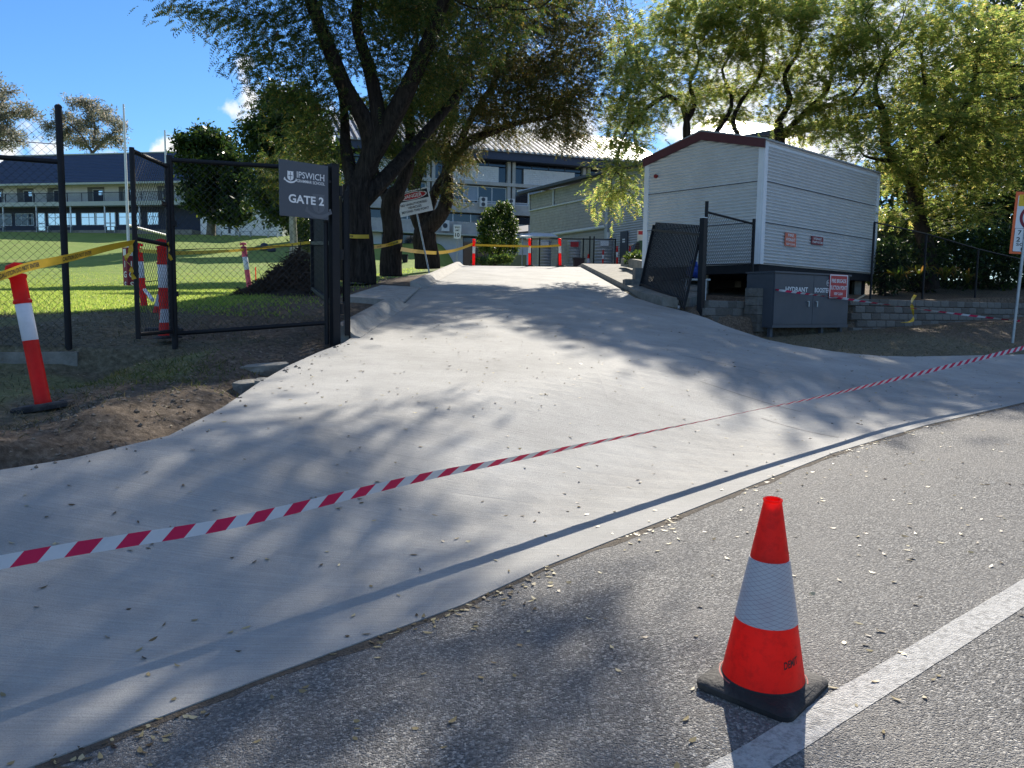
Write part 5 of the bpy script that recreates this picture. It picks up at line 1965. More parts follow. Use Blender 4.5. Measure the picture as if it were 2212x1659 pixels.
CT = 'CAUTION DO NOT ENTER'
yellow_tape('yellow caution tape from the foreground bollard to the open pedestrian gate', [at(-60, 612, 5.6), at(0, 597, 5.75), at(62, 576, 6.1), at(150, 557, 6.7), at(240, 534, 7.5), at(289, 524, 7.95)], .068, [.1, .2, -.1, .1, .3, .6], CT, .18)
yellow_tape('knotted yellow tape end hanging from the pedestrian gate stile', [at(284, 524, 7.93), at(281, 545, 7.9), at(270, 558, 7.88), at(277, 568, 7.87), at(284, 575, 7.88), at(284, 588, 7.87), at(290, 603, 7.88)], .05, [0, 1.2, .3, 2., .2, 1.3, .4])
yellow_tape('short yellow tape tied round the gate hinge post', [at(362, 524, 8.75), at(366, 535, 8.74), at(364, 548, 8.74), at(371, 562, 8.75)], .045, [0, 1, .2, .8])
yellow_tape('yellow tape strung behind the fence panel past the faded bollard', [at(300, 541, 13.4), at(349, 545, 10.2), at(380, 547, 11.5), at(525, 540, 17.2), at(640, 527, 17.0), at(700, 520, 16.6)], .06, [.2, .5, .1, .3, .1, .3])
yellow_tape('yellow tape wrapped round the nearest big trunk', [at(744, 506, 17.75), at(757, 510, 17.45), at(775, 511, 17.42), at(797, 511, 17.6)], .085, [0, .1, 0, .1], 'DO NOT ENTER', .06)
yellow_tape('crumpled yellow tape tied round the second trunk', [at(796, 534, 18.2), at(815, 533, 19.5), at(838, 529, 20.3), at(858, 523, 20.3), at(868, 521, 20.5)], .09, [.3, .1, .4, 0, .4], 'DO NOT ENTER', .5)
yellow_tape('sagging yellow tape from the second trunk to the left crest bollard', [at(866, 538, 20.6), at(900, 543, 23), at(945, 546, 26), at(985, 540, 29), at(1022, 527, 31)], .11, [.3, .1, 0, .1, .2])
yellow_tape('yellow tape between the left and middle crest bollards', [at(1026, 529, 30.94), at(1085, 531, 30.9), at(1143, 532, 30.93)], .085, [.2, .6, .2])
yellow_tape('yellow tape between the middle and right crest bollards', [at(1146, 533, 30.93), at(1180, 532, 30.9), at(1209, 530, 30.93)], .085, [.3, .5, .1])
yellow_tape('loose yellow tape dangling over the retaining wall', [at(2124, 640, 19.3) + Vector((-1.9, -.4, 0)), at(1969, 652, 18.6), at(1972, 672, 18.55), at(1973, 688, 18.5), at(1966, 695, 18.45), at(1946, 697, 18.4)], .07, [1.2, .4, 0, .5, 1.2, 1.5])

# ------------------------------------------------------------------ free-standing signs


def sign_on_pole(name, label, foot, head, panel_c, w, h, nrm, tilt, m, lines, pole_r=.024, cat='sign', ellipse=None, extra=None):
    foot, head, c = Vector(foot), Vector(head), Vector(panel_c)
    t = thing(name, label, cat, foot)
    nrm = Vector(nrm).normalized()
    rt = Zu.cross(nrm).normalized()
    q = Matrix.Rotation(-tilt, 3, nrm)
    rt2, up2 = q @ rt, q @ Zu
    mb = MB(); mb.tube([foot - Zu * .15, head], pole_r, 10); mb.build('pole', MATS['galvanised'], t, smooth=True)
    mb = MB(); mb.box(c, w, .008, h, (rt2, -nrm, up2)); mb.build('panel', m, t)

    def P(x, y): return c + rt2 * (x * w) + up2 * (y * h) + nrm * .004
    if extra: extra(t, P, rt2, up2, nrm)
    for (s, x, y, fw, fh, m2) in lines:
        mb = MB(); put_text(mb, s, P(x, y), rt2, up2, w * fw if fw else None, h * fh, off=.004, bold=.02); mb.build('lettering', m2, t)
    return t


mat('sign_white', (.70, .71, .71), .45, var=.05, dirt=(.55, .55, .53), dscale=4, damt=.4)
# danger sign leaning against the third tree
dw = 75 * 22.5 / 1660
df, dh_ = at(929, 586, 22.2), at(892, 420, 22.6)
dc = at(893.5, 436.5, 22.45)


def danger_extra(t, P, rt, up, nrm):
    mb = MB(); mb.quad(*[P(x, y) + nrm * .0012 for x, y in ((-.46, .08), (.46, .08), (.46, .44), (-.46, .44))]); mb.build('black_field', BL, t)
    mb = MB(); pts = [P(.42 * math.cos(a), .26 + .15 * math.sin(a)) + nrm * .0022 for a in [2 * math.pi * k / 28 for k in range(28)]]
    mb.add(pts, [tuple(range(28))]); mb.build('danger_oval', MATS['sign_red'], t)
    mb = MB()
    for k in range(28):
        a0, a1 = 2 * math.pi * k / 28, 2 * math.pi * (k + 1) / 28
        mb.quad(*[P(r_ * math.cos(a), .26 + r2 * math.sin(a)) + nrm * .0028 for a, r_, r2 in ((a0, .40, .135), (a1, .40, .135), (a1, .43, .16), (a0, .43, .16))])
    mb.build('oval_ring', WL, t)


sign_on_pole('danger_sign', 'white DANGER NO UNAUTHORISED VEHICLES sign tilted on a leaning pole beside the trees', df, dh_, dc, 75 / 1660 * 22.45 * .98, 51.5 / 1660 * 22.45 * .98, (.05, -1, 0), R(-13.5), MATS['sign_white'],
             [('DANGER', 0, .26, .56, .15, WL), ('NO UNAUTHORISED', 0, -.06, .78, .095, BL), ('VEHICLES', 0, -.2, .4, .095, BL), ('BEYOND THIS POINT', 0, -.345, .8, .095, BL)], extra=danger_extra)
sign_on_pole('speed_limit_sign', 'small cream SPEED LIMIT 10 sign before the classroom block', at(987, 566, 44), at(988, 490, 44), at(988, 501, 43.95), 15 / 1660 * 44, 28 / 1660 * 44, (0, -1, 0), R(1), MATS['sign_white'],
             [('SPEED', 0, .34, .78, .13, BL), ('LIMIT', 0, .12, .62, .13, BL), ('10', 0, -.22, .62, .30, BL)], pole_r=.025)
# school zone sign, cut by the frame
mat('school_orange', (.78, .14, .035), .45, var=.05)
mat('school_yellow', (.75, .46, .02), .45, var=.05)
sy = 16.6
sf, shd = at(2188, 726, sy), at(2226, 402, sy)
szc = at(2186, 483, sy)
swd, shh = .78, 1.30
lean_r = R(2.2)
szcen = at(2180, 549, sy) + Vector((swd / 2 + .045, 0, shh / 2))
sign_edge = []


def school_extra(t, P, rt, up, nrm):
    def rect(nm, x0, x1, y0, y1, m, o):
        mb = MB(); r_ = .02
        pts = []
        for cx_, cy_, a0 in ((x1 - r_, y1 - r_ * .6, 0), (x0 + r_, y1 - r_ * .6, 90), (x0 + r_, y0 + r_ * .6, 180), (x1 - r_, y0 + r_ * .6, 270)):
            for k in range(4):
                a = R(a0 + 30 * k); pts.append(P(cx_ + r_ * math.cos(a), cy_ + r_ * .6 * math.sin(a)) + nrm * o)
        mb.add(pts, [tuple(range(len(pts)))]); mb.build(nm, m, t)
    rect('white_field', -.43, .43, -.10, .44, MATS['sign_white'], .001)
    rect('yellow_field', -.41, .41, .27, .455, MATS['school_yellow'], .002)
    rect('black_edge', -.43, .43, -.465, -.085, BL, .002)
    rect('white_field', -.42, .42, -.46, -.09, MATS['sign_white'], .003)
    mb = MB()
    for k in range(36):
        a0, a1 = 2 * math.pi * k / 36, 2 * math.pi * (k + 1) / 36
        mb.quad(*[P(r_ * math.cos(a), .09 + r_ * .6 * math.sin(a)) + nrm * .003 for a, r_ in ((a0, .26), (a1, .26), (a1, .34), (a0, .34))])
    mb.build('red_ring', MATS['sign_maroon'], t)


sign_on_pole('school_zone_sign', 'orange edged SCHOOL ZONE 40 sign on a grey pole at the right frame edge', sf, shd, szcen, swd, shh, (-.1, -1, 0), R(2.2), MATS['school_orange'],
             [('SCHOOL', 0, .405, .6, .055, BL), ('ZONE', 0, .32, .42, .055, BL), ('40', 0, .09, .36, .13, BL), ('7 - 9 AM', 0, -.155, .68, .075, BL), ('2 - 4 PM', 0, -.265, .72, .075, BL), ('SCHOOL', 0, -.345, .7, .05, BL), ('DAYS', 0, -.42, .44, .05, BL)], pole_r=.03, extra=school_extra)

# ------------------------------------------------------------------ oval furniture: goal posts with pads
mat('pad_maroon', (.20, .012, .035), .6, var=.1)
g1, g2 = at(281, 622, 38), at(366, 610, 43.5)
goal = thing('rugby_goal', 'white rugby goal posts on the oval with maroon lettered pads', 'goal posts', g1)
ht1 = at(277, 225, 38).z
mb = MB(); mb.tube([(g1.x, g1.y, g1.z), (g1.x, g1.y, at(278, 480, 38).z), (g1.x, g1.y, ht1)], [.075, .07, .045], 12); mb.build('upright', MATS['white_metal'], goal, smooth=True)
mb = MB(); mb.tube([(g2.x, g2.y, g2.z), (g2.x, g2.y, ht1)], [.075, .045], 12); mb.build('upright', MATS['white_metal'], goal, smooth=True)
zcb = at(300, 491, 39).z
mb = MB(); mb.tube([(g1.x, g1.y, zcb), (g2.x, g2.y, zcb)], .06, 12); mb.build('crossbar', MATS['white_metal'], goal, smooth=True)
ph = 1.9
for gi, g in enumerate((g1, g2)):
    a0 = R(-20)
    e1 = Vector((math.cos(a0 - .3), math.sin(a0 - .3), 0)); e2 = Vector((-e1.y, e1.x, 0))
    cc = Vector((g.x, g.y, g.z + ph / 2 + .05))
    mb = MB(); mb.box(cc, .42, .42, ph, (e1, e2, Zu)); pad = mb.build('post_pad', MATS['pad_maroon'], goal)
    if gi == 0:
        for (fn, rt) in ((-e2, e1), (e1, e2)):
            rt_ = Zu.cross(fn)
            for k, ch in enumerate('IGS'):
                mb = MB(); put_text(mb, ch, cc + fn * .213 + Zu * (.05 - .5 * k + .1), rt_, Zu, h=.30, off=.003, bold=.01); mb.build('lettering', WL, pad)
            mb = MB(); b0 = cc + fn * .214 + Zu * .68
            mb.quad(b0 - rt_ * .12 - Zu * .12, b0 + rt_ * .12 - Zu * .12, b0 + rt_ * .12 + Zu * .2, b0 - rt_ * .12 + Zu * .2); mb.build('shield', WL, pad)
            mb = MB(); b1 = b0 + fn * .002
            mb.quad(b1 - rt_ * .012 - Zu * .1, b1 + rt_ * .012 - Zu * .1, b1 + rt_ * .012 + Zu * .18, b1 - rt_ * .012 + Zu * .18); mb.build('shield_cross', MATS['pad_maroon'], pad)
# white pole lying diagonally near the gate, survey stake on the bank
o = MB(); o.tube([at(301, 612, 14), at(330, 648, 12.5)], .03, 8)
tag(o.build('white_pipe', MATS['white_metal']), 'white pipe leaning diagonally between the bollards behind the gate', 'pipe')
st0 = at(553, 614, 20)
o = MB(); o.bar(st0 - Zu * .1, at(552, 577, 20), .02, .02)
tag(o.build('survey_stake', MATS['cone_orange']), 'thin orange survey stake on the sunlit bank', 'stake')

# ------------------------------------------------------------------ top of the drive: tanks, cage fence, bin, awning
TY = 47
tb = 2.9
mat('tank_zinc', (.40, .41, .41), .45, metal=.3, var=.08)
for i, (pl0, pl1, pt0) in enumerate([(1160, 1192, 518), (1226, 1256, 517), (1283, 1327, 514)]):
    a, b = at(pl0, 560, TY + i * .4), at(pl1, 560, TY + i * .4)
    zt_k = at(pl0, pt0, TY).z
    lab = ['leftmost corrugated water tank behind the black cage fence', 'corrugated water tank with red notices behind the right crest bollard', 'widest corrugated tank panel near the hall corner'][i]
    t = thing('water_tank', lab, 'tank', ((a.x + b.x) / 2, a.y + .6, tb), 0, 'water tanks in the cage')
    prof = []
    rr_ = (b.x - a.x) / 2
    nst = 44
    for k in range(nst + 1):
        z = tb + (zt_k - tb) * k / nst
        prof.append((rr_ - .02 + .022 * math.sin(k * math.pi / 1.5), z))
    mb = MB(); mb.lathe(prof, 24, ((a.x + b.x) / 2, a.y + .6, 0)); mb.build('shell', MATS['tank_zinc'], t, smooth=False)
    mb = MB(); mb.box(((a.x + b.x) / 2, a.y + .6 - rr_ - .02, zt_k - .25), .5, .02, .3); mb.build('notice', MATS['sign_red' if i == 1 else 'sign_white'], t)
cf = thing('cage_fence', 'black tubular fence around the water tanks at the top of the drive', 'fence', at(1150, 575, TY - 1))
ps = [at(px, 575, TY - 1) for px in (1147, 1165, 1206, 1259, 1273, 1282, 1328)]
ztf = at(1220, 514, TY - 1).z
for i, p in enumerate(ps):
    mb = MB(); mb.tube([(p.x, p.y, 2.8), (p.x, p.y, ztf + (.12 if i in (4, 5) else 0))], .04, 8); mb.build('post', BS, cf)
for zz in (ztf - .05, 3.6):
    for a, b in zip(ps[:-1], ps[1:]):
        mb = MB(); mb.tube([(a.x, a.y, zz), (b.x, b.y, zz)], .03, 8); mb.build('rail', BS, cf)
chainlink((ps[0].x, ps[0].y, 3.0), (ps[-1].x, ps[-1].y, 3.0), (ps[-1].x, ps[-1].y, ztf), (ps[0].x, ps[0].y, ztf), .12, .003, cf)
# wheelie bin
wb = at(1250, 572, 42); wb.z = 3.05
wbin = thing('wheelie_bin', 'dark wheelie bin standing before the water tanks', 'bin', wb)
ztb = at(1250, 558, 42).z
mb = MB(); mb.hexa([wb + Vector(p) for p in ((-.24, -.28, .06), (.24, -.28, .06), (.24, .28, .06), (-.24, .28, .06), (-.29, -.36, ztb - wb.z - .06), (.29, -.36, ztb - wb.z - .06), (.29, .36, ztb - wb.z - .06), (-.29, .36, ztb - wb.z - .06))]); mb.build('body', mat('bin_maroon', (.025, .012, .018), .5), wbin)
mb = MB(); mb.box((wb.x, wb.y - .01, ztb - .02), .64, .78, .06); mb.build('lid', MATS['bin_maroon'], wbin)
for sx in (-.22, .22):
    mb = MB(); mb.lathe([(.0, -.03), (.1, -.03), (.1, .03), (0, .03)], 14, wb + Vector((sx, .3, .1)), (1, 0, 0)); mb.build('wheel', MATS['rubber'], wbin)
# pale shade awning against the hall, plus low lean-to
aw = thing('shade_awning', 'pale flat awning fixed to the hall wall above the cage', 'awning', at(1145, 512, 50))
a0, a1, a2, a3 = at(1122, 512, 49), at(1205, 512, 47.5), at(1190, 506, 52), at(1150, 504, 54)
mb = MB(); mb.prism([a0, a1, a2, a3], Vector((0, 0, .06))); mb.build('canopy', MATS['pale_pipe'], aw)
mb = MB(); mb.tube([(a0.x + .2, a0.y, 2.9), (a0.x + .2, a0.y, a0.z)], .04, 8); mb.build('post', MATS['galvanised'], aw)
lt = thing('lean_to', 'small green lean-to with dark roof tucked behind the hall corner', 'shed', at(1100, 560, 63))
b0, b1 = at(1052, 520, 63), at(1138, 520, 63)
mb = MB(); mb.box(((b0.x + b1.x) / 2, 64, 4.2), b1.x - b0.x, 2, 3); mb.build('wall', mat('green_render', (.10, .13, .09), .85), lt)
mb = MB(); mb.hexa([at(1048, 512, 62.5), at(1141, 503, 62.5), at(1141, 490, 65.5), at(1048, 503, 65.5), at(1048, 508, 62.5), at(1141, 499, 62.5), at(1141, 486, 65.5), at(1048, 499, 65.5)]); mb.build('roof', MATS['hall_roof'], lt)

# right path furniture: garden edge, step block, white panel with rail, green machine
ge = thing('garden_edging', 'curved concrete garden edge with low green plants beside the footpath', 'garden edging', at(1370, 572, 26))
for k in range(6):
    a = at(1347 + 9 * k, 566 + (k - 1) * .9 + .12 * k * k, 28.5 - k * .9); b = at(1347 + 9 * (k + 1), 566 + k * .9 + .12 * (k + 1) ** 2, 28.5 - (k + 1) * .9)
    mb = MB(); mb.bar(a - Zu * .02, b - Zu * .02, .2, .3); mb.build('edge_stone', MATS['old_concrete'], ge)
sb = at(1373, 612, 20.6)
stp = thing('concrete_block_steps', 'two pale concrete blocks stepped beside the leaning gate', 'blocks', (sb.x, sb.y, sb.z - .2))
mb = MB(); mb.box((sb.x - .1, sb.y, sb.z - .05), .42, .5, .3); mb.build('block', MATS['split_block_pale'], stp)
mb = MB(); mb.box((sb.x + .18, sb.y + .35, sb.z + .1), .36, .5, .62); mb.build('block', MATS['split_block_pale'], stp)
wpn = thing('white_barrier_panel', 'white panel with black top rail and bars at the end of the footpath', 'barrier', at(1375, 572, 36))
p0, p1_ = at(1362, 574, 36), at(1395, 574, 35)
zw1, zw2 = at(1362, 547, 36).z, at(1362, 531, 36).z
mb = MB(); mb.hexa([p0 + Zu * -.4, p1_ + Zu * -.4, p1_ + Vector((0, .2, -.4)), p0 + Vector((0, .2, -.4)), Vector((p0.x, p0.y, zw1)), Vector((p1_.x, p1_.y, zw1)), Vector((p1_.x, p1_.y + .2, zw1)), Vector((p0.x, p0.y + .2, zw1))]); mb.build('panel', MATS['cream_render'], wpn)
mb = MB(); mb.tube([Vector((p0.x - .1, p0.y, zw2)), Vector((p1_.x, p1_.y, zw2))], .03, 8); mb.build('rail', BS, wpn)
for k in range(10):
    q = p0.lerp(p1_, (k + .5) / 10)
    mb = MB(); mb.bar((q.x, q.y + .05, zw1), (q.x, q.y + .05, zw2), .02, .02); mb.build('bar', BS, wpn)
gmx = at(1378, 548, 31)
gm = thing('green_machine', 'dark green machine with slatted black grille half hidden by the shed corner', 'machine', gmx - Zu * .5)
zm0, zm1 = at(1378, 552, 31).z, at(1378, 521, 31).z
xa, xb, xc = at(1366, 540, 31).x, at(1381, 540, 31).x, at(1400, 540, 31).x
mb = MB(); mb.hexa([(xa - .02, 31, zm0), (xb, 31, zm0), (xb, 31.8, zm0), (xa - .02, 31.8, zm0), (xa + .17, 31, zm1 - .05), (xb, 31, zm1 - .05), (xb, 31.8, zm1 - .05), (xa + .17, 31.8, zm1 - .05)]); gr = mb.build('grille', MATS['black_steel'], gm)
for k in range(6):
    mb = MB(); z = zm0 + .06 + k * .08; mb.box(((xa + xb) / 2 + .03 + k * .012, 30.985, z), (xb - xa) * .8, .02, .03); mb.build('slat', MATS['slate_paint'], gr)
mb = MB(); mb.box(((xb + xc) / 2, 31.4, (zm0 + zm1) / 2 + .08), xc - xb, .8, zm1 - zm0 - .1); mb.build('hood', mat('machine_green', (.012, .07, .035), .4), gm)
mb = MB(); mb.lathe([(0, -.1), (.22, -.1), (.24, 0), (.22, .1), (0, .1)], 16, (xa - .05, 31.3, zm0 - .12), (0, 1, 0)); mb.build('wheel', MATS['rubber'], gm, smooth=True)
# blue pump on a white legged stand behind the gate post
bp0 = at(1503, 587, 18.6)
pmp = thing('blue_pump', 'bright blue pump on a white legged stand behind the gate post', 'pump', (bp0.x, bp0.y, bp0.z - .6))
mat('pump_blue', (.012, .05, .30), .35)
mb = MB(); mb.lathe([(0, -.2), (.1, -.2), (.13, -.17), (.13, -.02), (.16, 0), (.16, .04), (.11, .06), (.11, .2), (.06, .22), (0, .22)], 18, bp0, (1, .2, 0)); mb.build('motor', MATS['pump_blue'], pmp, smooth=True)
mb = MB(); mb.tube([bp0 + Vector((0, 0, .1)), bp0 + Vector((-.02, 0, .2)), bp0 + Vector((-.12, 0, .24))], .06, 10); mb.build('outlet', MATS['pump_blue'], pmp, smooth=True)
mb = MB(); mb.box(bp0 - Zu * .19, .62, .4, .04); mb.build('stand_top', MATS['galvanised'], pmp)
for dx in (-.26, .2):
    mb = MB(); mb.bar(bp0 + Vector((dx, -.15, -.2)), bp0 + Vector((dx, -.15, -.68)), .05, .05, (0, 1, 0)); mb.build('leg', MATS['white_metal'], pmp)
# small warning notice on a post, mostly hidden by the shed corner
nq = at(1388, 512, 32)
ns = thing('warning_notice', 'white notice with red heading half hidden by the shed corner', 'sign', (nq.x, nq.y, 2.9))
mb = MB(); mb.box(nq, .42, .02, .56); mb.build('panel', MATS['sign_white'], ns)
mb = MB(); mb.box(nq + Vector((0, -.012, .17)), .36, .006, .15); mb.build('red_heading', MATS['sign_red'], ns)
mb = MB(); mb.tube([(nq.x, nq.y + .03, 2.9), (nq.x, nq.y + .03, nq.z + .25)], .025, 8); mb.build('post', MATS['galvanised'], ns)
# black bin in the doorway beyond the second trunk
Yd = 24.
while at(875, 567, Yd).z > tz(at(875, 567, Yd).x, Yd) and Yd < 70: Yd += .25
bq = at(875, 567, Yd)
ks = Yd / 52
bb = thing('rubbish_bin', 'black rubbish bin by the pale doorway beyond the second trunk', 'bin', bq)
zt2 = at(875, 551, Yd).z
mb = MB(); mb.hexa([bq + Vector(p) * ks for p in ((-.15, -.15, -.1), (.15, -.15, -.1), (.15, .15, -.1), (-.15, .15, -.1))] + [Vector((bq.x + a, bq.y + b, zt2)) for a, b in ((-.19 * ks, -.19 * ks), (.19 * ks, -.19 * ks), (.19 * ks, .19 * ks), (-.19 * ks, .19 * ks))]); mb.build('body', MATS['black_steel'], bb)
mb = MB(); mb.box((bq.x, bq.y, zt2 + .02), .42 * ks, .42 * ks, .05); mb.build('rim', MATS['black_steel'], bb)
# dark kit bags left on the shaded oval
for (px, py, lab) in ((571, 541, 'upright dark kit bag on the shaded oval bank'), (587, 544, 'low dark kit bag beside the upright one on the oval')):
    Yd = 14.
    while at(px, py, Yd).z > tz(at(px, py, Yd).x, Yd) and Yd < 70: Yd += .25
    q = at(px, py, Yd); q.z = tz(q.x, q.y)
    kb = thing('kit_bag', lab, 'bag', q, 0, 'kit bags on the oval')
    hb = (16 if px < 580 else 9) * Yd / 1660
    wb_ = 9 * Yd / 1660
    mb = MB(); mb.lathe([(0, 0), (wb_ * .9, .01), (wb_, hb * .4), (wb_ * .8, hb * .85), (.05, hb), (0, hb)], 12, q); mb.build('body', MATS['navy_paint'], kb, smooth=True)
    mb = MB(); mb.tube([q + Vector((-.09, -.08, hb * .9)), q + Vector((-.03, -.05, hb * 1.25)), q + Vector((.03, -.05, hb * 1.25)), q + Vector((.09, -.08, hb * .9))], .014, 6); mb.build('strap', MATS['black_steel'], kb)
# timber stake lying at the cabinet's right
o = MB(); o.bar(at(1842, 652, 18.0), at(1868, 637, 18.3), .03, .03)
tag(o.build('timber_stake', mat('timber', (.38, .30, .20), .8, bump=.3)), 'pale timber stake leaning beside the cabinet on the block wall', 'stake')

# ------------------------------------------------------------------ trees


def mat_bark(name, c0, c1, stretch=(1, 1, .16), sc=16.):
    m = bpy.data.materials.new(name)
    n, l, p = nodes_of(m)
    t = n.new('ShaderNodeTexCoord')
    mp = n.new('ShaderNodeMapping'); mp.inputs['Scale'].default_value = stretch
    l.new(t.outputs['Object'], mp.inputs['Vector'])
    nz = n.new('ShaderNodeTexNoise'); nz.inputs['Scale'].default_value = sc; nz.inputs['Detail'].default_value = 8; nz.inputs['Roughness'].default_value = .7
    nz.inputs['Distortion'].default_value = .6
    l.new(mp.outputs[0], nz.inputs['Vector'])
    r = n.new('ShaderNodeValToRGB')
    r.color_ramp.elements[0].position = .36; r.color_ramp.elements[0].color = (*c0, 1)
    r.color_ramp.elements[1].position = .68; r.color_ramp.elements[1].color = (*c1, 1)
    l.new(nz.outputs['Fac'], r.inputs[0]); l.new(r.outputs[0], p.inputs['Base Color'])
    p.inputs['Roughness'].default_value = .95; p.inputs['Specular IOR Level'].default_value = .15
    bp = n.new('ShaderNodeBump'); bp.inputs['Strength'].default_value = 1.; bp.inputs['Distance'].default_value = .05
    l.new(nz.outputs['Fac'], bp.inputs['Height']); l.new(bp.outputs[0], p.inputs['Normal'])
    MATS[name] = m
    return m


mat_bark('dark_bark', (.011, .009, .008), (.058, .046, .038))
mat_bark('grey_bark', (.06, .055, .048), (.22, .20, .18), sc=12)
mat_bark('silver_bark', (.22, .21, .19), (.45, .43, .40), sc=8)
leaf_mat('pinnate_leaf', [(0, (.024, .05, .016)), (.5, (.048, .082, .024)), (.82, (.085, .10, .026)), (1, (.18, .14, .035))], .45)
leaf_mat('autumn_leaf', [(0, (.035, .055, .018)), (.5, (.065, .082, .028)), (.78, (.10, .095, .035)), (.94, (.14, .10, .045)), (1, (.30, .22, .04))], .42)
leaf_mat('feather_leaf', [(0, (.055, .09, .028)), (.4, (.10, .145, .042)), (.78, (.175, .195, .06)), (1, (.30, .25, .09))], .7, glow=2.8)
leaf_mat('gum_leaf', [(0, (.06, .07, .055)), (.6, (.12, .13, .10)), (1, (.22, .19, .15))], .5, glow=2.2)
leaf_mat('dark_leaf', [(0, (.012, .028, .010)), (.6, (.025, .05, .014)), (1, (.07, .095, .02))], .35, .35)
leaf_mat('shrub_leaf', [(0, (.02, .045, .012)), (.6, (.045, .08, .02)), (1, (.11, .14, .03))], .45)
leaf_mat('pod', [(0, (.05, .03, .018)), (1, (.14, .085, .04))], .15)


def grow(limbs, attr, step, di, dk, maxit=90, jit=.25, lift=.0):
    P = []; par = []; rad0 = []
    for li, (pts, r0, r1) in enumerate(limbs):
        pts = [Vector(p) for p in pts]
        sp = spline(pts, 12) if len(pts) > 2 else pts
        acc = [sp[0]]; last = sp[0]
        for q in sp[1:]:
            if (q - last).length >= step * .8: acc.append(q); last = q
        if li == 0:
            prv = -1
        else:
            prv = min(range(len(P)), key=lambda i: (P[i] - acc[0]).length_squared)
            if (P[prv] - acc[0]).length < .05: acc = acc[1:]
        for k, q in enumerate(acc):
            P.append(q.copy()); par.append(prv); prv = len(P) - 1
            rad0.append(r0 + (r1 - r0) * k / max(1, len(acc) - 1))
    act = [Vector(a) for a in attr]
    for it in range(maxit):
        kd = kdtree.KDTree(len(P))
        for i, p in enumerate(P): kd.insert(p, i)
        kd.balance()
        pull = {}
        nxt = []
        for a in act:
            co, i, d = kd.find(a)
            if d < dk: continue
            nxt.append(a)
            if d < di:
                v = (a - co) / d
                if i in pull: pull[i] += v
                else: pull[i] = v.copy()
        act = nxt
        if not pull: break
        added = 0
        for i, v in pull.items():
            if v.length < 1e-4: continue
            v = v.normalized() + Vector((rnd.uniform(-jit, jit), rnd.uniform(-jit, jit), rnd.uniform(-jit, jit) + lift))
            q = P[i] + v.normalized() * step
            if kd.find(q)[2] < step * .35: continue
            P.append(q); par.append(i); rad0.append(0); added += 1
        if not added: break
    return P, par, rad0


def skeleton_mesh(name, P, par, rad0, rtip, m, parent, ex=2.25, rmin=0, flute=.10):
    n = len(P)
    ch = [[] for _ in range(n)]
    for i, p in enumerate(par):
        if p >= 0: ch[p].append(i)
    acc = [0.] * n
    for i in range(n - 1, -1, -1):
        a = acc[i] if ch[i] else rtip ** ex
        acc[i] = a
        if par[i] >= 0: acc[par[i]] += a
    rad = [max(a ** (1 / ex), r0) for a, r0 in zip(acc, rad0)]
    for i in range(n):
        if par[i] >= 0: rad[i] = min(rad[i], rad[par[i]])
    V = []; Fc = []
    starts = [(-1, 0)]
    done = [False] * n
    stack = [(0, -1)]
    while stack:
        s, p = stack.pop()
        chain = [s]
        cur = s
        while ch[cur]:
            c = sorted(ch[cur], key=lambda k: -rad[k])
            for o in c[1:]: stack.append((o, cur))
            cur = c[0]; chain.append(cur)
        pts = ([P[p]] if p >= 0 else []) + [P[i] for i in chain]
        rr = ([rad[chain[0]] * 1.05] if p >= 0 else []) + [rad[i] for i in chain]
        if len(pts) < 2: continue
        if max(rr) < rmin: continue
        big = rr[0] > .09
        ns = 14 if big else (7 if rr[0] > .03 else 4)
        base = len(V)
        a = None
        ph = rnd.uniform(0, 6)
        for i, q in enumerate(pts):
            d = (pts[min(i + 1, len(pts) - 1)] - pts[max(i - 1, 0)])
            if d.length < 1e-6: d = Vector((0, 0, 1))
            d = d.normalized()
            a = d.orthogonal().normalized() if a is None else (a - d * a.dot(d)).normalized()
            b = d.cross(a)
            for k in range(ns):
                t = 2 * math.pi * k / ns
                r = rr[i]
                if big:
                    r *= 1 + flute * math.sin(3 * t + ph + i * .12) + flute * .6 * math.sin(5 * t - i * .2) + rnd.uniform(-.03, .03)
                V.append(q + (a * math.cos(t) + b * math.sin(t)) * r)
        for i in range(len(pts) - 1):
            for k in range(ns):
                k2 = (k + 1) % ns
                Fc.append((base + i * ns + k, base + i * ns + k2, base + (i + 1) * ns + k2, base + (i + 1) * ns + k))
    np_mesh(name, np.array([tuple(q) for q in V]), np.array(Fc), m, parent, smooth=True)
    return rad, ch


def unit(a):
    return a / np.maximum(np.linalg.norm(a, axis=1, keepdims=True), 1e-9)


def fronds(O, D, L, K, ll, lw, droop=.25, flat=.6, sweep=.45):
    """pinnate leaves: K leaflet pairs on each; returns vertices and quads (one rhombus per leaflet)"""
    N = len(O)
    D = unit(D)
    up = np.tile([0, 0, 1.], (N, 1)) * flat + rng.normal(0, 1, (N, 3)) * (1 - flat)
    S = unit(np.cross(D, up)); Nn = np.cross(S, D)
    Ls = L * rng.uniform(.7, 1.2, N)
    V = []
    for k in range(K):
        t = (k + .6) / K
        c = O + D * (t * Ls)[:, None] + np.array([0, 0, -1.]) * (droop * t * t * Ls)[:, None]
        taper = .55 + .45 * math.sin(math.pi * min(1, t * .9 + .08))
        for sg in (-1, 1):
            ax = unit(S * sg * (1 - sweep * .5) + D * sweep + Nn * rng.normal(0, .22, (N, 1)) - np.array([0, 0, .15]))
            wv = unit(np.cross(ax, Nn) + Nn * rng.normal(0, .35, (N, 1)))
            l_ = (ll * taper * rng.uniform(.8, 1.2, N))[:, None]; w_ = (lw * taper * .5 * rng.uniform(.8, 1.2, N))[:, None]
            V.append(np.stack([c + wv * w_, c + ax * l_, c - wv * w_], 1))
    V = np.concatenate(V).reshape(-1, 3)
    return V, np.arange(len(V)).reshape(-1, 3)


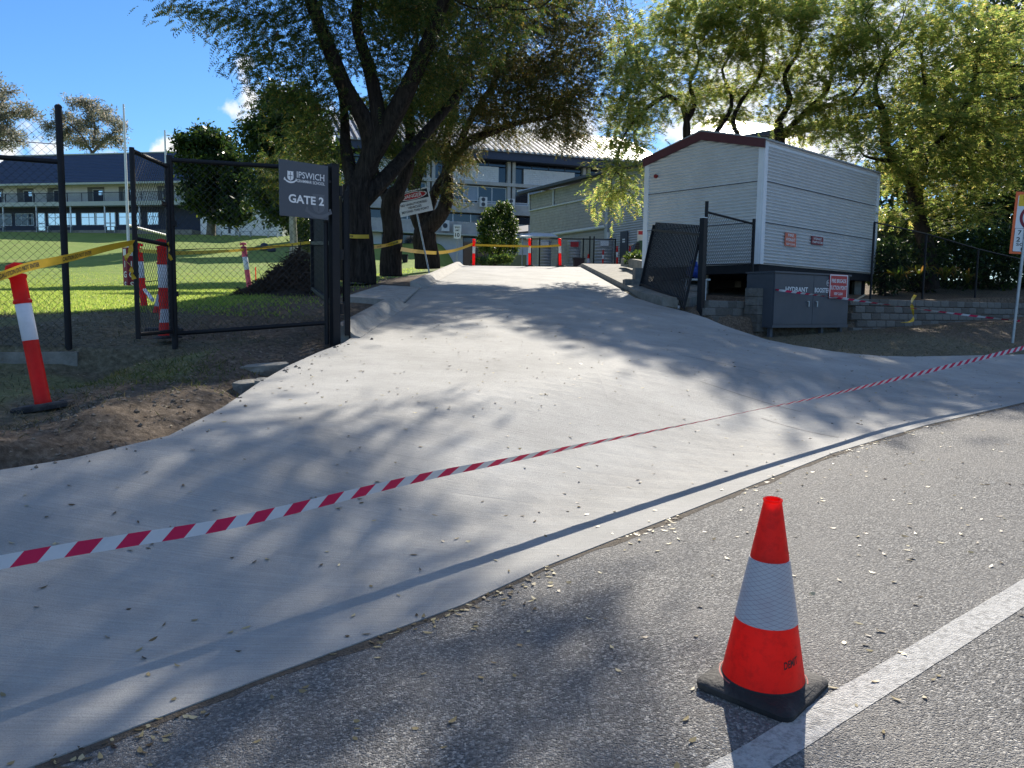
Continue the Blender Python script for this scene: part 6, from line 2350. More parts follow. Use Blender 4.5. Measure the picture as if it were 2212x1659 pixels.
def single_leaves(O, ll, lw, up=.3, dirs=None):
    N = len(O)
    ax = unit(rng.normal(0, 1, (N, 3)) + (dirs if dirs is not None else 0))
    nv = unit(rng.normal(0, 1, (N, 3)) + np.array([0, 0, up * 3]))
    wv = unit(np.cross(ax, nv))
    l_ = (ll * rng.uniform(.7, 1.25, N))[:, None]; w_ = (lw * .5 * rng.uniform(.7, 1.25, N))[:, None]
    V = np.stack([O, O + ax * l_ * .5 + wv * w_, O + ax * l_, O + ax * l_ * .5 - wv * w_], 1).reshape(-1, 3)
    return V, np.arange(len(V)).reshape(-1, 4)


def blob_points(blobs, layer=0.):
    """blobs: (px, py, distance, rx px, ry px, depth m, count) -> points in a crown volume"""
    out = []
    for (px, py, Yd, rx, ry, rd, n) in blobs:
        c = at(px, py, Yd)
        sx, sz = rx / FPX * Yd, ry / FPX * Yd
        k = 0
        while k < n:
            v = rng.uniform(-1, 1, 3)
            q = v @ v
            if q > 1 or q < .12: continue
            p = c + Vector((v[0] * sx, v[1] * rd, v[2] * sz))
            if layer: p.z = round((p.z + .05 * p.x) / layer) * layer - .05 * p.x + rng.normal(0, .07)
            out.append(p); k += 1
    return out


def tree(name, label, cat, limbs, blobs, bark, leaf, step, di, dk, rtip, nf, fr, group=None, thr=2.4, jit=.25, lift=0., pods=0, spread=.16, hang=0., layer=0., flatz=.7):
    """limbs: [(points, r0, r1)...]; nf = leaves wanted; fr = ('frond', L, K, ll, lw, droop, flat) or ('leaf', ll, lw)"""
    P, par, r0 = grow(limbs, blob_points(blobs, layer), step, di, dk, jit=jit, lift=lift)
    b = limbs[0][0][0]
    t = thing(name, label, cat, b, 0, group)
    rad, ch = skeleton_mesh('trunk', P, par, r0, rtip, bark, t)
    tips = [i for i in range(len(P)) if par[i] >= 0 and rad[i] < rtip * thr]
    pa = np.array([tuple(P[i]) for i in tips]); da = np.array([tuple(P[i] - P[par[i]]) for i in tips])
    k = rng.integers(0, len(pa), nf)
    O = pa[k] + unit(da[k]) * (rng.uniform(-.8, .6, nf) * step)[:, None] + rng.normal(0, spread, (nf, 3)) * np.array([1, 1, flatz])
    D = unit(da[k]) + rng.normal(0, .75, (nf, 3)) * np.array([1, 1, .5]) - np.array([0, 0, hang])
    if fr[0] == 'frond':
        V, Fq = fronds(O, D, fr[1], fr[2], fr[3], fr[4], fr[5], fr[6])
    else:
        V, Fq = single_leaves(O, fr[1], fr[2], dirs=D * .7)
    np_mesh('crown', V, Fq, leaf, t)
    if pods:
        kk = rng.integers(0, len(pa), pods)
        O = pa[kk] + rng.normal(0, spread, (pods, 3))
        V, Fq = single_leaves(O, .10, .028, dirs=np.array([0, 0, -3.]))
        np_mesh('seed_pods', V, Fq, MATS['pod'], t)
    return t


DB, GB = MATS['dark_bark'], MATS['grey_bark']
def pl(*q): return [at(*a) for a in q]


TG = 'street trees along the left kerb'
zbA = at(772, 606, 18)
tree('street_tree', 'nearest big dark tree with five spreading limbs behind the GATE sign', 'tree',
     [(pl((772, 610, 18), (774, 585, 18), (770, 500, 18), (768, 430, 18), (778, 395, 18)), .40, .33),
      (pl((778, 395, 18), (803, 330, 18), (792, 268, 17.8), (745, 185, 17.5), (706, 90, 17.2), (672, 0, 17), (640, -100, 16.8)), .235, .11),
      (pl((803, 320, 18), (815, 255, 17.8), (797, 150, 17.7), (770, 55, 17.6), (778, -70, 17.4)), .19, .09),
      (pl((785, 370, 18), (832, 285, 17.8), (882, 190, 17.4), (926, 90, 17), (960, 0, 16.7), (1010, -130, 16.2)), .24, .10),
      (pl((778, 440, 18), (830, 388, 18.2), (882, 332, 18.6), (918, 290, 18.8), (965, 235, 19), (1015, 165, 19)), .21, .06),
      (pl((765, 400, 18), (747, 320, 18.4), (742, 235, 18.6), (722, 130, 18.6)), .19, .05)],
     [(640, 150, 17.3, 110, 120, 1.6, 230), (520, 35, 16.6, 105, 55, 1.1, 110), (660, 300, 18.5, 70, 60, 1.3, 80), (770, 40, 17.5, 150, 90, 2.2, 190),
      (900, 130, 18, 110, 110, 1.8, 130), (1010, 50, 17.3, 130, 90, 1.8, 140), (700, -230, 17, 330, 190, 3.2, 540), (1010, -280, 16.3, 300, 190, 3.2, 420),
      (1300, -150, 15.6, 130, 80, 1.8, 110), (1345, 20, 15.6, 30, 50, .5, 14), (360, 5, 15.6, 50, 25, .5, 26), (1150, -520, 14.5, 330, 150, 2.6, 200), (1440, -230, 16.5, 190, 100, 1.8, 170), (1240, -260, 17, 170, 110, 2, 210), (400, -330, 16, 250, 180, 2.6, 220)],
     DB, MATS['pinnate_leaf'], .30, 3.0, .42, .0065, 29000, ('frond', .26, 7, .060, .031, .35, .4), TG, pods=2500, hang=.2, spread=.22)
tree('street_tree', 'second dark trunk of the kerb row wearing crumpled yellow tape', 'tree',
     [(pl((846, 596, 21), (846, 560, 21), (850, 500, 21), (842, 445, 21), (862, 410, 21)), .30, .24),
      (pl((862, 410, 21), (884, 350, 21.2), (886, 270, 21.2), (882, 190, 21.2), (900, 90, 21)), .17, .06),
      (pl((846, 450, 21), (822, 400, 21.5), (806, 340, 21.6), (830, 250, 21.6)), .15, .05)],
     [(885, 340, 21.6, 60, 55, 1.1, 60), (850, 250, 21.3, 70, 80, 1.4, 90), (935, 210, 21.5, 80, 80, 1.5, 90), (890, -50, 21, 150, 120, 2.4, 130)],
     DB, MATS['pinnate_leaf'], .32, 3.0, .5, .007, 9000, ('frond', .27, 7, .06, .031, .45, .35), TG, hang=.35)
tree('street_tree', 'third kerb tree forking low behind the tilted DANGER sign, browning crown', 'tree',
     [(pl((921, 580, 26), (920, 555, 26), (914, 520, 26), (918, 490, 26)), .42, .36),
      (pl((918, 495, 26), (945, 470, 26), (962, 440, 26), (966, 395, 26), (968, 350, 26), (1000, 312, 25.6), (1060, 285, 25.2), (1130, 262, 25), (1200, 255, 24.8)), .27, .05),
      (pl((916, 500, 26), (898, 460, 26), (893, 420, 26.2), (905, 370, 26.3), (925, 320, 26.3), (940, 250, 26.2), (960, 150, 26)), .24, .06),
      (pl((920, 480, 26), (930, 435, 26.3), (952, 392, 26.4), (985, 340, 26.4), (1010, 270, 26), (1060, 190, 25.6), (1110, 90, 25.2)), .2, .05),
      (pl((968, 360, 26), (966, 300, 25.6), (985, 230, 25.4), (1010, 130, 25.2)), .17, .05)],
     [(1150, 120, 25, 150, 115, 2.4, 330), (1085, 215, 25, 130, 65, 2, 180), (1215, 200, 25.3, 85, 85, 1.8, 160), (1005, 160, 24.6, 100, 115, 2, 170), (1255, 70, 25, 65, 70, 1.6, 90),
      (1150, 275, 25, 110, 22, 1.3, 60), (960, 300, 24.6, 55, 40, 1.1, 50), (1050, -80, 25, 220, 120, 2.8, 220), (985, 395, 25.6, 18, 40, .4, 12), (1230, 290, 24.8, 50, 25, .9, 26), (990, 345, 25.3, 40, 25, .7, 26)],
     DB, MATS['autumn_leaf'], .36, 3.4, .52, .0075, 26000, ('frond', .26, 7, .060, .032, .35, .4), TG, pods=4200, hang=.2, spread=.24)

FG = 'feathery trees behind the pump room shed'
FL = MATS['feather_leaf']
frd = ('frond', .48, 9, .12, .040, .14, .90)
tree('feathery_tree', 'feathery crowned tree left of the shed with drooping pale green sprays', 'tree',
     [(pl((1478, 560, 27), (1480, 420, 27), (1483, 300, 27), (1483, 262, 27)), .17, .13),
      (pl((1483, 262, 27), (1472, 225, 27), (1440, 205, 26.8), (1405, 180, 26.6), (1370, 150, 26.4)), .10, .03),
      (pl((1483, 262, 27), (1500, 225, 27), (1490, 180, 27), (1510, 130, 27), (1500, 85, 27)), .09, .03),
      (pl((1480, 400, 27), (1545, 290, 27), (1575, 245, 27.2), (1580, 205, 27.2), (1560, 150, 27), (1590, 110, 27)), .11, .03),
      (pl((1440, 205, 26.8), (1390, 240, 25.8), (1345, 300, 25), (1330, 380, 24.4)), .07, .02)],
     [(1420, 120, 26.8, 105, 60, 1.4, 120), (1350, 195, 26, 62, 75, 1.5, 120), (1500, 70, 27, 125, 50, 1.4, 120), (1350, 295, 25, 48, 50, 1, 65), (1335, 405, 24.2, 48, 55, .9, 90), (1480, 190, 27, 70, 50, 1.4, 90), (1550, 225, 28, 60, 35, 1.2, 60), (1585, 110, 27, 75, 55, 1.8, 90), (1400, 250, 26, 40, 30, 1, 30)],
     DB, FL, .30, 3.2, .48, .0105, 4500, frd, FG, jit=.36, spread=.34, layer=.85, flatz=.22)
tree('feathery_tree', 'middle feathery tree with twisting bare limbs above the shed ridge', 'tree',
     [(pl((1690, 560, 26.5), (1690, 420, 26.5), (1684, 300, 26.5), (1681, 262, 26.5)), .2, .16),
      (pl((1681, 262, 26.5), (1706, 218, 26.5), (1694, 165, 26.5), (1725, 110, 26.4), (1735, 40, 26.4)), .11, .03),
      (pl((1684, 300, 26.5), (1742, 240, 26.4), (1790, 190, 26.2), (1800, 130, 26.2), (1850, 80, 26)), .11, .03),
      (pl((1690, 400, 26.5), (1590, 285, 26.8), (1598, 225, 27), (1640, 165, 27), (1650, 100, 26.8), (1630, 30, 26.6)), .10, .03),
      (pl((1742, 240, 26.4), (1830, 215, 26), (1870, 170, 25.6)), .09, .03)],
     [(1640, 45, 26.2, 140, 50, 2.2, 190), (1765, 80, 26, 115, 65, 2.2, 170), (1690, 165, 27, 90, 45, 1.8, 60), (1810, 190, 25.6, 85, 60, 1.8, 120), (1700, -20, 26.8, 280, 30, 1.8, 70), (1640, 215, 27, 70, 35, 1.1, 70), (1760, 265, 26, 80, 35, 1.2, 90), (1730, 180, 26.5, 60, 40, 1.3, 60)],
     DB, FL, .30, 3.2, .5, .0108, 5400, frd, FG, jit=.36, spread=.34, layer=.85, flatz=.22)
tree('feathery_tree', 'largest feathery tree with dense layered crown at the right edge', 'tree',
     [(pl((2010, 625, 24.5), (2002, 540, 24.5), (1980, 460, 24.5), (1972, 400, 24.5), (1940, 345, 24.5)), .26, .2),
      (pl((1940, 345, 24.5), (1910, 310, 24.5), (1915, 260, 24.6), (1890, 190, 24.6), (1920, 110, 24.6)), .15, .04),
      (pl((1972, 400, 24.5), (2010, 330, 24.2), (2060, 270, 23.8), (2100, 190, 23.6), (2110, 100, 23.6)), .16, .04),
      (pl((1940, 345, 24.5), (1990, 290, 24.6), (2000, 210, 24.6), (1990, 110, 24.6)), .12, .04),
      (pl((1950, 350, 24.5), (1900, 345, 24), (1860, 335, 23.6)), .1, .03)],
     [(1955, 80, 24.5, 145, 75, 2.3, 260), (2095, 160, 23.5, 125, 120, 2.3, 300), (1900, 225, 24.5, 80, 70, 1.8, 140), (2010, 300, 23.5, 115, 80, 1.9, 220), (2150, 320, 22.8, 85, 100, 1.8, 210), (1930, 395, 24, 45, 60, 1.1, 90), (2080, 420, 23.6, 105, 60, 1.5, 170), (1865, 318, 23.6, 45, 22, .8, 50), (1840, 285, 24.5, 60, 35, 1.2, 70), (2300, 150, 23, 120, 200, 2.4, 260)],
     DB, FL, .32, 3.2, .5, .0108, 8600, frd, FG, jit=.36, spread=.36, layer=.85, flatz=.22)
tree('evergreen_tree', 'tall dark evergreen filling the gap behind the right fence', 'tree',
     [(pl((2120, 620, 33), (2120, 450, 33), (2110, 300, 33), (2100, 150, 33)), .3, .1)],
     [(2100, 250, 33, 170, 150, 3, 300), (2000, 420, 32, 130, 110, 2.6, 220), (2200, 430, 31, 130, 130, 2.6, 240), (1960, 540, 30, 100, 60, 2, 140), (2180, 40, 34, 60, 80, 2, 90), (2330, 300, 33, 120, 250, 3, 200)],
     DB, MATS['dark_leaf'], .6, 5, .8, .012, 36000, ('leaf', .28, .12), jit=.3, spread=.45)

# far trees
GG = 'gum trees behind the boarding house'
tree('gum_tree', 'tall gum tree cut by the left frame edge above the blue roof', 'tree',
     [(pl((-70, 480, 112), (-65, 380, 112), (-60, 300, 112)), .5, .35), (pl((-60, 320, 112), (-20, 270, 112), (30, 235, 112)), .25, .1), (pl((-60, 300, 112), (-50, 230, 112), (-20, 180, 112)), .25, .1)],
     [(0, 190, 112, 30, 25, 3, 40), (25, 240, 112, 60, 26, 4, 90), (-20, 290, 112, 70, 34, 4, 120), (-90, 220, 112, 80, 90, 6, 160), (60, 250, 112, 28, 16, 2, 30), (20, 310, 112, 40, 16, 3, 40)],
     GB, MATS['gum_leaf'], 1.0, 12, 1.7, .03, 15000, ('leaf', .55, .17), GG, spread=.5)
tree('gum_tree', 'rounded pale gum tree standing above the blue roof beside the goal post', 'tree',
     [(pl((198, 500, 115), (198, 390, 115), (200, 320, 115)), .5, .3), (pl((199, 330, 115), (170, 285, 115), (140, 262, 115)), .2, .08), (pl((200, 320, 115), (205, 270, 115), (190, 232, 115)), .22, .08), (pl((200, 330, 115), (240, 290, 115), (262, 280, 115)), .2, .08)],
     [(165, 225, 115, 22, 14, 2.5, 34), (150, 262, 115, 40, 24, 4, 80), (205, 235, 115, 36, 22, 4, 70), (235, 265, 115, 34, 22, 4, 60), (175, 300, 115, 60, 24, 4, 90), (255, 300, 115, 30, 20, 3, 50), (125, 290, 115, 20, 20, 3, 34), (215, 300, 115, 34, 20, 3, 40)],
     GB, MATS['gum_leaf'], 1.0, 12, 1.6, .028, 9500, ('leaf', .5, .15), GG, spread=.45)
tree('fig_tree', 'dark round topped tree in front of the cream annexe beyond the fence', 'tree',
     [(pl((456, 508, 72), (458, 470, 72), (460, 430, 72)), .42, .3), (pl((460, 435, 72), (430, 390, 72), (405, 360, 72)), .3, .12), (pl((460, 430, 72), (475, 370, 72), (470, 310, 72)), .3, .1), (pl((460, 440, 72), (500, 400, 72), (520, 380, 72)), .3, .1)],
     [(450, 315, 72, 55, 36, 3.4, 130), (412, 350, 72, 30, 22, 2.6, 60), (480, 360, 72, 62, 45, 4, 160), (440, 425, 72, 50, 26, 3.2, 90), (508, 405, 71, 38, 34, 2.6, 90), (420, 300, 72, 30, 14, 2, 30), (520, 460, 70.5, 28, 26, 2, 50)],
     GB, MATS['dark_leaf'], .8, 9, 1.2, .02, 24000, ('leaf', .45, .22), spread=.4)
tree('evergreen_tree', 'dense dark evergreen rising behind the GATE sign', 'tree',
     [(pl((660, 560, 46), (660, 450, 46), (655, 330, 46), (650, 250, 46)), .4, .15)],
     [(630, 250, 46, 85, 55, 3, 190), (590, 330, 46, 60, 60, 2.6, 150), (670, 350, 46, 80, 80, 3, 220), (600, 430, 46, 60, 60, 2.6, 150), (690, 450, 45, 60, 60, 2.6, 140), (560, 300, 47, 30, 30, 1.6, 40)],
     GB, MATS['dark_leaf'], .6, 7, .95, .015, 30000, ('leaf', .34, .15), spread=.38)
tree('slender_tree', 'slender silver trunked tree on the bank under the GATE sign', 'tree',
     [(pl((635, 556, 33), (635, 520, 33), (633, 480, 33), (632, 430, 33), (630, 360, 33)), .17, .12)],
     [(640, 360, 33, 70, 40, 2, 80), (700, 400, 33, 50, 50, 1.8, 70), (590, 380, 33.5, 40, 40, 1.6, 50)],
     MATS['silver_bark'], MATS['pinnate_leaf'], .5, 5, .8, .012, 3500, ('frond', .34, 6, .09, .035, .4, .35), hang=.3)


def bush(name, label, blobs, leaf, n, ll, lw, cat='shrub', group=None, stems=5):
    pts = blob_points([(a, b, c, d, e, f, n * g // 100) for (a, b, c, d, e, f, g) in blobs])
    base = at(blobs[0][0], blobs[0][1] + blobs[0][4], blobs[0][2])
    t = thing(name, label, cat, base, 0, group)
    mb = MB()
    for k in range(stems):
        q = pts[rnd.randrange(len(pts))]
        b0 = base + Vector((rnd.uniform(-.2, .2), rnd.uniform(-.2, .2), -.2))
        mb.tube([b0, b0.lerp(q, .5) + Vector((rnd.uniform(-.1, .1), 0, .15)), q], [.035, .025, .01], 6)
    mb.build('stems', DB, t)
    O = np.array([tuple(p) for p in pts])
    V, Fq = single_leaves(O, ll, lw, up=.5)
    np_mesh('foliage', V, Fq, leaf, t)
    return t


SL_ = MATS['shrub_leaf']; DK = MATS['dark_leaf']
bush('shrub', 'tall bushy green shrub before the classroom block at the top of the drive', [(1075, 510, 45, 36, 48, 1.1, 40), (1058, 470, 45, 16, 22, .6, 12), (1094, 455, 45, 15, 20, .6, 12), (1104, 488, 45, 16, 24, .6, 11), (1046, 520, 45, 17, 28, .6, 10), (1078, 450, 45, 9, 14, .4, 5), (1110, 530, 45, 12, 22, .5, 6), (1040, 490, 45, 8, 12, .4, 4)], SL_, 5600, .20, .09)
bush('low_hedge', 'low bright hedge at the foot of the bushy shrub', [(1062, 563, 41, 46, 9, .8, 60), (1088, 559, 41, 22, 8, .6, 40)], SL_, 1600, .16, .08)
bush('shrub', 'dark shrub below the GATE sign beyond the silver trunk', [(680, 500, 40, 45, 45, 1.5, 60), (720, 520, 40, 30, 40, 1.2, 40)], DK, 5200, .18, .08)
UG = 'dark undergrowth shrubs behind the right fence'
for i, (px, py, Yd, rx, ry) in enumerate([(1915, 575, 23.5, 40, 60), (1985, 565, 25, 55, 70), (2060, 560, 26, 60, 75), (2140, 560, 26.5, 60, 85), (2215, 560, 27, 60, 90), (1940, 505, 26.5, 60, 45)]):
    bush('undergrowth_shrub', ['dark undergrowth shrub hard against the shed end wall', 'dark shrub behind the yellow strap leaved plant', 'dark shrub in the middle of the fenced garden', 'dark shrub right of the strap leaved plants',
         'dark shrub behind the school zone sign', 'higher dark shrub behind the fence under the big feathery tree'][i], [(px, py, Yd, rx, ry, 1.0, 100)], DK, 2600, .20, .075, group=UG)
# strap-leaved plants
leaf_mat('strap_leaf', [(0, (.03, .06, .012)), (.5, (.12, .13, .02)), (.8, (.22, .17, .03)), (1, (.16, .09, .04))], .45)
for i, (px, py, Yd) in enumerate([(1985, 600, 22.6), (2040, 605, 23), (1940, 612, 21.6), (2090, 612, 23.6)]):
    b = at(px, py, Yd)
    t = thing('strap_leaf_plant', ['clump of strap leaves catching sun left of the fence post', 'yellowing strap leaved clump between the two fence posts', 'dark strap leaved clump nearest the shed', 'strap leaved clump furthest right behind the fence'][i], 'plant', b, 0, 'strap leaved plants behind the fence')
    mb = MB()
    for k in range(26):
        a = rnd.uniform(0, 6.28); L = rnd.uniform(.5, .95); w = rnd.uniform(.025, .045)
        dx = Vector((math.cos(a), math.sin(a), 0)); sd = Vector((-dx.y, dx.x, 0)) * w
        ps = [b + dx * (L * .62 * s) + Zu * (L * (1.25 * s - 1.05 * s * s * rnd.uniform(.7, 1.1))) for s in (0, .35, .7, 1)]
        ws = (.7, 1, .8, .05)
        V = []
        for p, ww in zip(ps, ws): V += [p - sd * ww, p + sd * ww]
        mb.add(V, [(0, 1, 3, 2), (2, 3, 5, 4), (4, 5, 7, 6)])
    mb.build('leaves', MATS['strap_leaf'], t)
b = at(1366, 566, 27)
gp2 = bush('garden_plant', 'small pale green plants inside the garden edge by the shed', [(1372, 559, 27, 20, 10, .5, 100)], SL_, 420, .22, .07, cat='plant', stems=3)

# ------------------------------------------------------------------ lawn blades, verge litter, rubble
leaf_mat('grass_blade', [(0, (.13, .20, .05)), (.6, (.20, .28, .07)), (1, (.28, .29, .10))], .6)
leaf_mat('verge_green', [(0, (.05, .07, .02)), (.6, (.09, .11, .035)), (1, (.17, .15, .07))], .4)
leaf_mat('dry_grass', [(0, (.05, .052, .026)), (.5, (.10, .098, .055)), (1, (.24, .21, .13))], .3)
leaf_mat('litter', [(0, (.05, .03, .018)), (.5, (.12, .09, .06)), (.85, (.26, .22, .15)), (1, (.42, .38, .28))], .15)


def blades(name, X, Y, Z, h, w, m, kind='stuff', lean=.5):
    n = len(X)
    O = np.stack([X, Y, Z], 1)
    a = rng.uniform(0, 2 * np.pi, n); hh = h * rng.uniform(.5, 1.3, n)
    s = np.stack([np.cos(a), np.sin(a), np.zeros(n)], 1) * (w / 2)
    tip = O + np.stack([rng.normal(0, lean, n) * hh, rng.normal(0, lean, n) * hh, hh], 1)
    V = np.stack([O - s, O + s, tip], 1).reshape(-1, 3)
    return np_mesh(name, V, np.arange(3 * n).reshape(-1, 3), m, kind=kind)


n = 150000
yy = 11.6 + 44 * rng.beta(1.0, 1.9, n); xx = -(3.2 + (yy * .62 + 2) * rng.random(n))
lw_ = np.interp(yy, [11, 14], [.35, 1]) * np.where((xx > -5.2) & (yy < 38), np.clip((-xx - 3.2) / 2, 0, 1) * .8 + .05, 1)
k = rng.random(n) < lw_
xx, yy = xx[k], yy[k]
blades('lawn_grass', xx, yy, terrz(xx, yy) - .01, .055, .035, MATS['grass_blade'])
# tufts and dry stems on the verge
n = 30000
xx = rng.uniform(-9, -2.0, n); yy = rng.uniform(3.0, 12.5, n)
dE = poly_dist(xx, yy, dP)
den = vnoise(xx * 1.3, yy * 1.3, 77)
k = ~poly_in(xx, yy, dP) & (sdist(xx, yy) > .1) & (rng.random(n) < np.clip((dE - .3) / .9, .04, 1) * np.clip(den * 1.6 - .3, .05, 1))
blades('verge_grass', xx[k], yy[k], terrz(xx[k], yy[k]) - .008, .05, .011, MATS['dry_grass'], lean=1.1)
n = 1300
xx = rng.normal(-3.3, .45, n); yy = rng.normal(7.2, .35, n)
k = ~poly_in(xx, yy, dP)
blades('verge_tuft', xx[k], yy[k], terrz(xx[k], yy[k]) - .006, .05, .012, MATS['verge_green'], lean=.8)
n = 9000
xx = rng.uniform(3.5, 13, n); yy = rng.uniform(11.5, 20, n)
k = ~poly_in(xx, yy, dP) & (sdist(xx, yy) > .3) & (((xx - WA.x) * wn_.x + (yy - WA.y) * wn_.y) < -.1)
blades('verge_grass', xx[k], yy[k], terrz(xx[k], yy[k]) - .008, .045, .014, MATS['dry_grass'], lean=1.0)


def flat_leaves(name, X, Y, Z, l, w, m, curl=.25):
    n = len(X)
    a = rng.uniform(0, 2 * np.pi, n); ls = l * rng.uniform(.6, 1.3, n); ws = w * rng.uniform(.6, 1.3, n)
    d = np.stack([np.cos(a), np.sin(a), rng.normal(0, .08, n)], 1); s = np.stack([-np.sin(a), np.cos(a), rng.normal(0, .25, n)], 1)
    c = np.stack([X, Y, Z + .004], 1)
    cu = (ls * curl * rng.uniform(.2, 1.2, n))[:, None] * np.array([0, 0, 1.])
    L = ls[:, None] / 2; W = ws[:, None] / 2
    V = np.stack([c - d * L + cu * .6, c - d * L * .35 + s * W, c + d * L * .35 + s * W * .9, c + d * L + cu * .5, c + d * L * .35 - s * W + cu * .12, c - d * L * .35 - s * W + cu * .12], 1).reshape(-1, 3)
    i = np.arange(n)[:, None] * 6
    F4 = np.concatenate([i + np.array([0, 1, 4, 5]), i + np.array([1, 2, 3, 4])])
    return V, F4


n = 5200
xx = rng.uniform(-9, -2.0, n); yy = rng.uniform(3.0, 13, n)
k = ~poly_in(xx, yy, dP) & (sdist(xx, yy) > .1)
V, Fq = flat_leaves('', xx[k], yy[k], terrz(xx[k], yy[k]), .038, .014, None)
np_mesh('leaf_litter', V, Fq, MATS['litter'], kind='stuff')
# leaves dropped on the drive and the road
leaf_mat('fallen_leaf', [(0, (.06, .04, .022)), (.45, (.15, .115, .06)), (.7, (.36, .30, .15)), (1, (.50, .44, .27))], .12)
n = 2200
yy = 1.9 + 25 * rng.beta(1.0, 2.5, n); xx = rng.uniform(-3.2, 9, n)
k = (poly_in(xx, yy, dP) | (sdist(xx, yy) < 0)) & (xx < yy * .7 + .3) & (xx > -yy * .7 - .3)
xx, yy = xx[k], yy[k]
zz = np.where(sdist(xx, yy) > 0, drivez(xx, yy), roadz(xx, yy))
near_i = np.argsort(yy)[:60]
mask = np.ones(len(xx), bool); mask[near_i] = False
# drift of leaves caught along the edge of the road
nd = 260
gi = rng.integers(1, 8, nd); gt = rng.random(nd)
gq = GL[gi] + (GL[gi + 1] - GL[gi]) * gt[:, None]
gd = (GL[gi + 1] - GL[gi]); gd /= np.linalg.norm(gd, axis=1, keepdims=True)
go = np.abs(rng.normal(.02, .07, nd))
gx_, gy_ = gq[:, 0] + gd[:, 1] * go, gq[:, 1] - gd[:, 0] * go
kk_ = vnoise(gx_ * 2.2, gy_ * 2.2, 123) > .45
xx, yy, zz = np.concatenate([xx, gx_[kk_]]), np.concatenate([yy, gy_[kk_]]), np.concatenate([zz, roadz(gx_[kk_], gy_[kk_])])
mask = np.concatenate([mask, np.ones(int(kk_.sum()), bool)])
V, Fq = flat_leaves('', xx[mask], yy[mask], zz[mask], .037, .014, None)
np_mesh('scattered_leaves', V, Fq, MATS['fallen_leaf'], kind='stuff')
V, Fq = flat_leaves('', xx[near_i], yy[near_i], zz[near_i], .037, .014, None)
for j, i in enumerate(near_i):
    vv = V[j * 6:j * 6 + 6]
    c = vv.mean(0)
    o = np_mesh('fallen_leaf', vv - c, np.array([[0, 1, 4, 5], [1, 2, 3, 4]]), MATS['fallen_leaf'])
    o.location = c
    on_road = float(sdist(np.array([xx[i]]), np.array([yy[i]]))[0]) < 0
    tag(o, 'small dry leaf lying on the grey asphalt road' if on_road else 'small dry leaf lying on the broomed concrete drive', 'leaf', 'leaves on the asphalt' if on_road else 'leaves on the concrete drive')


def slab_stone(label, px, py, Yd, w, d, h, rz, m, name='broken_slab', group='broken concrete slabs by the drive edge'):
    b = at(px, py, Yd); b.x -= .20; b.z = max(tz(b.x, b.y), b.z - .10)
    t_ = random.Random(int(px))
    mb = MB()
    n = 7
    rad = [t_.uniform(.68, 1.18) for _ in range(n)]
    V = []
    for (s, z) in ((.92, -.05), (1, h * .2), (.99, h * .93), (.93, h)):
        for k in range(n):
            a = 2 * math.pi * k / n
            V.append((math.cos(a) * rad[k] * w / 2 * s + t_.uniform(-.01, .01), math.sin(a) * rad[k] * d / 2 * s + t_.uniform(-.01, .01), z + t_.uniform(-.008, .008)))
    mb.add(V, [(k * n + i, k * n + (i + 1) % n, (k + 1) * n + (i + 1) % n, (k + 1) * n + i) for k in range(3) for i in range(n)] + [tuple(range(3 * n, 4 * n))])
    o = mb.build(name, m)
    o.location = b; o.rotation_euler = (t_.uniform(-.12, .12), t_.uniform(-.2, .05), rz)
    return tag(o, label, 'stone', group)


slab_stone('flat broken slab nearest the gate post at the drive edge', 622, 786, 7.75, .52, .32, .075, .4, MATS['old_concrete'])
slab_stone('pale pointed broken slab on the soil in front of its neighbour', 584, 816, 7.1, .40, .30, .065, 1.1, MATS['old_concrete'])
slab_stone('small broken slab wedged against the concrete edge', 616, 812, 7.05, .2, .16, .07, 2.0, MATS['old_concrete'])
# pebbles and clods
n = 2600
xx = rng.uniform(-6.5, -1.7, n); yy = rng.uniform(3.6, 9.5, n)
dE = poly_dist(xx, yy, dP)
ins = poly_in(xx, yy, dP)
k = (~ins & (dE < 1.3)) | (ins & (rng.random(n) < np.exp(-dE / .07)))
mb = MB()
for x, y in zip(xx[k], yy[k]):
    s = rnd.choice([.006, .008, .012, .018]) * rnd.uniform(.7, 1.3); z = float(drivez(x, y)) if poly_in(np.array([x]), np.array([y]), dP)[0] else tz(x, y)
    o = Vector((x, y, z + s * .2))
    e = [Vector((rnd.uniform(.6, 1.3) * a, rnd.uniform(.6, 1.3) * b, rnd.uniform(.5, .9) * c)) * s for a, b, c in ((1, 0, 0), (-1, 0, 0), (0, 1, 0), (0, -1, 0), (0, 0, 1), (0, 0, -1))]
    mb.add([o + q for q in e], [(0, 2, 4), (2, 1, 4), (1, 3, 4), (3, 0, 4), (2, 0, 5), (1, 2, 5), (3, 1, 5), (0, 3, 5)])
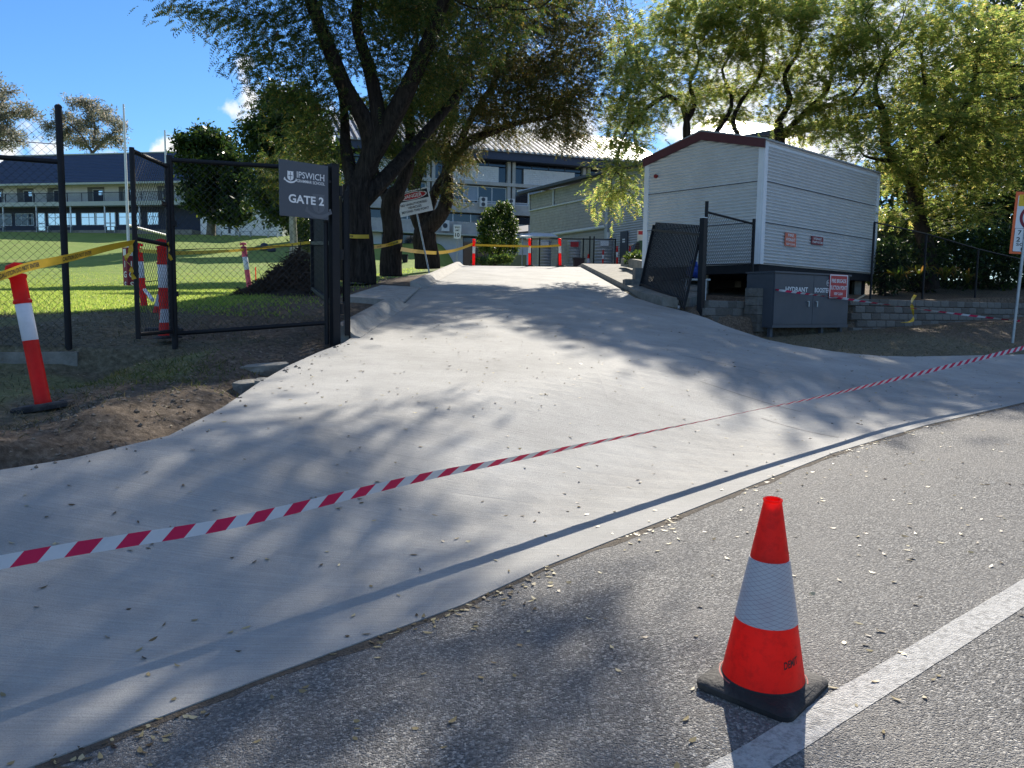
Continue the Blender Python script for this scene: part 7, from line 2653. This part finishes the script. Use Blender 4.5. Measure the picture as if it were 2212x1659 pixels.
mb.build('soil_clods', mat('clod', (.20, .16, .12), .95, var=.4, scale=3), kind='stuff')
# heap of grubbed-out roots
rc = at(640, 650, 15.4)


def heap(u, v):
    return max(0., .92 * math.exp(-((u - .12) / .30) ** 2) + .58 * math.exp(-((u + .3) / .42) ** 2)) * math.exp(-(v / .5) ** 2)


rp_ = thing('root_pile', 'tangled heap of dark grubbed out roots behind the fence panel', 'root pile', (rc.x, rc.y, tz(rc.x, rc.y)))
V = []; nu, nv = 44, 26
for j in range(nv):
    for i in range(nu):
        u, v = -1.15 + 2.2 * i / (nu - 1), -.8 + 1.6 * j / (nv - 1)
        x, y = rc.x + u * 1.1, rc.y + v
        V.append((x, y, tz(x, y) - .03 + heap(u, v) * (.48 + .45 * float(fbm(np.array([x]), np.array([y]), .3, 3, 5)[0])) + .06 * float(fbm(np.array([x]), np.array([y]), .1, 2, 6)[0])))
mb = MB(); mb.add(V, [(j * nu + i, j * nu + i + 1, (j + 1) * nu + i + 1, (j + 1) * nu + i) for j in range(nv - 1) for i in range(nu - 1)])
mb.build('soil_heap', mat('dark_soil', (.022, .016, .012), .95, var=.5, scale=14, bump=1., bscale=40), rp_)
mb = MB()
for i in range(1500):
    u, v = max(-1.0, min(.85, rnd.gauss(-.05, .42))), max(-.55, min(.55, rnd.gauss(0, .36)))
    x, y = rc.x + u * 1.1, rc.y + v
    p = Vector((x, y, tz(x, y) + heap(u, v) * rnd.uniform(.38, .72) + rnd.uniform(0, .05)))
    d = Vector((rnd.gauss(0, 1), rnd.gauss(0, 1), rnd.gauss(0, .6))).normalized() * rnd.uniform(.06, .2)
    k_ = Vector((rnd.gauss(0, .04), rnd.gauss(0, .04), rnd.gauss(0, .05)))
    r_ = rnd.choice([.004, .006, .009, .014])
    mb.tube([p - d, p - d * .3 + k_, p + d * .4 - k_ * .5, p + d + k_], [r_, r_, r_ * .8, r_ * .3], 4)
mb.build('roots', mat('root_wood', (.04, .026, .017), .95, var=.5, scale=5), rp_, kind='stuff')
